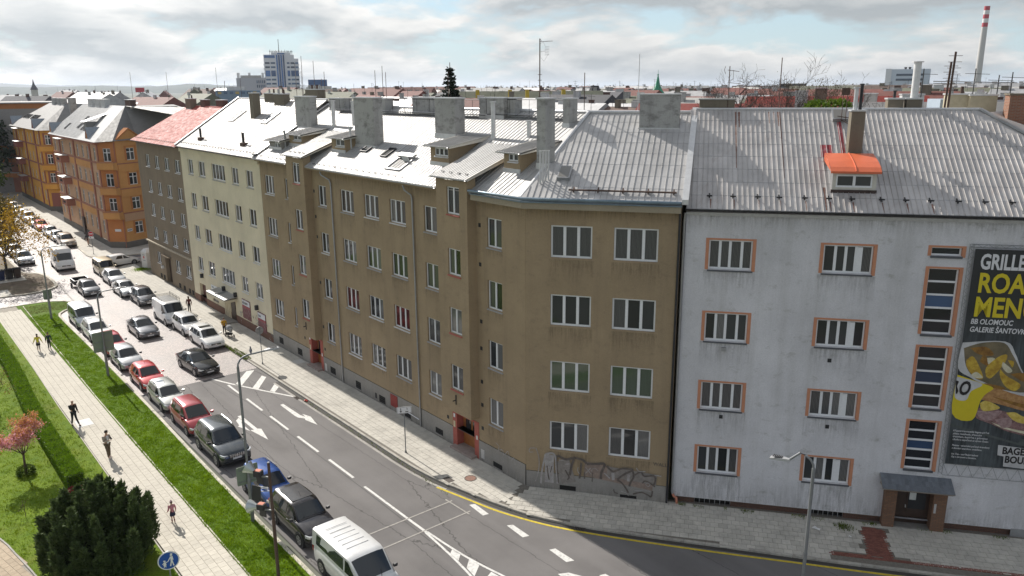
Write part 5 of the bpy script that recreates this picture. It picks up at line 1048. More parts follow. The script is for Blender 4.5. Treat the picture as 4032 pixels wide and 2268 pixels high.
bread = food('print_bread', (0.26, 0.115, 0.035), (0.52, 0.30, 0.12), 5); meat = food('print_meat', (0.10, 0.05, 0.05), (0.34, 0.20, 0.19), 6); cheese = food('print_cheese', (0.45, 0.30, 0.02), (0.72, 0.58, 0.16), 5); blackp = pm('print_black', (0.012, 0.010, 0.010), 0.6); board = food('print_board', (0.055, 0.065, 0.062), (0.10, 0.115, 0.11), 3)
def BXZ(px, py):
    """from the zoomed view of the banner to metres on the cloth"""
    z = 10.20 - (py - 40) / 1340 * 6.42; x = 12.83 + (px - (385 - (py - 90) * 0.148)) / 255.0; return (x, z)
S = lambda pts, m, sm=4: shape([BXZ(*p) for p in pts], m, sm)
S([(255, 960), (1000, 1110), (1033, 1060), (1500, 1140), (1480, 1180), (990, 1130), (250, 985)], board, 0)
S([(385, 110), (840, 75), (950, 190), (1010, 330), (1160, 620), (900, 640), (600, 520), (480, 465), (335, 370)], paper)
S([(400, 165), (600, 100), (830, 90), (920, 200), (1000, 340), (1100, 560), (860, 570), (620, 500), (500, 450), (420, 340)], paper_d)
for pts, m in (([(470, 160), (640, 140), (720, 220), (560, 220)], chip2), ([(430, 280), (510, 250), (610, 450), (520, 460), (430, 350)], chip), ([(480, 430), (540, 400), (605, 455), (520, 462)], crumb), ([(570, 290), (620, 220), (690, 330), (620, 320)], chip2), ([(650, 250), (730, 250), (760, 330), (670, 320)], crumb), ([(640, 440), (640, 350), (760, 240), (860, 205), (840, 290), (700, 450)], chip), ([(790, 350), (860, 420), (1010, 500), (950, 570), (850, 530), (790, 430)], chip), ([(820, 280), (920, 360), (870, 390), (810, 330)], crumb), ([(870, 260), (935, 270), (920, 330)], chip), ([(900, 400), (1040, 380), (1180, 420), (1050, 470)], chip2), ([(620, 510), (800, 530), (840, 565), (660, 545)], chip2), ([(1050, 480), (1300, 470), (1400, 560), (1150, 570)], chip)): S(pts, m)
S([(520, 800), (640, 750), (900, 800), (1250, 860), (1600, 900), (1600, 1020), (1250, 1040), (900, 1000), (700, 930), (540, 880)], meat); S([(700, 910), (900, 960), (1300, 1010), (1280, 1040), (850, 970)], crumb)
for pts in ([(530, 800), (680, 800), (820, 790), (700, 890), (580, 880)], [(740, 880), (900, 850), (920, 930), (820, 960)]): S(pts, food('print_ham', (0.22, 0.13, 0.13), (0.42, 0.30, 0.29), 7))
S([(575, 720), (640, 690), (740, 720), (790, 760), (640, 800), (590, 780)], cheese); S([(860, 800), (960, 790), (1060, 830), (1300, 850), (1250, 900), (980, 890)], cheese)
S([(580, 680), (650, 590), (760, 555), (1000, 610), (1600, 700), (1600, 860), (1250, 800), (1000, 760), (800, 720)], bread); S([(700, 640), (1000, 690), (1400, 760), (1390, 790), (1000, 730)], chip2)
S([(330, 440), (590, 510), (720, 555), (640, 620), (580, 700), (490, 905), (270, 850)], pyel); S([(325, 460), (600, 520), (480, 600), (420, 700), (300, 675)], paper)
word('O', 0.95, blackp, BN, (BXZ(330, 640)[0], yb - 0.04, BXZ(330, 640)[1]), E_, 'lettering', 0.62, 0.03, 0.2, 0.001); S([(312, 500), (345, 510), (325, 560), (340, 610), (310, 640)], blackp, 2)
S([(780, 1145), (1500, 1180), (1500, 1390), (835, 1370), (842, 1262), (772, 1255)], paper, 0)
print_word('BAGETERIE', 15.20, 4.48, 0.34, blackp, 0.80, 0.018); print_word('BOULEVARD', 15.36, 4.04, 0.34, blackp, 0.80, 0.018)
for o in [c for c in BN.children if c.name.startswith('lettering')][-2:]: o.location.y = by - 0.018 - LZ[0] - 0.003
for i, t in enumerate(('Křupavá francouzská bageta plněná', 'plátky roastbeefu, křenovým', 'dresinkem, doplněná o grilovanou', 'cibulku a zapečená se sýrem čedar.', '', 'Patatas - americké pečené brambory', 's domácí tatarskou omáčkou.', '', 'Ice Tea - osvěžující ledový', 'čaj s citronem a limetou.')):
    if t: print_word(t, 12.98 + 0.008 * i, 5.42 - i * 0.15, 0.085, pw, 0.9, 0.002, 0.1)
# ---------------------------------------------------------------- cream house
HC = thing('apartment_house', 'cream house with bleached sheet roof, shop posters and graffiti at street level', 'house')
RC_ = [14.80, 11.5, 8.24, 5.0]; cC_ = [(-50.92, -49.48, 2), (-47.95, -46.2, 2), (-44.4, -41.15, 4), (-39.5, -38.0, 2), (-36.3, -34.8, 2)]
holes = [(c[0], c[1], t - 1.45, t) for c in cC_ for t in RC_] + [(-51.25, -49.45, 0.8, 2.15, 0.4), (-47.62, -46.05, 0.95, 1.65)]
wall('wall', HC, cream, -52.86, -33.26, 0.8, 15.75, holes, 0.0, 0.16, y_back=13.0)
wall('plinth', HC, plaster('wine_plinth', (0.20, 0.115, 0.085), (0.14, 0.11, 0.10), 0.4), -52.86, -33.26, 0.0, 0.8, [(-51.25, -49.45, 0.05, 0.8, 0.4)], -0.03, 0.2)
for c in cC_:
    for i, t in enumerate(RC_): window(HC, c[0], c[1], t - 1.45, t, c[2], 0, 0.10, sill_white if i > 1 else sill_grey, kind=2 if i == 3 and c[0] > -45 else 0)
MB().box(-52.86, -33.26, -0.14, 0.0, 15.45, 15.8).build('cornice', cream, HC)
MB().box(-51.25, -49.45, 0.3, 0.36, 0.05, 2.15).build('door', pm('wine_door', (0.11, 0.045, 0.035), 0.6, var=0.2), HC)
MB().box(-47.62, -46.05, 0.1, 0.14, 0.95, 1.65).build('pane', glass_k, HC)
tg = pm('tag_paint', (0.22, 0.24, 0.25), 0.8, var=0.4, scale=6)
sg = MB().box(-47.7, -46.1, -0.04, -0.001, 1.8, 2.62).build('shop_sign', pm('sign_white', (0.70, 0.71, 0.70), 0.6), HC)
MB().box(-47.5, -47.0, -0.047, -0.041, 2.35, 2.5).box(-47.5, -46.4, -0.047, -0.041, 2.05, 2.12).build('lettering', tg, sg)
can = MB().prism([(-45.7, 0.0, 2.62), (-41.0, 0.0, 2.62), (-41.0, -1.25, 2.45), (-45.7, -1.25, 2.45)], (0, 0, 0.1)); o = can.build('canopy', gutter_z, HC); MB().box(-45.65, -41.05, -1.22, -0.01, 2.22, 2.44).build('canopy_beam', cream, o); MB().box(-43.4, -43.34, -1.25, 0, 2.64, 2.76).build('roof_seam', gutter_z, o)
dp = MB()
for k in range(4): dp.box(-44.3 + 0.42 * k, -44.08 + 0.42 * k, -0.09, -0.001, 0.1, 2.2)
dp.build('pilaster', cream, HC); MB().box(-42.6, -41.6, -0.07, -0.001, 0.1, 2.15).build('door', wood_k, HC); MB().box(-44.6, -41.3, -1.0, -0.03, 0.06, 0.22).build('door_step', plinth_m, HC)
def poster(x0, x1, z0, z1, head):
    f = MB().box(x0, x1, -0.06, -0.001, z0, z1).build('shop_poster', pm('poster_wine', (0.16, 0.05, 0.055), 0.6, var=0.25, scale=5, dirt=(0.35, 0.30, 0.30), dirtamt=0.7, dscale=3), HC)
    MB().box(x0 + 0.05, x1 - 0.05, -0.068, -0.061, z1 - 0.55, z1 - 0.06).build('poster_head', pw, f); MB().box(x0 + 0.02, x1 - 0.02, -0.066, -0.061, z1 - 0.78, z1 - 0.57).build('poster_band', pm('poster_red', (0.30, 0.06, 0.07), 0.6), f)
    word(head, 0.30, blackp, f, (x0 + 0.15, -0.072, z1 - 0.42), E_, 'lettering', 0.7, 0.008, 0.1, 0.001)
poster(-39.78, -37.95, 0.95, 2.78, 'MĚJ DOMOV'); poster(-36.3, -34.6, 0.55, 2.3, 'Zdraví')
for i in range(26):
    x = random.choice([random.uniform(-46.5, -45.8), random.uniform(-40.9, -39.9), random.uniform(-37.8, -36.4), random.uniform(-34.5, -33.5), random.uniform(-41, -34)]); z = random.uniform(0.15, 1.7); m = MB(); p = Vector((x, z)); pts = [p.copy()]
    for k in range(6): p = p + Vector((random.uniform(-0.16, 0.2), random.uniform(-0.25, 0.25))); pts.append(p.copy())
    P = smooth_line(pts, 3); a = offset(P, 0.018); b = offset(P, -0.018)
    for k in range(len(P) - 1): m.quad((a[k].x, 0, a[k].y), (a[k + 1].x, 0, a[k + 1].y), (b[k + 1].x, 0, b[k + 1].y), (b[k].x, 0, b[k].y))
    m.build('graffiti', [spray_k, tg, spray_p, spray_w][i % 4], HC, (0, -0.034 - 0.0005 * i, 0))
for x, z in ((-49.9, 3.2), (-44.0, 3.0), (-41.1, 2.95), (-36.2, 2.75)): MB().box(x - 0.12, x + 0.12, -0.28, 0, z - 0.3, z + 0.12).build('wall_lamp', dark_m, HC)
SLC = 4.55 / 6.9; LC = math.hypot(6.9, 4.55); zC = lambda y: 15.98 + SLC * (y + 0.4); pC = [(0, 0), (19.5, 0), (19.5, LC), (0, LC)]
rC = roof_plane(HC, 'roof', -52.8, -0.4, 15.98, 6.9, 4.55, pC, metalC); sheets(rC, pC, 0.65, LC / 9, metalC, 0.02, 0.03)
roof_plane(HC, 'rear_roof', -33.3, 13.4, 15.98, 6.9, 4.55, pC, metalC, rz=math.pi); MB().tube([(-52.8, 6.5, 20.55), (-33.3, 6.5, 20.55)], 0.09, 6).build('ridge_cap', flash, HC); gutter(HC, -52.8, -33.5, -0.47, 15.95, dark_m)
guard_row(HC, [-52.3 + 0.72 * k for k in range(26)], 0.05, zC(0.05) + 0.02, SLC)
chimney(HC, -43.5, -42.7, 3.8, 4.5, 18.3, 21.05, chim_o, pots=0); chimney(HC, -45.2, -41.2, 6.0, 6.7, 19.8, 21.0, chim_o, pots=4); chimney(HC, -42.1, -40.0, 5.6, 6.2, 19.6, 20.95, chim_o, pots=2); chimney(HC, -37.6, -35.2, 6.6, 7.3, 19.9, 21.35, chim_o, pots=5)
for x in (-47.95, -40.2): skylight(HC, x, 3.3, 1.3, 1.75, zC, SLC, n=3)
for x, n in ((-48.72, 2), (-38.17, 2)):
    for k in range(n): flue(HC, x + 0.22 * k, 0.75, 16.6, 17.75, 0.07, dark_m)
    MB().box(x - 0.25, x + 0.5, 0.55, 1.0, 16.5, 16.95).build('flue_base', rust_m, HC)
MB().prism([(-53.02, -0.45, 16.0), (-52.78, -0.45, 16.0), (-52.78, 6.5, 20.55), (-53.02, 6.5, 20.55)], (0, 0, 0.14)).build('party_wall_cap', gutter_z, HC)
# ---------------------------------------------------------------- narrow brown house with the red roof
HD = thing('apartment_house', 'dark brown house under the red sheet roof, second of the brown blocks', 'house')
RD = [14.42, 11.55, 8.86, 6.18, 3.3]; cD_ = [(-65.45, -64.08), (-62.15, -60.72), (-58.86, -57.3), (-55.45, -53.85)]
holes = [(c[0], c[1], t - 1.33, t) for c in cD_ for i, t in enumerate(RD) if not (i == 4 and c[0] == -62.15)] + [(-62.55, -60.6, 0.1, 3.15, 0.5)]
wall('wall', HD, brown2, -68.6, -52.88, 0.0, 15.7, holes, 0.12, 0.16, y_back=13)
for c in cD_:
    for i, t in enumerate(RD):
        if i == 4 and c[0] == -62.15: continue
        window(HD, c[0], c[1], t - 1.33, t, 2, 0.12, 0.08, sill_white, kind=0)
MB().box(-68.65, -52.88, -0.08, 0.12, 4.12, 4.26).build('string_course', pm('pale_course', (0.42, 0.36, 0.27), 0.9), HD); MB().box(-62.5, -60.65, 0.5, 0.56, 0.1, 3.0).build('door', wood_k, HD); MB().box(-63.7, -63.2, -0.12, 0.118, 1.55, 1.85).build('mail_box', flash, HD)
MB().box(-62.9, -60.3, -0.2, 0.115, 3.16, 3.3).build('door_hood', brown2, HD)
for x0 in (-64.9, -63.8, -58.4, -56.9, -55.2, -54.2): MB().box(x0, x0 + 0.6, 0.10, 0.13, 0.25, 0.75).build('basement_window', hole_m, HD)
SLD = 3.65 / 6.9; LD = math.hypot(6.9, 3.65); pD = [(0, 0), (15.9, 0), (15.9, LD), (0.0, LD)]; zD = lambda y: 15.85 + SLD * (y + 0.4)
rD = roof_plane(HD, 'roof', -68.85, -0.4, 15.85, 6.9, 3.65, pD, metalR); sheets(rD, pD, 0.53, LD / 7, metalR, 0.02, 0.03)
roof_plane(HD, 'rear_roof', -52.95, 13.4, 15.85, 6.9, 3.65, pD, metalR, rz=math.pi); gutter(HD, -68.9, -53.1, -0.47, 15.84, dark_m); guard_row(HD, [-68.4 + 0.7 * k for k in range(22)], 0.1, zD(0.1) + 0.02, SLD, rust_m)
MB().tube([(-68.85, 6.5, 19.52), (-52.95, 6.5, 19.52)], 0.09, 6).build('ridge_cap', metalR, HD)
chimney(HD, -67.8, -66.0, 5.9, 6.6, 18.8, 20.35, chim_o, pots=2); chimney(HD, -64.2, -62.8, 6.4, 7.0, 19.0, 20.25, brick_mat('dark_brick', (0.15, 0.07, 0.05), (0.11, 0.05, 0.04), (0.1, 0.085, 0.07))); chimney(HD, -59.5, -57.6, 6.5, 7.1, 19.0, 20.25, MATS['dark_brick'])
# ---------------------------------------------------------------- the two orange corner houses
och = plaster('orange_plaster', (0.58, 0.30, 0.11), (0.44, 0.24, 0.10), 0.3, patch=0.1); och_d = plaster('deep_orange', (0.48, 0.20, 0.075), (0.37, 0.16, 0.07), 0.2, patch=0.1); peach = plaster('peach_plaster', (0.52, 0.33, 0.205), (0.40, 0.26, 0.17), 0.3, patch=0.15)
terr = plaster('terracotta_trim', (0.36, 0.165, 0.115), (0.26, 0.12, 0.09), 0.3, patch=0.15); amber = plaster('amber_plaster', (0.60, 0.31, 0.07), (0.46, 0.25, 0.08), 0.2, patch=0.1); plum = plaster('plum_trim', (0.285, 0.115, 0.09), (0.2, 0.09, 0.07), 0.2); base_g = plaster('stone_base', (0.155, 0.145, 0.13), (0.11, 0.10, 0.09), 0.3)
tile_g = sheet('grey_tile', (0.36, 0.36, 0.355), 0.5, 0.15, (0.22, 0.21, 0.20), 0.5, 0.1); tile_d = sheet('dark_tile', (0.21, 0.205, 0.195), 0.6, 0.05, (0.12, 0.115, 0.105), 0.5, 0.12)
HE = thing('corner_house', 'peach and orange corner house with chamfered balcony corner beside the red roofed house', 'house')
XE0, XE1, YE = -117.9, -88.6, 0.55
RE = [13.75, 10.35, 7.0, 3.65]
cE_ = [-116.9, -114.4, -111.6, -106.2, -104.2, -101.6, -98.4, -95.4, -91.6]
holes = [(x, x + (1.15 if k not in (7,) else 1.0), t - 1.75, t) for k, x in enumerate(cE_) for t in RE]
wall('wall', HE, peach, XE0, XE1, 0.95, 14.5, holes, YE, 0.15, y_back=12); wall('stone_base', HE, base_g, XE0 - 0.02, XE1 + 0.02, 0.0, 0.95, [(-103.2, -101.9, 0.1, 0.95, 0.3)], YE - 0.06)
for k, x in enumerate(cE_):
    for i, t in enumerate(RE): window(HE, x, x + (1.15 if k != 7 else 1.0), t - 1.75, t, 2, YE, 0.08, None, transom=0.33, frame=old_white)
for x in (-112.6, -103.0, -93.3, -89.0): MB().box(x - 0.28, x + 0.28, YE - 0.16, YE - 0.001, 0.95, 14.5).build('pilaster', terr, HE)
for z in (11.75, 8.4, 5.05): MB().box(XE0, XE1, YE - 0.12, YE - 0.001, z - 0.12, z + 0.1).build('string_course', terr, HE); 
for z in (10.75, 7.4, 4.05):
    for a, b in ((-117.5, -113.0), (-106.4, -103.4), (-102.7, -93.6)): MB().box(a, b, YE - 0.09, YE - 0.001, z - 0.05, z + 0.85).build('spandrel_panel', och if a > -107 else peach, HE)
    b = MB().box(-111.2, -107.6, YE - 1.15, YE - 0.001, z - 0.1, z + 0.95).build('balcony', terr, HE); MB().box(-111.35, -107.45, YE - 1.28, YE, z + 0.951, z + 1.03).build('balcony_coping', flash, b); MB().box(-110.2, -108.6, YE - 1.165, YE - 1.151, z + 0.25, z + 0.6).build('balcony_opening', hole_m, b)
MB().box(-111.3, -107.5, YE - 1.2, YE, 14.15, 14.28).build('balcony_roof', flash, HE); MB().box(-103.1, -102.0, YE - 0.3, YE - 0.07, 0.1, 2.8).build('door', wood_k, HE)
# chamfer and side wall in their own frames
def at_frame(o, x, y, a): o.location = (x, y, 0); o.rotation_euler = (0, 0, a); return o
def wing(parent, x, y, ang, w, z1, wallm, trim, wins, base, yback=6.0, balc=None, panel=None, gable=None, door=None):
    holes = [(q[0], q[1], q[2], q[3]) for q in wins]
    wl = at_frame(wall('wall', parent, wallm, 0, w, 0.95, z1, holes, 0.0, 0.14, y_back=yback), x, y, ang); at_frame(wall('stone_base', parent, base, -0.02, w + 0.02, 0, 0.95, [], -0.05), x, y, ang)
    for q in wins:
        ww = window(parent, q[0], q[1], q[2], q[3], 2, 0, 0.08, None, transom=0.33); ca, sa = math.cos(ang), math.sin(ang); lx, ly = q[0], 0.08; ww.location = (x + lx * ca - ly * sa, y + lx * sa + ly * ca, q[2]); ww.rotation_euler = (0, 0, ang)
        if trim: MB().box(q[0] - 0.3, q[0], -0.02, 0, q[2], q[3] + 0.2).box(q[1], q[1] + 0.3, -0.02, 0, q[2], q[3] + 0.2).box(q[0] - 0.3, q[1] + 0.3, -0.05, 0.0, q[3] + 0.2, q[3] + 0.3).build('window_surround', trim, wl)
    for z in balc or ():
        b = MB().prism([(0.0, 0, z - 1.15), (w, 0, z - 1.15), (w - 0.1, -0.85, z - 0.95), (0.1, -0.85, z - 0.95)], (0, 0, 1.05)).build('balcony', panel, parent); at_frame(b, x, y, ang); MB().box(0.05, w - 0.05, -0.9, 0, z - 0.07, z + 0.03).build('balcony_coping', terr if panel is not amber else plum, b)
    if gable:
        g_ = MB().prism([(gable[0], -0.03, z1), (gable[1], -0.03, z1), ((gable[0] + gable[1]) / 2, -0.03, gable[2])], (0, 0.4, 0)).build('gable', wallm, wl); mid = (gable[0] + gable[1]) / 2
        MB().prism([(gable[0] - 0.2, -0.12, z1 - 0.05), (mid, -0.12, gable[2] + 0.02), (mid, -0.12, gable[2] + 0.2), (gable[0] - 0.2, -0.12, z1 + 0.16)], (0, 0.9, 0)).prism([(gable[1] + 0.2, -0.12, z1 - 0.05), (gable[1] + 0.2, -0.12, z1 + 0.16), (mid, -0.12, gable[2] + 0.2), (mid, -0.12, gable[2] + 0.02)], (0, 0.9, 0)).build('gable_coping', och_d if panel is not amber else plum, wl)
    return wl
CH = [(0.65, 1.75, z - 1.75, z) for z in (13.75, 10.35, 7.0)]
w1 = wing(HE, -88.6, 0.5, R(43), 2.55, 14.6, och_d, None, CH, base_g, 4, (11.95, 8.55, 5.2), och)
w2 = wing(HE, -86.75, 2.22, R(112), 9.0, 14.8, och, och_d, [(1.6, 2.85, z - 1.65, z) for z in (13.72, 10.35, 6.98, 3.56)] + [(5.2, 6.4, z - 1.65, z) for z in (13.72, 10.35, 6.98, 3.56)], base_g, 4, gable=(0.4, 4.1, 16.2))
for z in (11.6, 8.2, 4.85): MB().box(0.1, 8.9, -0.07, -0.001, z - 1.05, z).build('spandrel_panel', peach if z < 5 else och, w2); MB().box(0, 9, -0.1, -0.002, z + 0.001, z + 0.14).build('string_course', terr, w2)
sp_ = MB().box(1.0, 1.9, -0.06, -0.051, 2.4, 2.75).build('street_name_plate', pw, w1); 
MB().box(0.25, 1.0, -0.07, -0.052, 2.35, 2.75).build('street_name_plate', pw, w2); MB().box(0.35, 0.9, -0.074, -0.0705, 2.5, 2.6).build('lettering', blackp, w2)
at_frame(downpipe(HE, [(0, -0.1, 14.6), (0, -0.1, 0.2)], terr), -86.78, 2.1, R(60))
def hiproof(parent, x0, x1, y0, y1, z0, zr, hipl, hipr, mat, m2=None):
    yr = (y0 + y1) / 2; a, b = x0 + hipl, x1 - hipr
    MB().poly([(x0, y0, z0), (x1, y0, z0), (b, yr, zr), (a, yr, zr)]).build('roof', mat, parent); MB().poly([(x1, y1, z0), (x0, y1, z0), (a, yr, zr), (b, yr, zr)]).build('roof', mat, parent)
    if hipr: MB().poly([(x1, y0, z0), (x1, y1, z0), (b, yr, zr)]).build('hip_roof', m2 or mat, parent)
    if hipl: MB().poly([(x0, y1, z0), (x0, y0, z0), (a, yr, zr)]).build('hip_roof', m2 or mat, parent)
SLE = 4.6 / 5.6; LE = math.hypot(5.6, 4.6); pE = [(0, 0), (30.0, 0), (25.5, LE), (1.0, LE)]; zE = lambda y: 14.6 + SLE * (y - 0.05)
rE = roof_plane(HE, 'roof', -118.2, 0.05, 14.6, 5.6, 4.6, pE, tile_g); sheets(rE, [(1.0, 0.2), (20, 0.2), (20, LE), (1.0, LE)], 0.75, LE / 16, tile_g, 0.05, 0.05, 300, seam=0.05, name='roof_tile_row')
MB().poly([(-118.2, 11.3, 14.6), (-88.2, 11.3, 14.6), (-92.7, 5.65, 19.2), (-117.2, 5.65, 19.2)]).build('rear_roof', tile_d, HE); 
MB().poly([(-88.2, 0.05, 14.6), (-86.5, 2.0, 14.75), (-87.9, 5.5, 14.75), (-90.2, 11.5, 14.7), (-90, 12, 19.1), (-92.7, 5.65, 19.2)]).build('hip_roof', tile_d, HE)
MB().poly([(-86.4, 1.9, 14.75), (-90.5, 14, 14.75), (-98, 14, 19.2), (-92.7, 5.65, 19.2)]).build('wing_roof', tile_d, HE); MB().poly([(-98, 14, 19.2), (-92.7, 5.65, 19.2), (-66, 16, 19.0), (-68, 12, 17)]).build('wing_roof', tile_d, HE)
MB().box(-118.1, -88.3, 0.0, YE, 14.3, 14.58).build('cornice', terr, HE); gutter(HE, -118, -88.5, -0.02, 14.6, dark_m)
chs = pm('pale_chimney', (0.52, 0.52, 0.51), 0.85, var=0.15, dirt=(0.3, 0.3, 0.3), dirtamt=0.5)
for x in (-112, -107.6, -104.2): chimney(HE, x, x + 2.4, 5.2, 6.0, 18.6, 20.0, chs)
chimney(HE, -94.6, -92.0, 6.2, 7.0, 18.6, 20.0, MATS['dark_brick'])
for x, y, n in ((-111.5, 1.2, 1), (-104.5, 1.6, 1), (-101.6, 1.4, 2), (-100.0, 1.4, 2), (-105.5, 2.6, 1)): skylight(HE, x, y, 0.95, 1.3, zE, SLE)
d = MB().box(-98.6, -97.0, 1.3, 4.0, 15.4, 17.0).build('dormer', tile_d, HE); MB().poly([(-98.9, 1.0, 17.02), (-96.7, 1.0, 17.02), (-96.7, 4.6, 18.2), (-98.9, 4.6, 18.2)]).build('dormer_roof', gutter_z, d)
for x in (-117.6, -93.6): 
    t = MB().prism([(x - 0.9, YE - 0.15, 14.4), (x + 0.9, YE - 0.15, 14.4), (x, YE - 0.15, 16.3)], (0, 0.35, 0)).build('gablet', och_d, HE); MB().poly([(x - 1.0, YE - 0.2, 14.4), (x, YE - 0.2, 16.4), (x, 2.6, 16.4), (x - 1.0, 0.9, 14.5)]).poly([(x + 1.0, YE - 0.2, 14.4), (x, YE - 0.2, 16.4), (x, 2.6, 16.4), (x + 1.0, 0.9, 14.5)]).build('gablet_roof', pm('lead_sheet', (0.28, 0.31, 0.34), 0.45, 0.4), t)
HF = thing('corner_house', 'amber orange corner house far down the street, left of the peach one', 'house')
XF0, XF1, YF = -161.6, -132.9, 1.4; RF = [13.7, 10.3, 6.95, 3.6]; cF_ = [-160.4, -158, -155.6, -151, -148.8, -146.2, -142.8, -139.9, -136.4]
wall('wall', HF, amber, XF0, XF1, 0.95, 14.5, [(x, x + 1.1, t - 1.7, t) for x in cF_ for t in RF], YF, 0.15, y_back=13); wall('stone_base', HF, base_g, XF0, XF1, 0, 0.95, [], YF - 0.05)
for x in cF_:
    for t in RF: window(HF, x, x + 1.1, t - 1.7, t, 2, YF, 0.08, None, transom=0.33, frame=old_white)
for x in (-156.9, -147.7, -138.2, -133.3): MB().box(x - 0.28, x + 0.28, YF - 0.16, YF - 0.001, 0.95, 14.5).build('pilaster', plum, HF)
for z in (11.75, 8.4, 5.05): MB().box(XF0, XF1, YF - 0.12, YF - 0.001, z - 0.12, z + 0.1).build('string_course', plum, HF)
for z in (10.75, 7.4, 4.05):
    b = MB().box(-154.9, -151.6, YF - 1.15, YF - 0.001, z - 0.1, z + 0.95).build('balcony', plum, HF); MB().box(-155.1, -151.4, YF - 1.28, YF, z + 0.951, z + 1.03).build('balcony_coping', flash, b)
MB().box(-155.1, -151.4, YF - 1.2, YF, 14.15, 14.28).build('balcony_roof', flash, HF)
w3 = wing(HF, -132.9, 1.35, R(50), 2.4, 14.5, amber, plum, [(0.75, 1.75, z - 1.7, z) for z in (13.7, 10.3, 6.95)], base_g, 4, (11.85, 8.5, 5.15), amber); MB().box(0.5, 2.0, -0.03, -0.001, 0.96, 3.4).build('blind_panel', plum, w3)
w4 = wing(HF, -131.4, 3.2, R(105), 10.0, 14.5, amber, plum, [(1.5, 2.6, z - 1.7, z) for z in (13.7, 10.3, 6.95, 3.6)], base_g, 4)
MB().poly([(-161.9, 0.9, 14.5), (-132.5, 0.9, 14.5), (-137.0, 7.0, 18.95), (-151.5, 7.0, 18.95)]).build('roof', tile_d, HF); MB().poly([(-132.5, 0.9, 14.5), (-131, 3, 14.5), (-134.5, 14, 14.5), (-137, 14, 18.9), (-137.0, 7.0, 18.95)]).build('hip_roof', tile_d, HF); MB().poly([(-161.9, 13, 14.5), (-161.9, 0.9, 14.5), (-151.5, 7, 18.95)]).poly([(-161.9, 13, 14.5), (-151.5, 7.0, 18.95), (-137.0, 7.0, 18.95), (-134, 13, 14.5)]).build('rear_roof', tile_d, HF)
zF = lambda y: 14.5 + 0.73 * (y - 0.9)
for k in range(8): skylight(HF, -157.5 + 1.6 * k + (1.2 if k > 3 else 0), 3.0, 0.9, 1.2, zF, 0.73)
chimney(HF, -132.6, -130.9, 6.5, 7.5, 15.5, 20.0, chim_g)
for x in (-147, -142.5, -139): chimney(HF, x, x + 1.8, 6.6, 7.3, 18.4, 19.9, chim_g)
for x in (-160.6, -138.0):
    t = MB().prism([(x - 0.9, YF - 0.15, 14.4), (x + 0.9, YF - 0.15, 14.4), (x, YF - 0.15, 16.3)], (0, 0.35, 0)).build('gablet', plum, HF); MB().poly([(x - 1.0, YF - 0.2, 14.4), (x, YF - 0.2, 16.4), (x, 3.4, 16.4), (x - 1.0, 1.7, 14.5)]).poly([(x + 1.0, YF - 0.2, 14.4), (x, YF - 0.2, 16.4), (x, 3.4, 16.4), (x + 1.0, 1.7, 14.5)]).build('gablet_roof', MATS['lead_sheet'], t)
# ================================================================ THE TOWN BEHIND
def roofmat(n, c, v=0.25): return pm(n, c, 0.8, var=v, scale=1.2, dirt=tuple(x * 0.55 for x in c), dirtamt=0.6, dscale=0.7, objvar=0.25)
RM = {'dark red tile': roofmat('far_red_tile', (0.155, 0.052, 0.040)), 'grey sheet': pm('far_grey_sheet', (0.34, 0.34, 0.345), 0.6, 0.2, var=0.25, scale=0.8, objvar=0.2), 'brown tile': roofmat('far_brown_tile', (0.12, 0.075, 0.058)),
      'dark slate': roofmat('far_slate', (0.075, 0.075, 0.085)), 'pale grey': roofmat('far_pale_roof', (0.40, 0.39, 0.37)), 'mossy green': roofmat('far_moss_roof', (0.12, 0.125, 0.085))}
WM = [pm('far_wall_%d' % i, c, 0.9, var=0.12, scale=0.7, dirt=tuple(x * 0.6 for x in c), dirtamt=0.4, objvar=0.1) for i, c in enumerate([(0.50, 0.48, 0.43), (0.38, 0.37, 0.35), (0.52, 0.45, 0.32), (0.40, 0.30, 0.23), (0.58, 0.57, 0.55), (0.30, 0.27, 0.24), (0.38, 0.46, 0.36)])]
far_glass = glassy('far_glass', (0.03, 0.035, 0.04), 0.1)
wpane = MB().box(-0.6, 0.6, -0.03, 0.02, -0.8, 0.8).mesh('window'); wpane.materials.append(far_glass)
wfr = MB().box(-0.66, 0.66, -0.015, 0.02, -0.87, 0.87).box(-0.03, 0.03, -0.04, -0.031, -0.8, 0.8).mesh('frame'); wfr.materials.append(white_pvc)
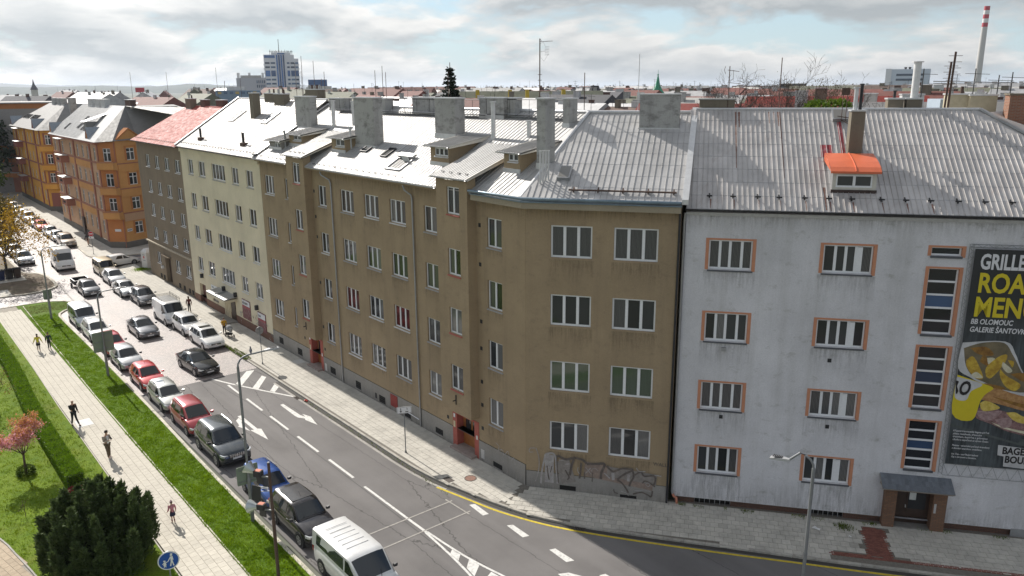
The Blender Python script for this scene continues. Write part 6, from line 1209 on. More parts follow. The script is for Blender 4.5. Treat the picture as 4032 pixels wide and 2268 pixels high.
def town_house(x, y, w, d, eave, ridge, kind, wall_i, rz, label, group, windows=False, nch=2, hip=0.0, mast=True):
    t = thing('town_house', label, 'house', (x, y, 0), rz, group)
    MB().box(0, w, 0, d, 0, eave).build('wall', WM[wall_i], t)
    o = 0.35; a, b = -o + 0.3, w + o - 0.3; yr = d / 2; h = hip
    rf = MB().add([(a, -o, eave - 0.1), (b, -o, eave - 0.1), (b, d + o, eave - 0.1), (a, d + o, eave - 0.1), (a + h, yr, ridge), (b - h, yr, ridge)], [(0, 1, 5, 4), (2, 3, 4, 5), (1, 2, 5), (3, 0, 4), (3, 2, 1, 0)]).build('roof', RM[kind], t)
    for k in range(nch):
        cx = w * (k + 0.35 + 0.3 * random.random()) / nch; cw_ = random.uniform(0.6, 2.2); cy = yr + random.uniform(-1.6, 1.2); zt = ridge + random.uniform(0.3, 1.0)
        MB().box(cx, cx + cw_, cy, cy + 0.6, eave + 0.5, zt).box(cx - 0.06, cx + cw_ + 0.06, cy - 0.06, cy + 0.66, zt + 0.001, zt + 0.1).build('chimney', random.choice([chim_g, chim_o, MATS['dark_brick'], chs, WM[4]]), rf)
    if mast:
        for k in range(random.choice([1, 1, 2, 3])):
            mx = random.uniform(0.5, w - 0.5); mh = ridge + random.uniform(1.0, 3.0); m = MB().tube([(mx, yr, ridge - 0.3), (mx, yr, mh)], 0.035, 4)
            if random.random() < 0.7: m.box(mx - 0.5, mx + 0.6, yr - 0.02, yr + 0.02, mh - 0.22, mh - 0.19).box(mx - 0.3, mx + 0.4, yr - 0.02, yr + 0.02, mh - 0.62, mh - 0.59)
            m.build('antenna_mast', dark_m, rf)
    if random.random() < 0.6:
        sl_ = (ridge - eave) / (d / 2); sm = MB(); 
        for k in range(random.randint(1, 4)): sm.box(0.3 + k * 1.5, 1.1 + k * 1.5, -0.5, 0.5, -0.02, 0.10)
        s = sm.build('skylight', flash, t, (w * random.uniform(0.1, 0.5), d * 0.22, eave - 0.1 + sl_ * (d * 0.22 + o) * (d / 2) / (d / 2 + o))); s.rotation_euler = (math.atan((ridge - eave + 0.1) / (d / 2 + o)), 0, 0)
    if windows:
        n = max(2, int(w / 3))
        for k in range(n):
            for zz in (eave - 1.8, eave - 5.0):
                f = put('window', wfr, None, t, (w * (k + 0.5) / n, -0.02, zz)); put('pane', wpane, None, f)
    return t
rr = random.Random(5); st = random.getstate(); random.seed(21)
KINDS = ['dark red tile', 'grey sheet', 'grey sheet', 'brown tile', 'pale grey', 'dark slate', 'grey sheet', 'dark red tile', 'mossy green']
def visible(x, y): return y > 12 and x < 29.8 - (y + 26) * 0.31 + 8 and x > -900
for row, (yy, x_lo, x_hi, dep, ev, rg, lab) in enumerate([(33, -120, 2, 10, 14.2, 17.6, 'in the courtyard close behind'), (56, -150, -6, 12, 15.4, 19.0, 'in the second row behind'), (76, -170, -8, 12, 15.6, 19.5, 'in the third row behind'), (112, -210, -16, 13, 15.6, 19.7, 'in the middle distance'), (136, -240, -20, 13, 16, 19.9, 'in the middle distance'), (178, -280, -34, 14, 16.2, 20.2, 'in the distant rows'), (206, -330, -42, 14, 16.4, 20.4, 'in the distant rows'), (262, -400, -58, 15, 16.6, 20.6, 'in the distant rows')]):
    x = x_lo + random.uniform(0, 5)
    while x < x_hi:
        w = random.uniform(10, 19); k = random.choice(KINDS); dz = random.uniform(-1.2, 0.7)
        if row == 0 and random.random() < 0.35: x += w; continue
        if random.random() < 0.08: x += w * 0.7
        az_ = math.degrees(math.atan2(yy - CAM.y, x + w / 2 - CAM.x))
        if row > 2 and 115.5 < az_ < 122.5: x += w; continue
        yj = yy + (x * -0.02) + random.uniform(-1.5, 1.5)
        town_house(x, yj, w - 0.3, dep, ev + dz, rg + dz, k, random.randrange(7), R(random.uniform(-3, 3)) + (R(2) if row % 2 else 0), 'town house with %s roof %s' % (k, lab), 'town houses behind the street', row in (1, 2, 3), random.choice([1, 2, 2, 3]), random.choice([0, 0, 0, 3.5]))
        x += w
for ring, (d0, n, ev, rg) in enumerate(((340, 20, 17, 21.2), (430, 20, 17, 21.5), (560, 22, 16, 21.6), (760, 24, 15, 22.0))):
    for k in range(n):
        az = math.radians(175 - (175 - 101) * (k + random.uniform(0.2, 0.8)) / n); dd = d0 * random.uniform(0.93, 1.1); x, y = CAM.x + dd * math.cos(az), CAM.y + dd * math.sin(az)
        if y < 14 and x > -400: continue
        w = random.uniform(18, 34) * (1 + ring * 0.25); kd = random.choice(KINDS)
        dz = random.uniform(-2.2, 0.4) - (1.2 if az > R(165) else 0)
        town_house(x, y, w, 14, ev + dz, rg + dz, kd, random.randrange(7), R(random.choice([0, 35, -20, 10])), 'long town house with %s roof %s' % (kd, 'near the skyline' if ring < 2 else 'on the skyline'), 'town houses on the skyline', False, 3)
# a red roofed long house close behind the ridge, seen between the chimneys
t = thing('town_house', 'long house with bright red tiled roof just behind the silver ridge', 'house', (-17, 25, 0), R(20)); MB().box(0, 30, 0, 11, 0, 15.8).build('wall', WM[3], t)
redt = sheet('red_tile', (0.235, 0.045, 0.035), 0.75, 0.0, (0.15, 0.04, 0.035), 0.4); MB().poly([(-0.5, -0.6, 15.7), (30.5, -0.6, 15.7), (26, 5.5, 20.0), (0, 5.5, 20.0)]).poly([(30.5, 11.5, 15.7), (-0.5, 11.5, 15.7), (0, 5.5, 20.0), (26, 5.5, 20.0)]).poly([(30.5, -0.6, 15.7), (30.5, 11.5, 15.7), (26, 5.5, 20)]).build('roof', redt, t)
chimney(t, 14, 14.8, 3.2, 4, 18, 21.0, chs); chimney(t, 19, 19.9, 3.5, 4.2, 18, 20.8, chim_g)
t = thing('town_house', 'house with vivid red roof and three skylights left of the bare trees', 'house', (-12.5, 36, 0), R(30)); MB().box(0, 16, 0, 10, 0, 16).build('wall', WM[0], t); MB().poly([(-0.5, -0.6, 15.9), (16.5, -0.6, 15.9), (16, 5, 20.5), (0.5, 5, 20.5)]).poly([(16.5, 10.5, 15.9), (-0.5, 10.5, 15.9), (0.5, 5, 20.5), (16, 5, 20.5)]).build('roof', roofmat('vivid_red_tile', (0.30, 0.05, 0.038)), t); chimney(t, 6.5, 7.5, 3.6, 4.4, 18, 21.2, chim_o)
for k in range(3): MB().box(3 + 2.6 * k, 3.8 + 2.6 * k, 1.9, 3.1, 17.95, 19.2).build('skylight', dark_m, t)
def face_cam(x, y): c = (CAM.x - x, CAM.y - y); return math.atan2(c[0], -c[1])
# landmark buildings
def block(name, label, x, y, w, d, z, m, rz=None): 
    t = thing(name, label, 'building', (x, y, 0), face_cam(x, y) if rz is None else rz); MB().box(-w / 2, w / 2, 0, d, 0, z).build('wall', m, t); return t
hw, hb, hd = pm('tower_white', (0.62, 0.63, 0.66), 0.7, var=0.06), glassy('tower_blue', (0.04, 0.10, 0.24), 0.1), glassy('tower_window', (0.06, 0.10, 0.16), 0.1)
t = block('hotel_tower', 'tall white tower block with blue glass stripes on the skyline', -562, 242, 25.5, 20, 43.5, hw)
MB().box(-12.75, 9.6, -0.05, 20, 43.51, 46.3).box(-7, 7, 0, 20, 46.31, 48).build('crown', hw, t); MB().box(-12.2, -4.5, -0.3, 0.2, 43.9, 45.9).box(-2.5, 2.8, -0.3, 0.2, 46.6, 47.5).build('crown_glazing', hb, t)
for k in range(4): MB().box(-3.6 + k * 1.65, -2.6 + k * 1.65, -0.5, 0.2, 1, 46.2).build('glass_strip', hb, t)
for k in range(13):
    z = 2 + k * 3.05
    big = k == 9
    if k == 10: continue
    for a, b in ((-12, -8.6), (-7.9, -4.6), (4.1, 6.0), (6.8, 9.6), (10.2, 12.6)):
        MB().box(a, b, -0.25, 0.2, z + 0.9, z + (5.2 if big else 2.2)).build('window', hb if big else hd, t)
for s in (-12.75, 12.75):
    m = MB()
    for k in range(13): m.box(s - 0.5, s + 0.5, -0.6, 3, 2 + k * 3.05, 2.7 + k * 3.05)
    m.build('balcony_band', hw, t)
m = MB().tube([(-1.2, 8, 47.9), (-1.2, 8, 58)], 0.22, 5)
for k in range(16): ax = -8 + k * 1.1; m.tube([(ax, 4, 47 if abs(ax) < 7 else 45), (ax + random.uniform(-0.4, 0.4), 4, 49.2 + random.random())], 0.16, 4).box(ax - 0.3, ax + 0.35, 3.8, 4.1, 48.4, 49.0)
m.build('antennas', dark_m, t)
t = block('office_block', 'pale grey windowless office block left of the white tower', -525, 202, 20, 16, 28.6, pm('block_grey', (0.40, 0.41, 0.45), 0.8, var=0.06)); MB().box(-7, 7, 2, 14, 28.61, 30.4).build('roof_plant', WM[1], t)
for k in range(10): MB().box(3.5 + (k % 5) * 1.25, 4.1 + (k % 5) * 1.25, -0.2, 0.2, 22 + 3 * (k // 5), 24 + 3 * (k // 5)).build('window', hd, t)
for ax in (-8.6, -1, 8): MB().box(ax - 0.8, ax + 0.8, 4, 4.5, 30.4 if abs(ax) < 7 else 28.7, 32.2).build('antenna_panel', flash, t)
t = block('office_block', 'low building with blue glazed top right of the white tower', -416, 199, 14, 12, 22.6, WM[4]); MB().box(-6.5, 4.5, 1, 11, 22.61, 26.4).build('blue_storey', hb, t)
t = block('factory_block', 'big pale blue block with two window bands on the right skyline', -254, 613, 31, 20, 33.0, pm('block_pale', (0.48, 0.54, 0.62), 0.7, var=0.05)); MB().box(-15.6, -11.5, -0.6, 20, 0, 33.4).build('stair_tower', hw, t)
for z in (24.4, 28.0): MB().box(-8, 11, -0.3, 0.2, z, z + 1.5).build('window_band', hd, t)
for ax in (-2, 1, 6): MB().cyl((ax, 6, 33), 0.7, 1.6, n=8, r2=1.1).build('roof_fan', dark_m, t)
t = thing('chimney_stack', 'tall slim concrete chimney with red and white bands at the top right', 'chimney', (-245, 725.5, 0)); st_c = pm('stack_concrete', (0.52, 0.51, 0.49), 0.85, var=0.08); rb, wb = pm('band_red', (0.45, 0.05, 0.07), 0.7), pm('band_white', (0.70, 0.69, 0.68), 0.7)
MB().cyl((0, 0, 0), 2.9, 68, n=20, r2=2.25).build('shaft', st_c, t, smooth=40)
for k, m in enumerate((rb, wb, rb, wb, rb)): MB().cyl((0, 0, 68 + k * 3.3), 2.25 - k * 0.02, 3.3, n=20).build('painted_band', m, t, smooth=40)
t = thing('church_spire', 'small bright green copper spire above the roofs in the middle distance', 'spire', (-136.3, 174.1, 0)); MB().box(-1.6, 1.6, -1.6, 1.6, 0, 19.3).build('turret', WM[0], t); cop = pm('green_copper', (0.035, 0.26, 0.15), 0.6, var=0.15)
MB().loft([[(r * math.cos(2 * math.pi * k / 8), r * math.sin(2 * math.pi * k / 8), z) for k in range(8)] for r, z in ((2.2, 19.3), (1.5, 20.3), (0.75, 21.8), (0.18, 24.6))]).ball((0, 0, 24.9), 0.3, 6).tube([(0, 0, 24.9), (0, 0, 26.4)], 0.07, 4).build('spire', cop, t)
t = thing('church_tower', 'far church tower with dark pointed helm left on the horizon', 'tower', (-857, 124, 0)); MB().box(-2.5, 2.5, -2.5, 2.5, 0, 21.5).build('shaft', WM[0], t); MB().loft([[(r * math.cos(2 * math.pi * (k + 0.5) / 8), r * math.sin(2 * math.pi * (k + 0.5) / 8), z) for k in range(8)] for r, z in ((3.6, 21.5), (1.2, 26), (0.15, 31))]).build('helm', RM['dark slate'], t)
t = thing('turret_roof', 'black domed turret roof among the roofs in the middle', 'turret', (-123.2, 132.1, 0)); MB().box(-1.5, 1.5, -1.5, 1.5, 0, 19.6).build('turret', WM[1], t); MB().loft([[(r * math.cos(2 * math.pi * k / 10), r * math.sin(2 * math.pi * k / 10), z) for k in range(10)] for r, z in ((2.0, 19.5), (1.5, 20.6), (1.15, 21.6), (1.2, 21.7))]).build('dome', RM['dark slate'], t)
t = block('sports_hall', 'long cream windowless hall behind the bare trees', -139, 280, 26, 20, 21.2, pm('hall_cream', (0.62, 0.58, 0.47), 0.85, var=0.08)); t = block('office_block', 'dark flat roofed block behind the bare trees', -185, 335, 12, 12, 21.9, RM['dark slate']); MB().box(-6.1, 6.1, -0.1, 12.1, 21.9, 22.3).build('parapet', WM[1], t)
t = thing('billboard', 'small red billboard on a pole on the far left skyline', 'billboard', (-452.2, 107.3, 0), face_cam(-452.2, 107.3)); MB().box(-2.3, 2.3, -0.2, 0.2, 19.8, 22.3).build('panel', rb, t); MB().tube([(0, 0, 0), (0, 0, 19.8)], 0.3, 6).build('pole', dark_m, t)
t = block('office_block', 'blue grey building with a rooftop cabin on the left skyline', -342, 120, 20, 14, 20.6, pm('block_blue', (0.17, 0.25, 0.34), 0.7, var=0.1)); MB().box(-5, 3, 3, 9, 20.61, 22.4).build('roof_cabin', WM[4], t); MB().tube([(-6, 4, 20), (-5.6, 4, 25)], 0.12, 4).build('antenna_mast', dark_m, t)
for k in range(7): MB().box(-9 + k * 2.6, -7.4 + k * 2.6, -0.15, 0.1, 19, 20.1).build('window', pm('yellow_pane', (0.45, 0.33, 0.10), 0.5) if k % 3 == 0 else hd, t)
t = block('apartment_house', 'grey house end with orange band and pale flat roof at the far left', -163, -1, 30, 16, 17.6, pm('far_grey_wall', (0.30, 0.285, 0.27), 0.9, var=0.1), R(72)); MB().box(-15.02, 15.02, -0.05, 16, 17.61, 18.7).build('attic_band', och_d, t); MB().box(-15.6, 15.6, -0.6, 16.5, 18.71, 18.95).build('flat_roof', RM['pale grey'], t); MB().box(-4, -2.4, -0.1, 0.1, 17.75, 18.5).build('window', hd, t); MB().box(-9, -7, 5, 7, 18.95, 20.2).build('chimney', chim_g, t)
t.location = (-171, -4, 0)
t = thing('apartment_house', 'brick red house front with balconies at the end of the street', 'house', (-167.5, 2.5, 0), R(35)); MB().box(-3, 3, 0, 6, 0, 9.5).build('wall', terr, t)
for z in (3.4, 6.6, 9.2): MB().box(-3.3, 3.3, -1.2, 0, z, z + 0.9).build('balcony', och_d, t); MB().box(-3.4, 3.4, -1.3, 0, z + 0.91, z + 1.0).build('balcony_coping', flash, t)
tag(flat('corner_lawn', [(-168, -1.5), (-176, -6), (-200, 6), (-200, 14), (-180, 6)], lawn_m, 0.02)); tag(MB().box(-182, -168, -6.4, -6.1, 0, 0.9).build('garden_wall', chim_g), 'low grey garden wall by the lawn at the end of the street', 'wall')
t = thing('town_house', 'shiny silver roof behind the bare trees, half hidden by the grey ridge', 'house', (2.5, 25, 0), R(37.5)); MB().box(0, 14, 0, 10, 0, 16).build('wall', WM[4], t); MB().poly([(-0.5, -0.5, 16), (14.5, -0.5, 16), (12, 5, 20.3), (1.5, 5, 20.3)]).poly([(14.5, 10.5, 16), (-0.5, 10.5, 16), (1.5, 5, 20.3), (12, 5, 20.3)]).poly([(-0.5, 10.5, 16), (-0.5, -0.5, 16), (1.5, 5, 20.3)]).poly([(14.5, -0.5, 16), (14.5, 10.5, 16), (12, 5, 20.3)]).build('roof', metalC, t); m = MB()
for k in range(44): m.box(0.2 + k * 0.32, 0.23 + k * 0.32, 0, 0.02, 0, 0.02)
chimney(t, 5, 6.4, 3.4, 4.2, 18, 20.8, chs)
t = thing('town_house', 'yellow chimneyed long house with mossy green roof in the middle distance', 'house', (-109, 72.5, 0), R(51)); MB().box(0, 34, 0, 12, 0, 16.6).build('wall', WM[5], t); MB().poly([(-0.5, -0.5, 16.5), (34.5, -0.5, 16.5), (34, 6, 20.6), (0.5, 6, 20.6)]).poly([(34.5, 12.5, 16.5), (-0.5, 12.5, 16.5), (0.5, 6, 20.6), (34, 6, 20.6)]).build('roof', RM['mossy green'], t)
for k in (0, 1.2, 2.9, 3.8, 5.7): MB().box(1.5 + 4.1 * k, 2.3 + 4.1 * k, 3.2, 4.0, 18, 20.9).build('chimney', pm('yellow_chimney', (0.50, 0.36, 0.04), 0.8, var=0.1), t)
# aerial masts on the near ridge
def mast(x, y, z0, z1, label, kind=0, r=0.022):
    t = thing('antenna_mast', label, 'antenna', (x, y, z0)); h = z1 - z0; MB().tube([(0, 0, 0), (0, 0, h)], r, 6).build('pole', rust_m if kind != 2 else flash, t)
    if kind == 1:
        m = MB().tube([(0.05, 0, h - 0.18), (1.0, 0.1, h - 0.18)], 0.012, 4)
        for k in range(12): m.tube([(0.2 + k * 0.065, -0.12, h - 0.18), (0.2 + k * 0.065, 0.12, h - 0.18)], 0.006, 4)
        m.tube([(0.05, 0, h - 0.05), (0.18, 0, h - 0.16)], 0.01, 4).build('yagi_aerial', rust_m, t); a = MB().tube([(0, 0, h - 0.75), (0.5, 0, h - 0.72)], 0.014, 4)
        for k in range(4): a.tube([(0.45, -0.02, h - 0.95 + k * 0.15), (0.8, 0.02, h - 0.92 + k * 0.15)], 0.007, 4)
        for k in range(4): a.tube([(0.48 + k * 0.1, 0, h - 0.98), (0.48 + k * 0.1, 0, h - 0.45)], 0.007, 4)
        a.build('panel_aerial', flash, t); s = MB()
        for k in range(5): s.box(-0.15, 0.15, -0.012, 0.012, 0.9 + k * 0.32, 0.93 + k * 0.32)
        s.build('step_iron', rust_m, t); MB().tube([(0.02, 0, h - 0.3), (0.3, 0, h - 0.2), (0.5, 0, h - 0.5)], 0.006, 4).tube([(0.02, 0, h - 1.0), (0.35, 0, h - 1.3), (0.75, 0, h - 0.9)], 0.006, 4).build('cable', dark_m, t)
mast(-6.28, 6.6, 20.0, 24.25, 'tall rusty antenna mast with two aerials on the silver ridge', 1, 0.035)
x, y = toB(4.78, 6.6); mast(x, y, 20.0, 23.2, 'slim bare mast beside the big square chimney', 2, 0.02)
for i, (x, y, z1) in enumerate(((-27.4, 8.5, 23.2), (-26.9, 8.5, 22.7), (-29.4, 9, 22.9), (-36.5, 8.0, 22.9), (-37.1, 8.0, 22.3), (-19.0, 9, 22.6), (-55, 14, 24.2), (-53.6, 14, 23.3), (-44, 9.5, 24.5), (-41.5, 9.5, 24.0), (-76, 16, 23.5), (-90, 18, 24.5), (-100, 14, 24.0), (-112, 12, 24.2), (-4.9, 9, 22.3))): mast(x, y, 17.5, z1, 'thin lone aerial pole rising behind the silver ridges', 0, 0.025)
for o in [o for o in C.objects if o.get('label') == 'thin lone aerial pole rising behind the silver ridges']: o['group'] = 'aerial poles on the roofs'
# hills
def hills(name, dist0, prof, m):
    a = MB(); n = len(prof); P = []
    for (azd, h) in prof:
        az = R(azd); P.append([(CAM.x + q * math.cos(az), CAM.y + q * math.sin(az), hh) for q, hh in ((dist0 * 0.8, -5), (dist0 * 0.92, h * 0.55), (dist0, h), (dist0 * 1.2, -5))])
    a.loft(P, caps=False, closed=False); tag(a.build(name, m, smooth=80), kind='structure')
def ridge(azs, f): return [(a, f(a)) for a in azs]
hm = pm('wooded_hill', (0.030, 0.050, 0.034), 0.95, var=0.5, scale=0.006)
hills('hills', 5500, ridge([186 - 0.45 * k for k in range(80)], lambda a: 30 + 22 * math.exp(-((a - 161.2) / 2.3) ** 2) + 13 * math.exp(-((a - 167.0) / 2.0) ** 2) + 10 * math.exp(-((a - 172.8) / 3.0) ** 2) + 1.6 * math.sin(a * 5.1) + 1.2 * math.sin(a * 11.7) - 10 * (1 / (1 + math.exp((a - 157) * 1.5)))), hm)
hills('far_hills', 11000, ridge([188 - 0.5 * k for k in range(70)], lambda a: 62 + 34 * math.exp(-((a - 174) / 4.5) ** 2) + 5 * math.sin(a * 3.3) + 3 * math.sin(a * 7.1)), pm('far_hill', (0.035, 0.05, 0.045), 0.95))
random.setstate(st)
# ================================================================ VEHICLES
tyre_m = pm('tyre', (0.022, 0.022, 0.023), 0.85, var=0.1); rim_s = pm('rim_silver', (0.45, 0.46, 0.47), 0.35, 0.8); rim_k = pm('rim_dark', (0.06, 0.06, 0.065), 0.4, 0.5); plast = pm('black_plastic', (0.028, 0.028, 0.030), 0.6)
car_glass = glassy('car_glass', (0.022, 0.026, 0.030), 0.03); lamp_g = pm('headlight_glass', (0.62, 0.64, 0.66), 0.12, 0.3, var=0.15, scale=20); lamp_r = pm('tail_light', (0.30, 0.01, 0.012), 0.2); lamp_o = pm('indicator_orange', (0.75, 0.22, 0.03), 0.25); plate_m = pm('number_plate', (0.70, 0.70, 0.69), 0.5); chrome = pm('chrome', (0.65, 0.65, 0.66), 0.15, 1.0)
#         L     W     H    belt hoodz  nose  xf0   xf1   xr1    xr0   trunk  clear wheel  fo    ro   zf1
CT = {'hatch': (4.02, 1.72, 1.48, 0.95, 0.92, 0.70, 0.98, 0.20, -1.50, -1.90, 0.96, 0.19, 0.31, 0.82, 0.70, None), 'estate': (4.52, 1.76, 1.50, 0.95, 0.92, 0.70, 1.12, 0.32, -1.85, -2.15, 0.96, 0.18, 0.315, 0.88, 0.92, None),
      'sedan': (4.66, 1.80, 1.44, 0.95, 0.92, 0.70, 1.02, 0.15, -1.22, -1.98, 0.99, 0.17, 0.325, 0.90, 0.98, None), 'suv': (4.70, 1.90, 1.74, 1.10, 1.10, 0.88, 1.10, 0.42, -1.85, -2.22, 1.10, 0.26, 0.37, 0.88, 0.90, None),
      'mpv': (4.34, 1.76, 1.62, 1.00, 0.98, 0.72, 1.30, 0.38, -1.75, -2.02, 1.02, 0.19, 0.32, 0.86, 0.74, None), 'box': (4.42, 1.80, 1.82, 1.06, 1.02, 0.76, 1.42, 0.72, -2.08, -2.18, 1.06, 0.20, 0.325, 0.86, 0.72, None),
      'minibus': (5.02, 1.94, 1.92, 1.14, 1.10, 0.80, 1.86, 0.95, -2.28, -2.48, 1.14, 0.22, 0.34, 0.88, 0.95, None), 'van': (4.80, 1.92, 1.98, 1.18, 1.12, 0.80, 1.72, 0.92, -2.30, -2.38, 1.18, 0.22, 0.34, 0.84, 0.86, None),
      'bigvan': (5.45, 2.05, 2.52, 1.32, 1.22, 0.86, 2.12, 1.45, -2.68, -2.71, 1.32, 0.24, 0.36, 0.95, 1.05, 2.12), 'small': (3.82, 1.68, 1.56, 0.98, 0.94, 0.72, 1.05, 0.38, -1.62, -1.86, 1.00, 0.19, 0.30, 0.76, 0.64, None)}
CM = {}
def car_meshes(t):
    if t in CM: return CM[t]
    L, W, H, belt, hz, nz, xf0, xf1, xr1, xr0, tz, cl, wr, fo, ro, zf1 = CT[t]; h2 = L / 2; w2 = W / 2
    van = t in ('minibus', 'van', 'bigvan', 'box'); out = []
    # lower body: sections from tail to nose
    st_ = [(-h2, .80, cl + .20, tz - .14), (-h2 + .05, .90, cl + .08, tz - .04), (-h2 + .22, .965, cl + .02, tz), (-h2 * .55, 1.0, cl, belt + .01), (0, 1.0, cl, belt), (xf0 - .25, 1.0, cl, belt), (xf0 + .12, .995, cl, hz), (xf0 + (h2 - xf0) * .45, .98, cl, hz - (hz - nz) * .32), (h2 - .26, .935, cl + .01, nz + (hz - nz) * .22), (h2 - .09, .87, cl + .05, nz - .03), (h2 - .015, .78, cl + .12, nz - .14), (h2, .70, cl + .18, nz - .24)]
    rings = []
    for x, ws, zb, zt in st_:
        w = w2 * ws; d = zt - zb; half = [(0, zb), (w * .84, zb), (w * .955, zb + .10 * d), (w, zb + .34 * d), (w * .992, zb + .70 * d), (w * .965, zb + .88 * d), (w * .90, zt - .012), (w * .60, zt + .012), (0, zt + .022)]
        rings.append([(x, -y, z) for y, z in half] + [(x, y, z) for y, z in half[-2:0:-1]])
    body = MB(); body.loft(rings)
    # cabin: sections carry belt half width, roof half width and roof height
    rt = w2 * (.90 if van else .74); wb = w2 * .955; zfr = zf1 or H - .045
    cs = [(xr0, wb * .95, rt * .93, tz + .02 if t in ('sedan',) else belt + .03), (xr1 - (.02 if van else .0), wb * .985, rt * .95, H - .05), (xr1 * .4, wb, rt, H), (xf1 - (.45 if zf1 else .30), wb, rt * .99, H if zf1 else H - .008), (xf1, wb * .99, rt * .955, zfr), (xf0, wb * .93, w2 * .80, hz + .03)]
    def crown(c): return min(.03, .3 * max(c[3] - belt, 0.01))
    def half(c): 
        x, b, r, z = c; k = min(.05, (z - belt + .03) * .4); return [(0, z + crown(c)), (r * .55, z + crown(c) * .8), (r - .10, z), (r, z - k), (b, belt - .05)]
    rings = [[(c[0], y, z) for y, z in half(c)] + [(c[0], -y, z) for y, z in half(c)[:0:-1]] for c in cs]
    if t == 'van' or t == 'bigvan' or t == 'box' or t == 'minibus': rings[0] = [(xr0, p[1] * 1.02, p[2]) for p in rings[1]]
    body.loft(rings); out.append(('body', body.mesh('body', 35), 'paint'))
    def zroof(c, y):
        P = half(c); y = abs(y)
        for i in range(len(P) - 1):
            if P[i][0] <= y <= P[i + 1][0] + 1e-6: f = (y - P[i][0]) / max(P[i + 1][0] - P[i][0], 1e-6); return P[i][1] + f * (P[i + 1][1] - P[i][1])
        return P[-1][1]
    def screen(c0, c1, t0, t1, off, name):
        m = MB(); n = 6; rows = []
        d = Vector((c1[0] - c0[0], 0, c1[3] - c0[3])).normalized(); nrm = Vector((-d.z, 0, d.x)); nrm = nrm if nrm.z > 0 else -nrm
        for tt in (t0, (t0 + t1) / 2, t1):
            row = []
            for i in range(n + 1):
                f = -1 + 2 * i / n; y0, y1 = f * (c0[2] - .06), f * (c1[2] - .06); z = zroof(c0, y0) * (1 - tt) + zroof(c1, y1) * tt; p = Vector((c0[0] * (1 - tt) + c1[0] * tt, y0 * (1 - tt) + y1 * tt, z)) + nrm * off; row.append(tuple(p))
            rows.append(row)
        m.loft(rows, caps=False, closed=False); return m.mesh(name, 40)
    out.append(('windscreen', screen(cs[4], cs[5], .05, .90, .012, 'windscreen'), car_glass))
    if t not in ('van', 'bigvan'): 
        if van: zq = H - .15; out.append(('rear_window', MB().quad((xr0 - .012, -rt * .85, belt + .05), (xr0 - .012, rt * .85, belt + .05), (xr0 - .012, rt * .80, zq), (xr0 - .012, -rt * .80, zq)).mesh('rear_window'), car_glass))
        else: out.append(('rear_window', screen(cs[1], cs[0], .08, .80, .012, 'rear_window'), car_glass))
    def side(x, a, s):
        """point on the cabin side at x, height fraction a"""
        k = 0
        while k < len(cs) - 2 and x > cs[k + 1][0]: k += 1
        f = min(max((x - cs[k][0]) / (cs[k + 1][0] - cs[k][0]), 0), 1); b = cs[k][1] + f * (cs[k + 1][1] - cs[k][1]); r = cs[k][2] + f * (cs[k + 1][2] - cs[k][2]); z = min(cs[k][3] + f * (cs[k + 1][3] - cs[k][3]), H if not zf1 else 2.02); r2 = r if not zf1 else b - (b - r) * .55
        kk = min(.05, (z - belt + .03) * .4); return (x, s * (b + (r2 - b) * a + .012), belt - .05 + a * (z - kk - belt + .05))
    front_lo, front_hi = xf0 - .16, xf1 + .02
    spans = {'hatch': [(-.05, None), (-1.0, -.14)], 'small': [(-.02, None), (-1.05, -.10)], 'sedan': [(-.10, None), (-1.12, -.19)], 'estate': [(-.02, None), (-.98, -.11), (-1.82, -1.07)], 'suv': [(-.02, None), (-1.0, -.11), (-1.86, -1.09)], 'mpv': [(.10, None), (-.90, .01), (-1.72, -.99)], 'box': [(.35, None), (-.75, .22), (-1.95, -.88)], 'minibus': [(.62, None), (-2.1, .48)], 'van': [(.60, None)], 'bigvan': [(1.12, None)]}[t]
    for a, b in spans:
        for s in (1, -1):
            lo, hi = .16, .88
            if b is None: q = [side(a, lo, s), side(front_lo, lo, s), side(front_lo - (xf0 - xf1) * .42, .52, s), side(front_hi - .10, hi, s), side(a + .02, hi, s)]
            else:
                tail = a < -1.5 or (t in ('hatch', 'small', 'sedan')); q = [side(a + (.0), lo + (.06 if tail else 0), s), side(b, lo, s), side(b - .01, hi, s), side(a + (.30 if tail and not van else .02), hi, s)]
            out.append(('side_window', MB().poly(q).mesh('side_window'), car_glass))
    for x in (h2 - fo, -h2 + ro):
        for s in (1, -1):
            a = MB(); n = 18; ra = wr * 1.20; y0 = s * (w2 - .20); y1 = s * (w2 + .006); a.cyl((x, min(y0, y1), wr), ra, abs(y1 - y0), 1, n); out.append(('wheel_arch', a.mesh('wheel_arch'), plast))
            m = MB(); yy = [w2 - .21, w2 - .20, w2 - .01, w2 + .015]; m.loft([[(x + r * math.cos(2 * math.pi * k / 20), s * y, wr + r * math.sin(2 * math.pi * k / 20)) for k in range(20)] for y, r in zip(yy, (wr * .9, wr, wr, wr * .93))]); wm = m.mesh('wheel', 40)
            r = MB(); yo = s * (w2 + .017); r.loft([[(x + wr * .66 * math.cos(2 * math.pi * k / 20), yo + s * e, wr + wr * .66 * math.sin(2 * math.pi * k / 20)) for k in range(20)] for e in (-.01, .0)])
            sp = MB(); 
            for k in range(5):
                an = 2 * math.pi * k / 5 + .3; u = Vector((math.cos(an), 0, math.sin(an))); v = Vector((-math.sin(an), 0, math.cos(an))); c0 = Vector((x, yo + s * .006, wr)); sp.poly([tuple(c0 + u * wr * .08 + v * wr * .10), tuple(c0 + u * wr * .64 + v * wr * .14), tuple(c0 + u * wr * .64 - v * wr * .14), tuple(c0 + u * wr * .08 - v * wr * .10)])
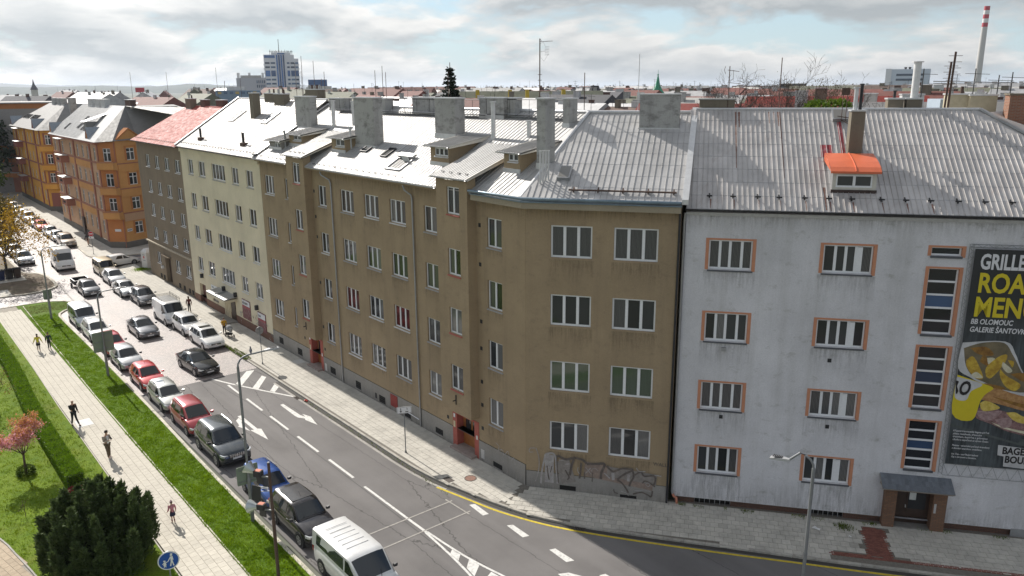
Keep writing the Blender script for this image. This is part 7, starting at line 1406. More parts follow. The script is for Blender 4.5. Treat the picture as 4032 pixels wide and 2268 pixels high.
            sp.loft([[(x + wr * q * math.cos(2 * math.pi * k / 20), yo + s * .007, wr + wr * q * math.sin(2 * math.pi * k / 20)) for k in range(20)] for q in (.56, .67)], caps=False)
            out.append(('wheel', wm, tyre_m, [('rim', r.mesh('rim'), rim_k), ('spokes', sp.mesh('spokes'), rim_s)]))
    yl, zl = w2 * .60, nz - .12
    for s in (1, -1):
        hl = MB(); hl.loft([[(x, s * y, z) for y, z in ((ya, zl - .05), (yb_, zl - .03), (yb_ + .01, zl + .085 + e), (ya + .04, zl + .06 + e))] for x, ya, yb_, e in ((h2 - .28, w2 * .72, w2 * .938, .04), (h2 - .12, w2 * .56, w2 * .885, .015), (h2 - .035, w2 * .50, w2 * .80, -.01))]); out.append(('headlight', hl.mesh('headlight', 40), lamp_g))
        xe = -h2; tl = MB(); zt_ = tz - .1
        if van: tl.box(xe - .015, xe + .06, s * w2 * .86 - .06, s * w2 * .86 + .06, .75, 1.25)
        else: tl.box(xe - .01, xe + .14, s * w2 * .72 - .15, s * w2 * .72 + .15, zt_ - .14, zt_ + .02)
        out.append(('tail_light', tl.mesh('tail_light'), lamp_r))
        mr = MB(); xm = xf0 - .28; mr.loft([[(xm + e, s * (w2 * .955 + y), belt + .02 + z) for y, z in ((.0, .02), (.17, .0), (.20, .09), (.18, .16), (.03, .13))] for e in (-.05, .03, .08)]); out.append(('wing_mirror', mr.mesh('wing_mirror', 40), 'mirror'))
        out.append(('door_handle', MB().box(xf0 - 1.05, xf0 - .87, s * (w2 * .995) - .012, s * (w2 * .995) + .022, belt - .17, belt - .14).mesh('door_handle'), 'mirror'))
    g_ = MB().box(h2 - .10, h2 - .004, -w2 * .46, w2 * .46, nz - .22, nz - .07); out.append(('grille', g_.mesh('grille'), plast))
    out.append(('grille_bar', MB().box(h2 - .06, h2 + .006, -w2 * .44, w2 * .44, nz - .155, nz - .135).box(h2 - .05, h2 + .012, -.06, .06, nz - .18, nz - .085).mesh('grille_bar'), chrome))
    bm = MB(); bm.loft([[(h2 - .30, y, z) for y, z in ((-w2 * .93, cl + .02), (w2 * .93, cl + .02), (w2 * .95, cl + .17), (-w2 * .95, cl + .17))], [(h2 - .08, y, z) for y, z in ((-w2 * .83, cl + .03), (w2 * .83, cl + .03), (w2 * .86, cl + .17), (-w2 * .86, cl + .17))], [(h2 + .008, y, z) for y, z in ((-w2 * .66, cl + .08), (w2 * .66, cl + .08), (w2 * .68, cl + .17), (-w2 * .68, cl + .17))]]); out.append(('lower_bumper', bm.mesh('lower_bumper', 40), plast))
    out.append(('number_plate', MB().box(h2 - .02, h2 + .016, -.26, .26, nz - .36, nz - .25).mesh('number_plate'), plate_m)); out.append(('number_plate', MB().box(-h2 - .012, -h2 + .02, -.26, .26, .55, .66).mesh('number_plate'), plate_m))
    out.append(('sill_trim', MB().box(-h2 + ro + wr * 1.25, h2 - fo - wr * 1.25, -w2 * .985, w2 * .985, cl - .01, cl + .08).mesh('sill_trim'), plast))
    for y in (-.45, .2):
        wp_ = MB(); p0 = Vector((cs[5][0], y, zroof(cs[5], y) + .03)); p1 = p0.lerp(Vector((cs[4][0], y + .35, zroof(cs[4], y) + .03)), .25); wp_.tube([p0, p1], .012, 4); out.append(('wiper', wp_.mesh('wiper'), plast))
    CM[t] = out; return out
def car(t, x, y, c, label, rz=0.0, metal=0.35, rough=0.28, group='cars parked along the kerb', dark_mirror=False, extra=(), cat='car', name='parked_car', sc=1.0):
    root = thing(name, label, cat, (x, y, 0.004), rz, group); root.scale = (sc, sc, sc); p = paint(c, None, rough, metal)
    for it in car_meshes(t):
        o = bpy.data.objects.new(it[0], it[1]); C.objects.link(o); o.parent = root; mt = p if it[2] == 'paint' or (it[2] == 'mirror' and not dark_mirror) else plast if it[2] == 'mirror' else it[2]
        if not it[1].materials: it[1].materials.append(mt)
        o.material_slots[0].link = 'OBJECT'; o.material_slots[0].material = mt
        for sub in (it[3] if len(it) > 3 else ()):
            q = bpy.data.objects.new(sub[0], sub[1]); C.objects.link(q); q.parent = o
            if not sub[1].materials: sub[1].materials.append(sub[2])
    L, W, H, belt, hz, nz, xf0, xf1, xr1, xr0 = CT[t][:10]; rt = W / 2 * (.90 if t in ('box', 'minibus', 'van', 'bigvan') else .74)
    if 'rails' in extra:
        for s in (1, -1): MB().tube([(xf1 - .35, s * (rt - .05), H - .01), (xf1 - .5, s * (rt - .05), H + .05), (xr1 + .35, s * (rt - .07), H + .05), (xr1 + .2, s * (rt - .07), H - .02)], .022, 5).build('roof_rail', chrome if 'chrome' in extra else plast, root)
    if 'sunroof' in extra: MB().quad((xr1 * .35, -rt * .75, H + .036), (xf1 - .35, -rt * .75, H + .034), (xf1 - .35, rt * .75, H + .034), (xr1 * .35, rt * .75, H + .036)).build('sunroof', car_glass, root)
    if 'darkroof' in extra: MB().quad((xr1 * .8, -rt * .8, H + .030), (xf1 - .3, -rt * .82, H + .034), (xf1 - .3, rt * .82, H + .034), (xr1 * .8, rt * .8, H + .030)).build('roof_panel', paint((0.05, 0.05, 0.055)), root)
    if 'ribs' in extra:
        m = MB()
        for k in range(6): m.box(xr1 + .45 + k * .40, xr1 + .465 + k * .40, -rt * .62, rt * .62, H + .02, H + .038)
        m.build('roof_rib', gutter_z, root)
    if 'longribs' in extra:
        m = MB()
        for k in range(5): m.box(xr1 + .1, xf1 - .25, -rt * .6 + k * rt * .3 - .02, -rt * .6 + k * rt * .3 + .02, H + .01, H + .045)
        m.build('roof_rib', p, root)
    if 'rack' in extra:
        m = MB(); z = H + .22
        for s in (1, -1):
            m.tube([(xr1 + .1, s * rt * .92, z), (xf1 - .2, s * rt * .92, z)], .02, 5).tube([(xr1 + .1, s * rt * .92, z + .14), (xf1 - .2, s * rt * .92, z + .14)], .016, 5)
            for k in range(4): xx = xr1 + .2 + k * .95; m.tube([(xx, s * rt * .92, H - .05), (xx, s * rt * .92, z + .14)], .016, 5)
        for k in range(9): xx = xr1 + .15 + k * .38; m.tube([(xx, -rt * .92, z), (xx, rt * .92, z)], .016, 5)
        m.build('roof_rack', dark_m, root)
    if 'sidetrim' in extra:
        for s in (1, -1): MB().box(-L / 2 + 1.3, L / 2 - 1.35, s * (W / 2 * .998) - .012, s * (W / 2 * .998) + .014, .56, .64).build('side_trim', plast, root)
    if 'indicator' in extra:
        for s in (1, -1): MB().box(L / 2 - .26, L / 2 - .05, s * W * .40 - .05, s * W * .40 + .06, nz - .10, nz + .02).build('indicator', lamp_o, root)
    if 'slots' in extra:
        m = MB()
        for k in range(7): m.box(L / 2 - .02, L / 2 + .018, -.40 + k * .125, -.345 + k * .125, nz - .23, nz - .06)
        m.build('grille_slot', chrome, root)
    if 'antenna' in extra: MB().tube([(xf1 - .5, 0, H), (xf1 - .75, 0, H + .22)], .008, 4).build('antenna', plast, root)
    return root
white = (0.70, 0.70, 0.69); silver = (0.42, 0.43, 0.44); GL = 'cars parked along the grass verge'; GRR = 'cars parked along the house side kerb'
car('minibus', 1.55, -11.40, white, 'white passenger van with ribbed roof, frontmost of the parked row', 0, 0.05, 0.3, GL, True, ('ribs',), 'van')
car('suv', -4.15, -11.25, (0.028, 0.026, 0.030), 'dark plum black car with panel sunroof, behind the white passenger van', 0, 0.5, 0.25, GL, True, ('darkroof', 'antenna'), sc=0.97)
car('small', -8.42, -11.25, (0.015, 0.075, 0.30), 'small bright blue hatchback behind the floodlights', 0, 0.3, 0.28, GL, True, ('indicator', 'rails'))
car('suv', -15.25, -11.20, (0.045, 0.055, 0.065), 'dark grey off-road car with slotted grille, behind the blue hatchback', 0, 0.6, 0.25, GL, True, ('rails', 'chrome', 'slots'), sc=1.02)
car('mpv', -20.45, -11.22, (0.30, 0.018, 0.030), 'dark red people carrier with roof rails, behind the dark grey off-road car', 0, 0.35, 0.28, GL, False, ('rails',))
car('estate', -25.55, -11.28, (0.40, 0.41, 0.39), 'silver estate between two red cars on the verge side', 0, 0.5, 0.3, GL, False, ('rails', 'antenna'), sc=0.95)
car('hatch', -30.35, -11.20, (0.46, 0.018, 0.024), 'bright red hatchback parked level with the moving black saloon', 0, 0.25, 0.28, GL, False, ('antenna',))
car('hatch', -35.95, -11.22, (0.34, 0.35, 0.36), 'older silver grey hatchback with black side trim, behind the bright red one', 0, 0.5, 0.3, GL, True, ('sidetrim', 'darkroof') if False else ('sidetrim',))
car('hatch', -40.5, -11.15, (0.42, 0.03, 0.05), 'red car half hidden behind the green sign back', 0, 0.25, 0.3, GL, True)
car('estate', -45.65, -11.18, white, 'white estate parked ahead of a silver van, behind the second lamp', 0, 0.05, 0.3, GL, False, ('rails',))
car('box', -50.75, -11.15, (0.45, 0.47, 0.49), 'silver high roofed van with ribbed roof, last before the rounded verge end', 0, 0.5, 0.3, GL, True, ('longribs', 'antenna'), 'van')
DR = 'vehicles driving along the street'
car('sedan', -31.2, -7.2, (0.018, 0.019, 0.022), 'black saloon driving over the edge of the cobbles', R(4), 0.4, 0.2, DR, True, ('antenna',), name='moving_car')
car('sedan', -43.9, -7.75, (0.13, 0.135, 0.15), 'dark grey saloon driving in mid street past the white estate', 0, 0.6, 0.28, DR, True, ('antenna',), name='moving_car')
car('hatch', -63.0, -7.95, (0.085, 0.09, 0.10), 'dark grey car towing an open trailer', 0, 0.6, 0.28, DR, True, ('antenna',), name='moving_car')
car('bigvan', -79.2, -7.3, white, 'tall white delivery van driving towards the viewer', R(-2), 0.05, 0.35, DR, True, (), 'van', 'moving_van')
def trailer():
    t = thing('car_trailer', 'open black box trailer hitched behind the dark grey car', 'trailer', (-67.2, -7.9, 0)); m = MB()
    m.box(-1.1, 1.1, -.75, .75, .45, .50).box(-1.1, 1.1, -.78, -.75, .45, .92).box(-1.1, 1.1, .75, .78, .45, .92).box(-1.13, -1.1, -.78, .78, .45, .92).box(1.1, 1.13, -.78, .78, .45, .92); m.build('box', plast, t); MB().box(-1.14, 1.14, -.80, -.74, .921, .96).box(-1.14, 1.14, .74, .80, .921, .96).box(1.09, 1.15, -.74, .74, .921, .96).build('rim', flash, t); MB().tube([(1.1, 0, .45), (2.2, 0, .42)], .04, 6).build('drawbar', gutter_z, t)
    for s in (1, -1): w = MB().cyl((0, s * .92 - .08, .28), .28, .16, 1, 16).build('wheel', tyre_m, t); MB().cyl((0, s * 1.005 - (.0 if s > 0 else .0), .28), .17, .01 * s, 1, 12).build('rim', rim_s, w)
trailer()
car('estate', -37.0, -4.45, white, 'white estate with glass sunroof, frontmost of the row by the houses', 0, 0.05, 0.3, GRR, False, ('rails', 'sunroof'))
car('suv', -41.95, -4.45, (0.68, 0.68, 0.68), 'white compact crossover behind the white estate with sunroof', 0, 0.05, 0.3, GRR, False, ('antenna',), sc=0.90)
car('van', -46.55, -4.55, white, 'white panel van with black roof rack', 0, 0.05, 0.35, GRR, True, ('rack',), 'van', 'parked_van')
car('hatch', -55.2, -4.5, (0.10, 0.105, 0.115), 'charcoal hatchback parked behind the van with the roof rack', 0, 0.6, 0.25, GRR, False, (), sc=1.06)
car('sedan', -60.3, -4.95, (0.46, 0.47, 0.48), 'silver saloon with black lower nose behind the charcoal hatchback', 0, 0.5, 0.28, GRR, False, ())
car('hatch', -66.6, -4.5, silver, 'silver hatchback between the beige van and the silver saloon', 0, 0.5, 0.3, GRR, False, ('antenna',), sc=1.04)
car('box', -72.0, -4.2, (0.52, 0.44, 0.30), 'beige high roofed family van near the side street mouth', 0, 0.3, 0.3, GRR, False, (), 'van')
car('hatch', -76.0, -1.3, white, 'white car turning into the side street by the orange house', R(98), 0.05, 0.3, DR, False, (), name='moving_car')
FG = 'cars parked along the far pavement'
far_c = [('suv', (0.27, 0.215, 0.165), 'bronze brown crossover, nearest car of the far row'), ('hatch', silver, 'silver hatchback directly behind the bronze crossover'), ('estate', (0.50, 0.50, 0.50), 'silver estate, third from the front in the far row'), ('hatch', (0.45, 0.05, 0.07), 'red hatchback in the far row beyond the gap'), ('sedan', silver, 'silver saloon behind the far red hatchback'), ('suv', (0.55, 0.55, 0.55), 'pale silver crossover, sixth in the far row')]
for i, xw in enumerate((-93.65, -98.9, -103.9, -111.2, -116.0, -121.4)): car(far_c[i][0], xw - 1.3, -3.75, far_c[i][1], far_c[i][2], 0, 0.4, 0.3, FG)
for i, xw in enumerate((-128, -133.4, -138.7, -144.5, -150, -156)): car(['estate', 'hatch', 'mpv', 'hatch', 'sedan', 'suv'][i], xw, -3.6, [white, silver, white, (0.1, 0.1, 0.11), white, silver][i], 'small pale car at the far end of the house side row', 0, 0.3, 0.3, FG)
LG = 'cars parked along the soil island'
car('hatch', -85.6, -10.45, (0.36, 0.37, 0.39), 'grey hatchback in front of the bins under the yellow leaved tree', 0, 0.6, 0.25, LG, True, sc=1.08); car('hatch', -92.3, -10.4, (0.44, 0.45, 0.47), 'silver car second behind the bins', 0, 0.5, 0.3, LG); car('small', -97.4, -10.3, (0.55, 0.50, 0.05), 'small lime yellow car beneath the tree', 0, 0.2, 0.3, LG)
for i, x in enumerate((-103, -108.6, -114.5, -120.5, -127, -133)): car(['estate', 'mpv', 'hatch', 'sedan', 'hatch', 'estate'][i], x, -10.3, [(0.08, 0.085, 0.09), silver, white, silver, (0.12, 0.02, 0.02), white][i], 'car partly hidden by the yellow leaved tree', 0, 0.4, 0.3, LG)
car('sedan', -174.5, 1.6, (0.05, 0.055, 0.06), 'dark saloon crossing at the far end of the street', R(215), 0.5, 0.25, DR, True, name='moving_car')
# ================================================================ STREET FURNITURE
pole_m = pm('grey_pole', (0.22, 0.23, 0.235), 0.5, 0.4, var=0.15, scale=3); head_m = pm('lamp_head', (0.44, 0.445, 0.45), 0.45, 0.4, var=0.1); sign_back = pm('sign_back', (0.20, 0.245, 0.185), 0.6, 0.1, var=0.08, scale=1.5); lens_m = pm('lamp_lens', (0.55, 0.55, 0.52), 0.2)
def street_lamp(x, y, h, label, arm=1.75, rz=math.pi / 2, old=False, drop=0.0):
    t = thing('street_lamp', label, 'street lamp', (x, y, 0.08), rz, 'street lamps'); MB().cyl((0, 0, 0), 0.10, 2.3, n=10).cyl((0, 0, 2.3), 0.10, 0.12, n=10, r2=0.065).cyl((0, 0, 2.42), 0.065, h - 2.42, n=10).cyl((0, 0, 4.4), 0.078, 0.1, n=10).build('pole', pole_m, t, smooth=40)
    MB().box(-0.11, 0.11, -0.11, 0.11, 0.5, 0.95).build('hatch', pole_m, t) if old else None
    a = MB(); pts = [(0, 0, h)] + [(0.55 * (1 - math.cos(q)), 0, h + 0.48 * math.sin(q)) for q in (0.3, 0.7, 1.1, 1.5)] + [(arm - 0.55, 0, h + 0.50 - drop)]
    a.tube(pts, 0.045, 8).build('arm', pole_m, t, smooth=50); z = h + 0.50 - drop; s = -0.10 * (1 if drop else 0)
    hd_ = MB(); hd_.loft([[(arm - 0.62, yy, z + zz) for yy, zz in ((-0.05, -0.03), (0.05, -0.03), (0.05, 0.05), (-0.05, 0.05))], [(arm - 0.30, yy, z + zz + s * 0.4) for yy, zz in ((-0.13, -0.02), (0.13, -0.02), (0.12, 0.08), (-0.12, 0.08))], [(arm + 0.12, yy, z + zz + s) for yy, zz in ((-0.12, 0.0), (0.12, 0.0), (0.11, 0.05), (-0.11, 0.05))]]); o = hd_.build('lamp_head', head_m, t, smooth=30)
    f = MB()
    for k in range(6): f.box(arm - 0.32 + k * 0.06, arm - 0.29 + k * 0.06, -0.10, 0.10, z + 0.078 + s * 0.5, z + 0.105 + s * 0.5)
    f.build('cooling_fin', plast, o); MB().quad((arm - 0.28, -0.10, z - 0.022 + s * 0.45), (arm + 0.08, -0.10, z - 0.002 + s), (arm + 0.08, 0.10, z - 0.002 + s), (arm - 0.28, 0.10, z - 0.022 + s * 0.45)).build('lens', lens_m, o); return t
street_lamp(-54.6, -13.16, 6.45, 'street lamp with small green sign back at the rounded verge end', 2.05)
street_lamp(-34.0, -13.1, 6.2, 'street lamp with the large green sign back in mid verge', 1.95)
street_lamp(-6.35, -13.0, 8.35, 'tall street lamp with a pigeon sitting on its arm', 2.0)
street_lamp(16.9, -0.9, 7.95, 'street lamp standing alone before the grey house', 1.45, R(195), drop=0.42)
tag(flat('traffic_island', [(16.2, -1.6), (17.6, -1.6), (18.2, -0.9), (17.6, -0.2), (16.2, -0.2), (15.6, -0.9)], slab_far, 0.12))
def sign_panel(x, y, z0, z1, w, label, dy=0.0):
    t = thing('sign_panel', label, 'traffic sign', (x, y, z0)); h = z1 - z0; m = MB(); r = 0.07; pts = []
    for cx, cz, a0 in ((w / 2 - r, r, -90), (w / 2 - r, h - r, 0), (-w / 2 + r, h - r, 90), (-w / 2 + r, r, 180)):
        for k in range(4): a = R(a0 + 30 * k); pts.append((-0.13, dy + cx + r * math.cos(a), cz + r * math.sin(a)))
    m.prism(pts, (0.02, 0, 0)).build('panel', sign_back, t); b = MB()
    for f in ((0.18, 0.82) if h < 1.2 else (0.16, 0.5, 0.84)): b.box(-0.109, -0.085, dy - w * 0.42, dy + w * 0.42, h * f - 0.02, h * f + 0.02)
    b.build('brace', pole_m, t); MB().box(-0.085, 0.02, -0.06, 0.06, h * 0.15, h * 0.2).box(-0.085, 0.02, -0.06, 0.06, h * 0.8, h * 0.85).build('clamp', pole_m, t)
sign_panel(-54.6, -13.16, 2.0, 2.95, 0.75, 'small greenish back of a traffic sign on the lamp at the verge end'); sign_panel(-34.0, -13.1, 2.05, 3.62, 1.45, 'large greenish back of a traffic sign on the middle lamp'); sign_panel(-6.35, -13.0, 2.15, 3.15, 1.10, 'greenish back of a traffic sign on the tall lamp by the blue car')
def sign_post(name, label, x, y, h, builder, z=TOPZ, rz=0.0):
    t = thing(name, label, 'traffic sign', (x, y, z), rz); MB().cyl((0, 0, 0), 0.032, h, n=8).cyl((0, 0, 0), 0.07, 0.14, n=8, r2=0.05).build('post', pole_m, t, smooth=40); builder(t, h); return t
s_red, s_white, s_blue, s_zinc = pm('sign_red', (0.50, 0.012, 0.018), 0.45, var=0.03), pm('sign_face_white', (0.76, 0.76, 0.76), 0.45, var=0.03), pm('sign_blue', (0.012, 0.075, 0.36), 0.4, var=0.04), pm('sign_zinc', (0.34, 0.345, 0.35), 0.5, 0.5, var=0.1)
def disc(x, z, r, th, m, name, t, ry=0.0): a = MB().cyl((x, 0, z), r, th, 0, 32); return a.build(name, m, t)
def round_back(t, h): disc(-0.06, h - 0.33, 0.33, 0.02, s_zinc, 'disc', t); m = MB().box(-0.038, -0.03, -0.26, 0.26, h - 0.22, h - 0.19).box(-0.038, -0.03, -0.26, 0.26, h - 0.47, h - 0.44); m.build('brace', pole_m, t)
sign_post('round_sign', 'round traffic sign seen from behind on the pavement before the left red doorway', -28.68, -2.99, 3.12, round_back)
def plate_sign(t, h):
    p = MB().box(0.035, 0.05, -0.44, 0.44, h - 0.42, h).build('plate', s_white, t); f = MB().box(0.051, 0.053, -0.42, 0.42, h - 0.03, h - 0.015).box(0.051, 0.053, -0.42, 0.42, h - 0.405, h - 0.39).box(0.051, 0.053, -0.42, -0.405, h - 0.39, h - 0.03).box(0.051, 0.053, 0.405, 0.42, h - 0.39, h - 0.03); f.build('border', blackp, p)
    a = MB().box(0.052, 0.055, -0.22, -0.18, h - 0.25, h - 0.07); a.prism([(0.052, -0.27, h - 0.25), (0.052, -0.13, h - 0.25), (0.052, -0.20, h - 0.36)], (0.003, 0, 0)).box(0.052, 0.055, 0.16, 0.19, h - 0.20, h - 0.06).build('arrow', blackp, p)
    word('2 m', 0.13, blackp, p, (0.054, 0.08, h - 0.36), (math.pi / 2, 0, math.pi / 2), 'lettering', 0.8) if False else MB().box(0.052, 0.055, 0.08, 0.14, h - 0.35, h - 0.27).box(0.052, 0.055, 0.17, 0.24, h - 0.34, h - 0.28).build('lettering', blackp, p)
sign_post('plate_sign', 'white rectangular plate sign with black arrows before the right red doorway', -7.78, -2.87, 2.98, plate_sign, rz=R(-25))
def no_entry(t, h): d = disc(0.035, h - 0.33, 0.34, 0.015, s_white, 'rim', t); disc(0.051, h - 0.33, 0.315, 0.004, s_red, 'face', t); MB().box(0.056, 0.06, -0.24, 0.24, h - 0.39, h - 0.27).build('bar', s_white, t); p = MB().box(0.035, 0.05, -0.33, 0.33, h - 0.98, h - 0.70).build('plate', s_white, t); MB().box(0.051, 0.054, -0.10, -0.05, h - 0.94, h - 0.74).box(0.051, 0.054, -0.14, -0.10, h - 0.80, h - 0.74).build('arrow', blackp, p)
sign_post('no_entry_sign', 'red no entry sign with white plate on the far street corner', -85.36, -2.43, 3.08, no_entry, rz=R(-35))
def footway(t, h):
    d = disc(0.035, h - 0.42, 0.42, 0.02, s_zinc, 'back', t); disc(0.056, h - 0.42, 0.415, 0.003, s_white, 'rim', t); disc(0.060, h - 0.42, 0.375, 0.003, s_blue, 'face', t); cz = h - 0.42
    def fig(pts, name): P = [(0.064, a, cz + b) for a, b in pts]; MB().prism(P, (0.003, 0, 0)).build(name, s_white, t)
    def dot(a, b, r): MB().cyl((0.064, a, cz + b), r, 0.0045, 0, 12).build('pictogram', s_white, t)
    dot(0.115, 0.235, 0.047); fig([(0.08, 0.27), (0.17, 0.265), (0.175, 0.29), (0.12, 0.315), (0.085, 0.30)], 'pictogram'); fig([(0.075, 0.175), (0.165, 0.175), (0.185, 0.0), (0.165, -0.02), (0.15, 0.08), (0.155, -0.06), (0.20, -0.27), (0.155, -0.27), (0.115, -0.09), (0.075, -0.27), (0.03, -0.26), (0.075, -0.05), (0.075, 0.09), (-0.02, -0.045), (-0.045, -0.03), (0.04, 0.12)], 'pictogram')
    dot(-0.155, 0.0, 0.038); fig([(-0.21, 0.03), (-0.17, 0.055), (-0.11, 0.03), (-0.11, 0.015), (-0.2, 0.015)], 'pictogram'); fig([(-0.19, -0.045), (-0.12, -0.045), (-0.05, -0.02), (-0.035, -0.045), (-0.11, -0.085), (-0.095, -0.18), (-0.12, -0.18), (-0.105, -0.27), (-0.14, -0.27), (-0.155, -0.19), (-0.175, -0.27), (-0.21, -0.265), (-0.19, -0.18), (-0.22, -0.18), (-0.195, -0.09), (-0.245, -0.13), (-0.26, -0.11)], 'pictogram')
sign_post('footway_sign', 'round blue sign with white adult and child beside the dark yew', -1.35, -18.42, 3.0, footway, 0.08, R(-14))
# pole with two floodlights
t = thing('floodlight_pole', 'dark steel pole with clamps at the edge of the verge', 'pole', (-0.75, -14.1, 0.08)); MB().cyl((0, 0, 0), 0.075, 3.0, n=10).cyl((0, 0, 3.0), 0.062, 2.75, n=10).build('pole', rust_m, t, smooth=40); MB().cyl((0, 0, 4.0), 0.05, 1.8, n=10).build('upper_pole', pole_m, t, smooth=40)
refl = pm('reflector_grey', (0.48, 0.52, 0.52), 0.35, 0.5, var=0.1); lens_b = glassy('floodlight_glass', (0.33, 0.42, 0.43), 0.12)
def floodlight(label, z, tilt, ang):
    t = thing('floodlight', label, 'floodlight', (-0.75, -14.1, z), ang, 'floodlights on the pole'); MB().box(0.05, 0.42, -0.03, 0.03, -0.03, 0.03).build('bracket', pole_m, t); g_ = MB().box(0.38, 0.72, -0.14, 0.14, 0.0, 0.26).build('gear_box', plast, t); MB().box(0.42, 0.68, -0.11, 0.11, 0.261, 0.275).build('warning_label', pm('label_orange', (0.50, 0.13, 0.06), 0.6), g_)
    b = MB(); prof = [(0.62, 0.06), (0.76, 0.09), (0.92, 0.17), (1.10, 0.27), (1.16, 0.30)]; c, s = math.cos(tilt), math.sin(tilt)
    def T(x, y, zz): x -= 0.6; return (0.6 + x * c - zz * s, y, x * s + zz * c + 0.1)
    b.loft([[T(x, r * math.cos(2 * math.pi * k / 20), r * math.sin(2 * math.pi * k / 20)) for k in range(20)] for x, r in prof], caps=False); o = b.build('reflector', refl, t, smooth=50); MB().poly([T(1.15, 0.285 * math.cos(2 * math.pi * k / 20), 0.285 * math.sin(2 * math.pi * k / 20)) for k in range(20)]).build('lens', lens_b, o)
    v = MB(); v.prism([(0.45, -0.16, 0.02), (0.95, -0.42, -0.1), (0.95, -0.44, -0.62), (0.45, -0.18, -0.5)], (0.02, 0.03, 0)); v.build('visor', plast, t); return t
floodlight('upper floodlight on the pole, its bell shaped reflector tilted upwards', 5.15, R(28), R(214)); floodlight('lower floodlight on the pole, its glass facing the footpath', 3.55, R(-6), R(214))
MB_ = MB().box(0, 0.5, -0.02, 0.02, 0, 0.7)
def stand(label, z):
    t = thing('floodlight_shield', label, 'floodlight', (-0.75, -14.1, z), R(214)); MB().tube([(0.05, 0, 0.1), (0.55, 0.1, 0.05)], 0.02, 5).build('bracket', pole_m, t); m = MB(); m.prism([(0.5, 0.06, -0.42), (0.86, 0.16, -0.32), (0.80, 0.14, 0.38), (0.46, 0.05, 0.28)], (-0.02, 0.06, 0)).build('shield', plast, t); MB().box(0.1, 0.72, 0.02, 0.04, 0.24, 0.28).box(0.1, 0.72, 0.02, 0.04, 0.18, 0.2).build('white_bar', s_white, t)
stand('black floodlight shield with white bars in the middle of the pole', 4.4)
# pigeon on the lamp arm
t = thing('pigeon', 'grey pigeon perched on the arm of the tall street lamp', 'bird', (-6.35, -12.30, 8.98), R(160)); pg = pm('pigeon_grey', (0.10, 0.105, 0.12), 0.8, var=0.3, scale=30)
MB().loft([[(x, r * math.cos(2 * math.pi * k / 10), z + r * 1.05 * math.sin(2 * math.pi * k / 10)) for k in range(10)] for x, z, r in ((-0.20, 0.03, 0.015), (-0.11, 0.07, 0.045), (-0.03, 0.11, 0.07), (0.05, 0.14, 0.068), (0.09, 0.19, 0.042), (0.10, 0.23, 0.032), (0.115, 0.265, 0.035), (0.135, 0.275, 0.026), (0.15, 0.27, 0.010))]).build('body', pg, t, smooth=60); MB().loft([[(0.15, y, 0.27 + z) for y, z in ((-0.008, 0), (0.008, 0), (0, 0.01))], [(0.18, 0.0005 * y, 0.262 + 0.0005 * z) for y, z in ((-1, 0), (1, 0), (0, 1))]]).build('beak', plast, t); MB().poly([(-0.30, -0.03, 0.0), (-0.30, 0.03, 0.0), (-0.12, 0.045, 0.075), (-0.12, -0.045, 0.075)]).build('tail', dark_m, t); MB().tube([(0.01, -0.03, 0.07), (0.01, -0.03, 0)], 0.008, 4).tube([(0.01, 0.03, 0.07), (0.01, 0.03, 0)], 0.008, 4).build('leg', lamp_r, t)
# bins and the clothing container
def bin_(x, y, c, label): 
    t = thing('wheelie_bin', label, 'bin', (x, y, 0.11), R(10), 'bins on the island'); b = pm('bin_%s' % c[0], c[1], 0.5, var=0.1); MB().loft([[(a, q, 0.08) for a, q in ((-0.24, -0.27), (0.24, -0.27), (0.24, 0.27), (-0.24, 0.27))], [(a, q, 1.15) for a, q in ((-0.31, -0.36), (0.31, -0.36), (0.31, 0.36), (-0.31, 0.36))]]).build('body', b, t); MB().loft([[(a, q, z) for a, q in ((-0.35, -0.38), (0.35, -0.38), (0.35, 0.38), (-0.35, 0.38))] for z in (1.151, 1.22)] + [[(a, q, 1.27) for a, q in ((-0.2, -0.3), (0.2, -0.3), (0.2, 0.3), (-0.2, 0.3))]]).build('lid', dark_m, t)
    for s in (-0.3, 0.3): MB().cyl((-0.26, s - 0.03, 0.10), 0.10, 0.06, 1, 10).build('wheel', tyre_m, t)
bin_(-75.95, -14.3, ('blue', (0.012, 0.02, 0.07)), 'dark blue wheelie bin, leftmost of the three under the tree'); bin_(-76.1, -13.45, ('black', (0.02, 0.018, 0.02)), 'black wheelie bin in the middle of the three under the tree'); bin_(-76.15, -12.65, ('brown', (0.05, 0.03, 0.022)), 'brown wheelie bin, rightmost of the three under the tree')
t = thing('clothing_container', 'white textile collection container with a red heart beside the dark brown house', 'container', (-71.9, 0.9, 0.1), R(10)); cwm = pm('container_white', (0.66, 0.65, 0.63), 0.6, var=0.08, dirt=(0.4, 0.36, 0.33), dirtamt=0.5, dscale=2)
MB().box(-0.7, 0.7, -0.65, 0.65, 0.0, 2.0).build('body', cwm, t); MB().loft([[(a, b, 2.001) for a, b in ((-0.72, -0.67), (0.72, -0.67), (0.72, 0.67), (-0.72, 0.67))], [(a, b, 2.38) for a, b in ((-0.35, -0.4), (0.35, -0.4), (0.35, 0.4), (-0.35, 0.4))]]).build('hood', cwm, t)
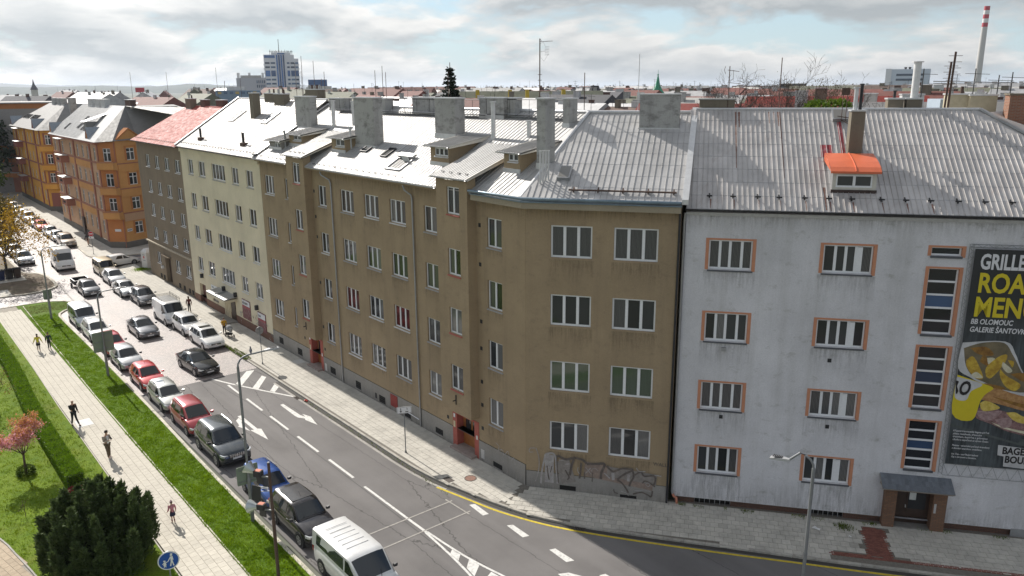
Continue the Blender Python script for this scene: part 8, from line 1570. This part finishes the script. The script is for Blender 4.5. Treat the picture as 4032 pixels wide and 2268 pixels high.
for fx in (0, 1):
    H_ = [(0.0, -0.2), (0.19, 0.02), (0.17, 0.13), (0.08, 0.16), (0, 0.09), (-0.08, 0.16), (-0.17, 0.13), (-0.19, 0.02)]
    MB().prism([(0.701, a + 0.1, 1.35 + b) if fx else (a, -0.651, 1.35 + b) for a, b in H_], (0.006, 0, 0) if fx else (0, -0.006, 0)).build('heart', s_red, t)
    m = MB()
    for k, (z, w) in enumerate(((1.68, 0.3), (1.6, 0.38), (1.0, 0.4), (0.92, 0.34))):
        if fx: m.box(0.701, 0.704, 0.1 - w, 0.1 + w, z, z + 0.035)
        else: m.box(-w, w, -0.654, -0.651, z, z + 0.035)
    m.build('print', tg, t)
tag(blades('grass_patch', np.array([-71.2, -0.2]) + rng.normal(0, 0.5, (700, 2)), 0.16, 0.03, gl, TOPZ), 'grass tuft patch at the foot of the container', 'grass')
# ================================================================ PEOPLE
skin_m = pm('skin', (0.50, 0.30, 0.21), 0.6, var=0.05, scale=10)
def cl(n, c): return pm('cloth_' + n, c, 0.9, var=0.18, scale=9)
def skinmesh(name, chains, mat, parent, root=None, sub=1):
    """chains: lists of (point, radius); shared first points are merged; grown with a Skin modifier"""
    V = []; E = []; Rr = []
    def vid(p):
        for i, q in enumerate(V):
            if (Vector(q) - Vector(p)).length < 1e-5: return i
        V.append(tuple(p)); Rr.append(None); return len(V) - 1
    for ch in chains:
        last = None
        for p, r in ch:
            i = vid(p); Rr[i] = r if Rr[i] is None else Rr[i]
            if last is not None and last != i: E.append((last, i))
            last = i
    me = bpy.data.meshes.new(name); me.from_pydata(V, E, []); o = put(name, me, mat, parent); md = o.modifiers.new('skin', 'SKIN'); md.use_smooth_shade = True
    sv = me.skin_vertices[0].data if me.skin_vertices else None
    if sv is None:
        bm = bmesh.new(); bm.from_mesh(me); bm.verts.layers.skin.verify(); bm.to_mesh(me); bm.free(); sv = me.skin_vertices[0].data
    for i, r in enumerate(Rr): sv[i].radius = (r if hasattr(r, '__len__') else (r, r))
    sv[root or 0].use_root = True
    if sub: s = o.modifiers.new('sub', 'SUBSURF'); s.levels = sub; s.render_levels = sub
    dg = bpy.context.evaluated_depsgraph_get(); nm = bpy.data.meshes.new_from_object(o.evaluated_get(dg)); o.modifiers.clear(); o.data = nm; bpy.data.meshes.remove(me); nm.name = name
    if not nm.materials: nm.materials.append(mat)
    return o
def person(x, y, z, rz, h, label, legs, arms, top, bottom, shoe, hair, lean=0.0, skirt=None, coat=0.0, hairlong=False, bald=False, headpitch=0.0, barelegs=False, hat=None, sleeves=True, socks=None):
    """legs / arms: per side (knee, ankle) / (elbow, wrist) as offsets in a 1.78 m figure facing +x"""
    t = thing('person', label, 'person', (x, y, z), rz); k = h / 1.78; t.scale = (k, k, k)
    pel = Vector((0, 0, .94)); sp_ = Vector((lean * .4, 0, 1.14)); chs_ = Vector((lean * .8, 0, 1.36)); nk = Vector((lean, 0, 1.49)); hb = Vector((lean + .015, 0, 1.57)); ht = Vector((lean + .03 + headpitch * .06, 0, 1.67)); top_ = ht + Vector((.0, 0, .07))
    body = [[(pel, (.14, .10)), (sp_, (.125, .095)), (chs_, (.155, .11)), (nk, .055), (hb, .065), (ht, (.078, .092)), (top_, (.06, .07))]]; sh = {}; shoes = []; tr = []; sl_ = []
    for s, (kn, an) in zip((1, -1), legs):
        hip = pel + Vector((0, s * .085, -.03)); kn = Vector(kn); an = Vector(an); toe = an + Vector((.14, s * .02, -.055)); heel = an + Vector((-.04, 0, -.05)); body.append([(pel, .14), (hip, .085), (hip.lerp(kn, .5), .075), (kn, .055), (kn.lerp(an, .4), .052), (an, .037), (toe, .03)]); tr.append([(pel, (.148, .108)), (hip, .098), (hip.lerp(kn, .5), .086), (kn, .068), (kn.lerp(an, .5), .062), (an + Vector((0, 0, .02)), .055)]); shoes.append([(heel, .045), (an + Vector((.03, 0, -.045)), .052), (toe, .042)])
    for s, (el, wr) in zip((1, -1), arms):
        so_ = chs_ + Vector((0, s * .185, .055)); el = Vector(el); wr = Vector(wr); d = (wr - el).normalized(); palm = wr + d * .07; u = d.cross(Vector((0, s, 0))); u = u.normalized() if u.length > .1 else Vector((0, 0, 1)); w = d.cross(u).normalized()
        body.append([(chs_, .15), (so_, .062), (so_.lerp(el, .5), .050), (el, .042), (el.lerp(wr, .4), .038), (wr, .026), (palm, (.034, .02))])
        for f, (off, ln) in enumerate(((-.028, .058), (-.010, .068), (.010, .064), (.027, .05))): a = palm + w * off * .9; body.append([(palm, .03), (a + d * .03, .0095), (a + d * (.03 + ln * .5) + u * .008, .0085), (a + d * (.03 + ln) + u * .022, .007)])
        th_ = wr + d * .03; body.append([(wr, .026), (th_ + w * -.035, .011), (th_ + w * -.052 + d * .035 + u * .012, .009)])
        sl_.append([(chs_, (.17, .125)), (so_, .078), (so_.lerp(el, .5), .066), (el, .060), (el.lerp(wr, .92) if sleeves else so_.lerp(el, .7), .050)])
    b = skinmesh('body', body, skin_m, t)
    face = MB()
    for s in (1, -1): face.ball((ht.x + .083, s * .032, ht.z + .005), .009, 6)
    face.build('eye', dark_m, t); MB().loft([[(ht.x + .078, a, ht.z + c) for a, c in ((-.012, -.035), (.012, -.035), (.004, .01), (-.004, .01))], [(ht.x + .105, a * .6, ht.z + c) for a, c in ((-.012, -.035), (.012, -.035), (.004, -.02), (-.004, -.02))]]).build('nose', skin_m, t)
    hem = pel + Vector((0, 0, -.10 - coat)); skinmesh('jacket', [[(hem, (.165, .125)), (pel + Vector((0, 0, .06)), (.158, .12)), (sp_, (.150, .118)), (chs_, (.178, .13)), (nk + Vector((-.005, 0, -.01)), .07)]] + sl_, top, t)
    skinmesh('trousers' if not barelegs else 'stockings', tr if not barelegs else [[(p, (r[0] * .82, r[1] * .82) if hasattr(r, '__len__') else r * .80) for p, r in c] for c in tr], bottom, t)
    if skirt: MB().loft([[(pel.x + r * .85 * math.cos(2 * math.pi * q / 14), r * math.sin(2 * math.pi * q / 14), zz) for q in range(14)] for zz, r in ((.98, .15), (.80, .185), (.62, .20))]).build('skirt', skirt, t, smooth=60)
    for c in shoes: skinmesh('shoe', [c], shoe, t)
    if not bald:
        hm_ = MB(); prof = ((.115, .025), (.105, .065), (.06, .098), (0.0, .105), (-.05, .095)) + (((-.16, .09), (-.24, .05)) if hairlong else ()); hm_.loft([[(ht.x - .012 + r * 1.02 * math.cos(2 * math.pi * q / 14) - (.03 if zz < .04 else 0), r * .86 * math.sin(2 * math.pi * q / 14), ht.z + .02 + zz) for q in range(14)] for zz, r in prof][::-1]); hm_.build('hair', hair, t, smooth=60)
    for s in (1, -1): MB().ball((ht.x - .005, s * .080, ht.z - .01), .022, 6).build('ear', skin_m, t) if not hairlong else None
    if hat:
        MB().loft([[(ht.x - .01 + r * math.cos(2 * math.pi * q / 14), r * .92 * math.sin(2 * math.pi * q / 14), ht.z + zz) for q in range(14)] for zz, r in ((.0, .108), (.06, .110), (.11, .085), (.13, .03))]).ball((ht.x - .01, 0, ht.z + .16), .035, 8).build('hat', hat, t, smooth=60)
    return t
ST = (((.03, .09, .50), (-.02, .10, .09)), ((.03, -.09, .50), (-.02, -.10, .09)))
dn = (((.0, .25, 1.14), (.08, .26, .90)), ((-.02, -.25, 1.14), (.05, -.26, .90)))
dkhair = pm('dark_hair', (0.028, 0.02, 0.016), 0.7); brhair = pm('brown_hair', (0.10, 0.055, 0.03), 0.7); blhair = pm('fair_hair', (0.25, 0.17, 0.09), 0.7)
t = person(-18.8, -16.75, 0.10, R(28), 1.80, 'man in beige jacket and brown trousers looking at his phone on the footpath', (((.03, .08, .50), (-.02, .09, .09)), ((.05, -.08, .50), (.10, -.09, .09))), (((.05, .24, 1.16), (.30, .10, 1.24)), ((.04, -.24, 1.16), (.26, -.06, 1.20))), cl('beige', (0.36, 0.30, 0.255)), cl('khaki', (0.13, 0.095, 0.065)), cl('white', (0.72, 0.71, 0.70)), dkhair, 0.02, headpitch=0.5)
skinmesh('shirt', [[((.055, 0, .94), (.10, .10)), ((.07, 0, 1.15), (.10, .095)), ((.075, 0, 1.36), (.09, .095)), ((.04, 0, 1.47), .055)]], cl('white', (0.72, 0.71, 0.70)), t)
ph = thing('phone', 'dark phone in the hand of the man in the beige jacket', 'phone', (-18.8 + .40 * math.cos(R(28)), -16.75 + .40 * math.sin(R(28)), 0.10 + 1.36), R(28)); o = MB().box(-.006, .006, -.038, .038, -.075, .075).build('case', plast, ph); o.rotation_euler = (0, R(-35), 0); MB().box(-.0075, -.0061, -.033, .033, -.068, .068).build('screen', glass_k, o)
person(-25.39, -17.2, 0.10, R(20), 1.80, 'bald man in black walking with his hand at his face', (((.10, .08, .51), (.32, .10, .10)), ((-.06, -.08, .50), (-.16, -.10, .10))), (((-.02, .25, 1.14), (.14, .22, .96)), ((.14, -.22, 1.18), (.14, -.07, 1.50))), cl('black', (0.016, 0.016, 0.018)), cl('dark_denim', (0.022, 0.024, 0.030)), cl('black', (0.016, 0.016, 0.018)), dkhair, 0.03, bald=True)
person(-8.77, -16.16, 0.10, R(186), 1.24, 'small child in pink coat and hat walking away along the footpath', (((.06, .06, .50), (.03, .07, .09)), ((.0, -.06, .50), (-.10, -.07, .12))), (((-.02, .27, 1.14), (.10, .30, .98)), ((.0, -.26, 1.14), (.06, -.27, .92))), cl('pink', (0.55, 0.235, 0.27)), cl('dark_red', (0.16, 0.010, 0.028)), cl('grey_shoe', (0.3, 0.28, 0.27)), brhair, 0.0, skirt=cl('navy', (0.03, 0.035, 0.075)), coat=0.10, barelegs=True, hat=cl('pale_pink', (0.60, 0.42, 0.46)))
person(-44.24, -16.0, 0.10, R(-8), 1.52, 'woman in bright yellow jacket over black walking on the footpath', (((.08, .08, .51), (.18, .09, .09)), ((.0, -.08, .50), (-.16, -.09, .10))), (((-.05, .27, 1.16), (-.02, .36, .93)), ((.02, -.28, 1.16), (.10, -.38, .96))), cl('yellow', (0.62, 0.55, 0.04)), cl('stone', (0.42, 0.36, 0.32)), cl('white', (0.72, 0.71, 0.70)), dkhair, 0.0, skirt=cl('black_dress', (0.02, 0.02, 0.022)), hairlong=True)
person(-44.25, -15.2, 0.10, R(-5), 1.50, 'person in dark green jacket and black trousers beside the woman in yellow', (((.0, .08, .50), (-.12, .09, .10)), ((.09, -.08, .51), (.16, -.09, .09))), dn, cl('dark_green', (0.018, 0.045, 0.040)), cl('black_trousers', (0.015, 0.015, 0.017)), cl('grey_shoe', (0.3, 0.28, 0.27)), dkhair)
person(-38.49, -2.35, TOPZ, R(-4), 1.55, 'person in mustard yellow top pushing a pram along the pavement', (((.07, .08, .51), (.14, .09, .09)), ((.0, -.08, .50), (-.16, -.09, .10))), (((.10, .24, 1.16), (.36, .18, 1.05)), ((.10, -.24, 1.16), (.36, -.18, 1.05))), cl('mustard', (0.55, 0.30, 0.015)), cl('black_trousers', (0.015, 0.015, 0.017)), cl('black', (0.016, 0.016, 0.018)), brhair, 0.06, hairlong=False)
person(-47.9, -2.3, TOPZ, R(170), 1.62, 'person in dark red clothes seen behind the van with roof rack', (((.08, .08, .51), (.16, .09, .09)), ((.0, -.08, .50), (-.14, -.09, .10))), dn, cl('wine', (0.10, 0.02, 0.018)), cl('black_trousers', (0.015, 0.015, 0.017)), cl('black', (0.016, 0.016, 0.018)), brhair, hairlong=True)
t = person(-93.1, -1.38, TOPZ, R(150), 1.68, 'person in dark coat with a shoulder bag by the no entry sign', (((.08, .08, .51), (.16, .09, .09)), ((.0, -.08, .50), (-.14, -.09, .10))), dn, cl('charcoal', (0.025, 0.024, 0.026)), skin_m, cl('black', (0.016, 0.016, 0.018)), dkhair, coat=0.22, barelegs=True, hairlong=True)
bg_ = thing('shoulder_bag', 'dark bag hanging at the hip of the person by the no entry sign', 'bag', (-93.1, -1.72, TOPZ + .72)); MB().loft([[(a, b, 0) for a, b in ((-.16, -.06), (.16, -.06), (.16, .06), (-.16, .06))], [(a, b, .3) for a, b in ((-.13, -.04), (.13, -.04), (.13, .04), (-.13, .04))]]).build('bag', cl('taupe', (0.09, 0.075, 0.065)), bg_); MB().tube([(-.1, 0, .3), (0, .12, .62), (.1, 0, .3)], .012, 5).build('strap', plast, bg_)
# pram
t = thing('pram', 'grey pram with hood and black wheeled frame on the pavement', 'pram', (-37.45, -2.3, TOPZ)); gcl = cl('pram_grey', (0.27, 0.275, 0.28))
MB().loft([[(x, w * math.sin(a), z0 - (z0 - .52) * max(math.cos(a), 0)) if False else (x, w * math.cos(a), .78 + .26 * math.sin(a)) for a in [math.pi + math.pi * q / 8 for q in range(9)]] for x, w in ((-.40, .10), (-.34, .19), (0, .21), (.34, .19), (.40, .10))]).build('bassinet', gcl, t, smooth=60)
hd_ = MB(); hd_.loft([[(.02 + .36 * math.cos(b) * 1.0, .22 * math.cos(a), .80 + .30 * math.sin(b) * max(math.sin(a), .02) ** .6) for a in [math.pi * q / 10 for q in range(11)]] for b in [R(q) for q in (8, 35, 62, 90, 115)]], caps=False, closed=False).build('hood', gcl, t, smooth=60); MB().poly([(-.40, -.16, .84), (.0, -.20, .86), (.0, .20, .86), (-.40, .16, .84)]).build('apron', cl('pram_pale', (0.5, 0.5, 0.49)), t)
f = MB()
for s in (1, -1): f.tube([(-.72, s * .2, 1.02), (-.42, s * .22, .70), (.34, s * .22, .22)], .014, 5).tube([(-.34, s * .22, .18), (.25, s * .22, .60)], .014, 5)
f.tube([(-.72, -.2, 1.02), (-.76, 0, 1.05), (-.72, .2, 1.02)], .016, 6).tube([(-.34, -.25, .17), (-.34, .25, .17)], .012, 5).tube([(.36, -.22, .14), (.36, .22, .14)], .012, 5); f.build('frame', plast, t); MB().box(-.3, .25, -.18, .18, .22, .36).build('basket', plast, t)
for x, r in ((-.34, .16), (.36, .12)):
    for s in (1, -1): w = MB().cyl((x, s * .26 - .025, r), r, .05, 1, 16).build('wheel', tyre_m, t); MB().cyl((x, s * .26 - .028 , r), r * .6, .056, 1, 12).build('rim', rim_s, w)
# ================================================================ TREES AND SHRUBS
bark_m = pm('bark', (0.060, 0.046, 0.036), 0.95, var=0.35, scale=6, bump=0.5); bark_y = pm('young_bark', (0.10, 0.065, 0.05), 0.9, var=0.3, scale=8)
def branches(root, d, length, r, depth, rnd, spread, segs, tips, up=0.25, shrink=0.72, kids=(2, 3), minr=0.006):
    """recursive limbs; segs gets (points, radii), tips gets twig ends"""
    P = [Vector(root)]; rr_ = [r]; dd = Vector(d).normalized(); n = 4
    for i in range(n):
        dd = (dd + Vector((rnd.gauss(0, .13), rnd.gauss(0, .13), rnd.gauss(0, .08) + up * .12))).normalized(); P.append(P[-1] + dd * length / n); rr_.append(max(r * (1 - .45 * (i + 1) / n), minr))
    segs.append((P, rr_))
    if depth == 0: tips.append((P[-1].copy(), dd.copy())); tips.append((P[2].copy(), dd.copy())); return
    for k in range(rnd.randint(*kids) + (1 if depth > 2 else 0)):
        at = P[rnd.randint(2, n)]; a = rnd.uniform(0, 6.283); s = dd.cross(Vector((math.cos(a), math.sin(a), .3))).normalized(); nd = (dd * (1 - spread * .5) + s * spread * rnd.uniform(.6, 1.2) + Vector((0, 0, up * .3))).normalized(); branches(at, nd, length * shrink * rnd.uniform(.75, 1.15), max(rr_[2] * .62, minr), depth - 1, rnd, spread, segs, tips, up, shrink, kids, minr)
def tree_mesh(t, segs, mat, name='trunk', nlow=4):
    m = MB()
    for P, rr_ in segs: m.tube(P, rr_, 6 if rr_[0] > .05 else nlow, caps=False)
    return m.build(name, mat, t, smooth=70)
def leaf_cards(name, pts, size, mat, parent, kind=None, nrm=None, aspect=1.6, tri=False):
    """small bent leaf faces, each with its own direction"""
    n = len(pts); pts = np.asarray(pts); a = rng.normal(0, 1, (n, 3)) if nrm is None else nrm + rng.normal(0, .45, (n, 3)); a /= np.linalg.norm(a, axis=1)[:, None] + 1e-9; b = np.cross(a, rng.normal(0, 1, (n, 3))); b /= np.linalg.norm(b, axis=1)[:, None] + 1e-9; s = size * rng.uniform(.6, 1.35, n)[:, None]
    V = np.stack([pts - b * s * .5, pts + a * s * aspect * .5, pts + b * s * .5, pts + a * s * aspect], 1) if not tri else np.stack([pts - b * s * .35, pts + b * s * .35, pts + a * s * aspect], 1)
    k = V.shape[1]; F = np.arange(n * k).reshape(-1, k) if tri else (np.arange(n)[:, None] * 4 + np.array([0, 1, 3, 2])[None])
    if not tri: V[:, 1] = pts - b * s * .0 + a * s * .1; V = np.stack([pts, pts + b * s * .45 + a * s * aspect * .45, pts + a * s * aspect, pts - b * s * .45 + a * s * aspect * .45], 1); F = np.arange(n * 4).reshape(-1, 4)
    return arr_mesh(name, V.reshape(-1, 3), F, mat, parent, kind)
# yew: many upright plumes of short needles round a dark heart
def yew():
    t = thing('yew_bush', 'large dark green yew bush with ragged upright tips in the near left corner', 'bush', (0, 0, 0)); rnd = random.Random(3); P = []; Nn = []; core = MB()
    plumes = []
    for k in range(120):
        a = rnd.uniform(0, 6.283); q = math.sqrt(rnd.random()); x = -7.6 + 2.55 * q * math.cos(a) * 1.05; y = -19.9 + 2.15 * q * math.sin(a); top = 3.65 - 1.75 * q ** 2.2 + rnd.uniform(-.65, .55) - (0.5 if x > -5.8 else 0); plumes.append((x, y, top, q, a))
    for x, y, top in ((-8.6, -19.2, 3.9), (-8.3, -19.6, 3.8), (-6.1, -17.9, 3.45), (-6.6, -17.7, 3.3), (-5.6, -18.2, 3.1), (-7.3, -18.0, 3.35), (-9.6, -19.5, 3.1), (-6.0, -18.5, 3.5), (-4.9, -18.9, 2.6), (-5.0, -20.2, 2.4), (-9.8, -21, 2.2)): plumes.append((x, y, top, .5, 0))
    for x, y, top, q, a in plumes:
        z0 = max(.2, top - 2.0 - 1.0 * q); tilt = Vector((math.cos(a) * q * .30, math.sin(a) * q * .30, 1)).normalized(); r0 = rnd.uniform(.26, .46); n = 640
        hgt = top - z0; u = rng.random(n) ** .85; ang = rng.uniform(0, 2 * np.pi, n); prof = r0 * np.clip(1 - u ** 1.7, .05, 1) ** .8 * rng.uniform(.55, 1.05, n)
        cx = x + tilt.x * hgt * (u - .6) + prof * np.cos(ang); cy = y + tilt.y * hgt * (u - .6) + prof * np.sin(ang); cz = z0 + hgt * u; P.append(np.stack([cx, cy, cz], 1)); Nn.append(np.stack([np.cos(ang) * .6, np.sin(ang) * .6, np.full(n, .9)], 1))
    P = np.concatenate(P); Nn = np.concatenate(Nn)
    leaf_cards('crown', P, .085, leaf('yew_needles', (0.035, 0.062, 0.020), (0.105, 0.145, 0.045), .2, .7, 3.0), t, None, Nn, 2.3)
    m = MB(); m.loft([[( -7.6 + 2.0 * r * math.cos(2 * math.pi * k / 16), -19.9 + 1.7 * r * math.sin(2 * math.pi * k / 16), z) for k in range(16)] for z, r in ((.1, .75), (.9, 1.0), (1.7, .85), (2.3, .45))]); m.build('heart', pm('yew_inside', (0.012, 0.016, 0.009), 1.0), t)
    s = MB(); 
    for k in range(7): a = rnd.uniform(0, 6.28); s.tube([(-7.6 + .2 * math.cos(a), -19.9 + .2 * math.sin(a), .05), (-7.6 + 1.3 * math.cos(a), -19.9 + 1.1 * math.sin(a), 2.4)], [.09, .03], 6)
    s.build('stem', bark_m, t)
yew()
# clipped hedge
def hedge():
    t = thing('hedge', 'long clipped light green hedge between lawn and footpath strip', 'hedge', (0, 0, 0)); x0, x1 = -53.5, -16.1; yc = lambda x: -19.02 + .22 * (1 / (1 + math.exp((x + 34) * .35))) * 2.4
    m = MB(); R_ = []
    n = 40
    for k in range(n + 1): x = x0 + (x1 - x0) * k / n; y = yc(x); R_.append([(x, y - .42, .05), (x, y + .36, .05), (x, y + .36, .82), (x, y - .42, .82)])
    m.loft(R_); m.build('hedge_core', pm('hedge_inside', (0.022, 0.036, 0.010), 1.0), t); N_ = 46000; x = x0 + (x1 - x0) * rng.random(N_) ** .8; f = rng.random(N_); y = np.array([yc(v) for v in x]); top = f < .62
    px = x; py = np.where(top, y + rng.uniform(-.45, .40, N_), np.where(f < .85, y - .45, y + .40)); pz = np.where(top, .85 + rng.normal(0, .018, N_) + .02 * np.sin(x * 5), rng.uniform(.06, .86, N_)); end = rng.random(N_) < .015; px = np.where(end, x1 + .02, px); py = np.where(end, yc(x1) + rng.uniform(-.42, .36, N_), py); pz = np.where(end, rng.uniform(.06, .85, N_), pz)
    nr = np.stack([np.zeros(N_), np.where(top, 0, np.where(f < .85, -.8, .8)), np.where(top, .9, .4)], 1)
    leaf_cards('hedge_leaves', np.stack([px, py, pz], 1), .055, leaf('hedge_leaf', (0.085, 0.170, 0.006), (0.165, 0.275, 0.012), .35, .55, 3), t, 'stuff', nr, 1.3)
hedge()
def shrub(name, label, x, y, z, r, h, mat, n, size, cat='shrub'):
    t = thing(name, label, cat, (x, y, z)); a = rng.uniform(0, 6.283, n); u = rng.random(n); q = r * np.sqrt(np.clip(1 - (u - .35) ** 2 * 1.9, .05, 1)) * rng.uniform(.6, 1.05, n); leaf_cards('leaves', np.stack([q * np.cos(a), q * np.sin(a), u * h], 1), size, mat, t, None, np.stack([np.cos(a), np.sin(a), np.full(n, .8)], 1), 1.5); m = MB()
    for k in range(5): b = k * 1.3; m.tube([(0, 0, 0), (r * .6 * math.cos(b), r * .6 * math.sin(b), h * .7)], [.02, .008], 4)
    m.build('stem', bark_m, t); return t
shrub('red_shrub', 'low wine red shrub at the end of the hedge beside the yew', -14.9, -19.35, .05, .62, .55, leaf('red_leaf', (0.11, 0.016, 0.022), (0.20, 0.035, 0.035), .2), 2600, .06)
shrub('green_shrub', 'small green plant round the foot of the pink tree', -19.75, -20.9, .07, .45, .5, leaf('perennial', (0.05, 0.10, 0.012), (0.11, 0.16, 0.02), .3), 900, .07)
shrub('green_shrub', 'round fresh green bush top just above the grey ridge', 3.6, 22.4, 17.6, 1.9, 2.9, leaf('spring_leaf', (0.06, 0.11, 0.012), (0.12, 0.17, 0.02), .3), 3200, .16)
# pink blossoming tree
def blossom():
    t = thing('cherry_tree', 'young ornamental tree with pink blossom and coppery leaves on the lawn', 'tree', (-19.75, -20.9, .06)); rnd = random.Random(8); segs = [([Vector((0, 0, 0)), Vector((.02, 0, .7)), Vector((0, .02, 1.35))], [.07, .06, .055])]; tips = []
    for k in range(7): a = k * .9 + rnd.uniform(-.2, .2); branches((0, .02, 1.3 - .05 * (k % 3)), (math.cos(a) * .75, math.sin(a) * .75, .95), .95, .032, 3, rnd, .5, segs, tips, .45, .68, (2, 2))
    tree_mesh(t, segs, bark_y); T = np.array([p[0] for p in tips]); z = T[:, 2]; c = T.repeat(34, 0) + rng.normal(0, .13, (len(T) * 34, 3)); low = (c[:, 2] + rng.normal(0, .35, len(c))) < 2.75
    leaf_cards('blossom', c[low], .062, leaf('pink_petal', (0.62, 0.22, 0.32), (0.78, 0.48, 0.53), .45, .6, 6), t, None, None, 1.2); leaf_cards('crown', c[~low][::1], .062, leaf('copper_leaf', (0.46, 0.20, 0.085), (0.62, 0.31, 0.13), .5, .6, 4), t, None, None, 1.7); k = rng.random(len(c)) < .12; leaf_cards('young_leaves', c[k] + rng.normal(0, .04, (k.sum(), 3)), .06, MATS['copper_leaf'], t, None, None, 1.7)
blossom()
def sparse_tree(name, label, x, y, z, h, seed, mat, per, size, spread=.6, n0=5, depth=4, bark=bark_m, trunk=.16, jit=.16, group=None, trunk_h=.35, up=.2, ln=.32, lf=None, kids=(2, 2)):
    t = thing(name, label, 'tree', (x, y, z), 0, group); rnd = random.Random(seed); th_ = h * trunk_h; segs = [([Vector((0, 0, 0)), Vector((.05, .02, th_ * .5)), Vector((0, 0, th_))], [trunk, trunk * .85, trunk * .75])]; tips = []
    for k in range(n0): a = k * 6.283 / n0 + rnd.uniform(-.4, .4); branches((0, 0, th_ * rnd.uniform(.85, 1.0)), (math.cos(a) * spread, math.sin(a) * spread, .8), h * ln, trunk * .5, depth, rnd, .65, segs, tips, up, .72, kids, .008)
    tree_mesh(t, segs, bark, 'trunk', 3)
    if per:
        T = np.array([p[0] for p in tips]); T = T[rng.random(len(T)) < (lf or 1)]; c = T.repeat(per, 0) + rng.normal(0, jit, (len(T) * per, 3)); leaf_cards('crown', c, size, mat, t, None, None, 1.5)
    return t
yl_leaf = leaf('yellow_leaf', (0.30, 0.15, 0.010), (0.50, 0.33, 0.030), .40, .6, .8)
sparse_tree('yellow_tree', 'spreading street tree with sparse yellow spring leaves at the left edge', -76.6, -13.6, .08, 9.2, 12, yl_leaf, 9, .15, .85, 7, 4, bark_m, .17, .30, None, .30, .05, .31, .8)
sparse_tree('dark_tree', 'taller bushy tree with dark green and ochre leaves behind the yellow one', -84.5, -14.4, .08, 10.5, 15, leaf('ochre_leaf', (0.05, 0.06, 0.010), (0.20, 0.12, 0.02), .35, .6, .6), 20, .20, .75, 7, 4, bark_m, .2, .40, None, .25, .1, .30)
sparse_tree('young_tree', 'thin young tree with a few reddish leaves at the left edge of the lawn', -31.6, -20.7, .06, 2.9, 5, leaf('reddish_leaf', (0.20, 0.05, 0.03), (0.30, 0.12, 0.05), .35), 3, .06, .55, 5, 3, bark_y, .05, .12)
sparse_tree('bare_sapling', 'tiny bare sapling on the lawn below the pink tree', -14.5, -21.8, .07, 1.0, 6, None, 0, .1, .4, 3, 2, bark_y, .02)
sparse_tree('dark_pine', 'dark green tree at the far left behind the amber house', -166, -6, 0, 17, 18, leaf('dark_needle', (0.015, 0.03, 0.015), (0.04, 0.06, 0.025), .15), 60, .55, .75, 7, 3, bark_m, .3, 1.0); sparse_tree('green_tree', 'fresh green tree at the far left edge below the dark one', -150, -9, 0, 9, 19, MATS['spring_leaf'], 50, .40, .75, 7, 3, bark_m, .25, .8)
BT = 'bare trees behind the grey roof'
sparse_tree('bare_tree', 'broad bare tree, left of the two right behind the grey ridge', -4.6, 26.0, 10.9, 14.5, 31, None, 0, .1, .7, 10, 5, bark_m, .22, .1, BT, .38, .12, .20, None, (2, 3)); sparse_tree('bare_tree', 'bare tree with fine twigs, right of the two behind the grey ridge', 0.2, 27.5, 10.9, 13.6, 32, None, 0, .1, .7, 10, 5, bark_m, .2, .1, BT, .38, .12, .20, None, (2, 3))
sparse_tree('budding_tree', 'larger budding tree on the skyline beside the cream hall', -44, 104, 5, 19.5, 33, leaf('bud', (0.09, 0.07, 0.03), (0.13, 0.11, 0.05), .3), 4, .2, .8, 8, 4, bark_m, .35, .5, None, .4, .2, .26, .6)
def spruce(x, y, z, h, label):
    t = thing('spruce_tree', label, 'tree', (x, y, z)); MB().tube([(0, 0, 0), (0, 0, h)], [.18, .03], 7).build('trunk', bark_m, t); P = []; Nn = []; rnd = random.Random(4)
    for k in range(34):
        f = k / 34; zz = h * (.12 + .86 * f); L = (1 - f) ** .8 * 2.0 + .12
        for j in range(9):
            a = rnd.uniform(0, 6.283); l = L * rnd.uniform(.6, 1.12); n = int(16 + 40 * l); u = rng.random(n); P.append(np.stack([np.cos(a) * l * u, np.sin(a) * l * u, zz - .30 * l * u + .22 * l * u * u - rng.random(n) * .16 * l], 1) + rng.normal(0, .045, (n, 3))); Nn.append(np.tile([math.cos(a) * .8, math.sin(a) * .8, -.1], (n, 1)))
    leaf_cards('crown', np.concatenate(P), .15, leaf('spruce_needle', (0.010, 0.019, 0.012), (0.026, 0.040, 0.022), .08, .8, 2), t, None, np.concatenate(Nn), 1.6)
spruce(-31.1, 17.9, 9.5, 14.2, 'dark spruce tip rising above the silver roofs')
# ---- air
hz_ = MB().box(-21000, 21000, -21000, 21000, -1.1, 125).build('haze', None); hz_['kind'] = 'stuff'
m = bpy.data.materials.new('haze'); m.use_nodes = True; nt = m.node_tree; nt.nodes.clear(); v = nt.nodes.new('ShaderNodeVolumePrincipled'); v.inputs['Color'].default_value = (0.80, 0.88, 1.0, 1); v.inputs['Density'].default_value = 0.7e-4; v.inputs['Anisotropy'].default_value = 0.3; nt.links.new(v.outputs[0], nt.nodes.new('ShaderNodeOutputMaterial').inputs['Volume']); hz_.data.materials.append(m)

# ---- tell look-alikes apart by their place, counted from the left of the view
def by_place(groups):
    same = {}
    for o in C.objects:
        if o.parent is None and o.get('group') in groups: same.setdefault(o['label'], []).append(o)
    words = 'first second third fourth fifth sixth seventh eighth ninth tenth eleventh twelfth thirteenth fourteenth fifteenth sixteenth seventeenth eighteenth nineteenth twentieth'.split()
    for lab, os_ in same.items():
        if len(os_) < 2: continue
        os_.sort(key=lambda o: (o.location - CAM).dot(cr) / (o.location - CAM).dot(cf))
        for i, o in enumerate(os_): o['label'] = lab + ', ' + (words[i] if i < 20 else 'last') + ' from left'
by_place(('town houses behind the street', 'town houses on the skyline', 'cars parked along the far pavement', 'cars parked along the soil island', 'aerial poles on the roofs'))
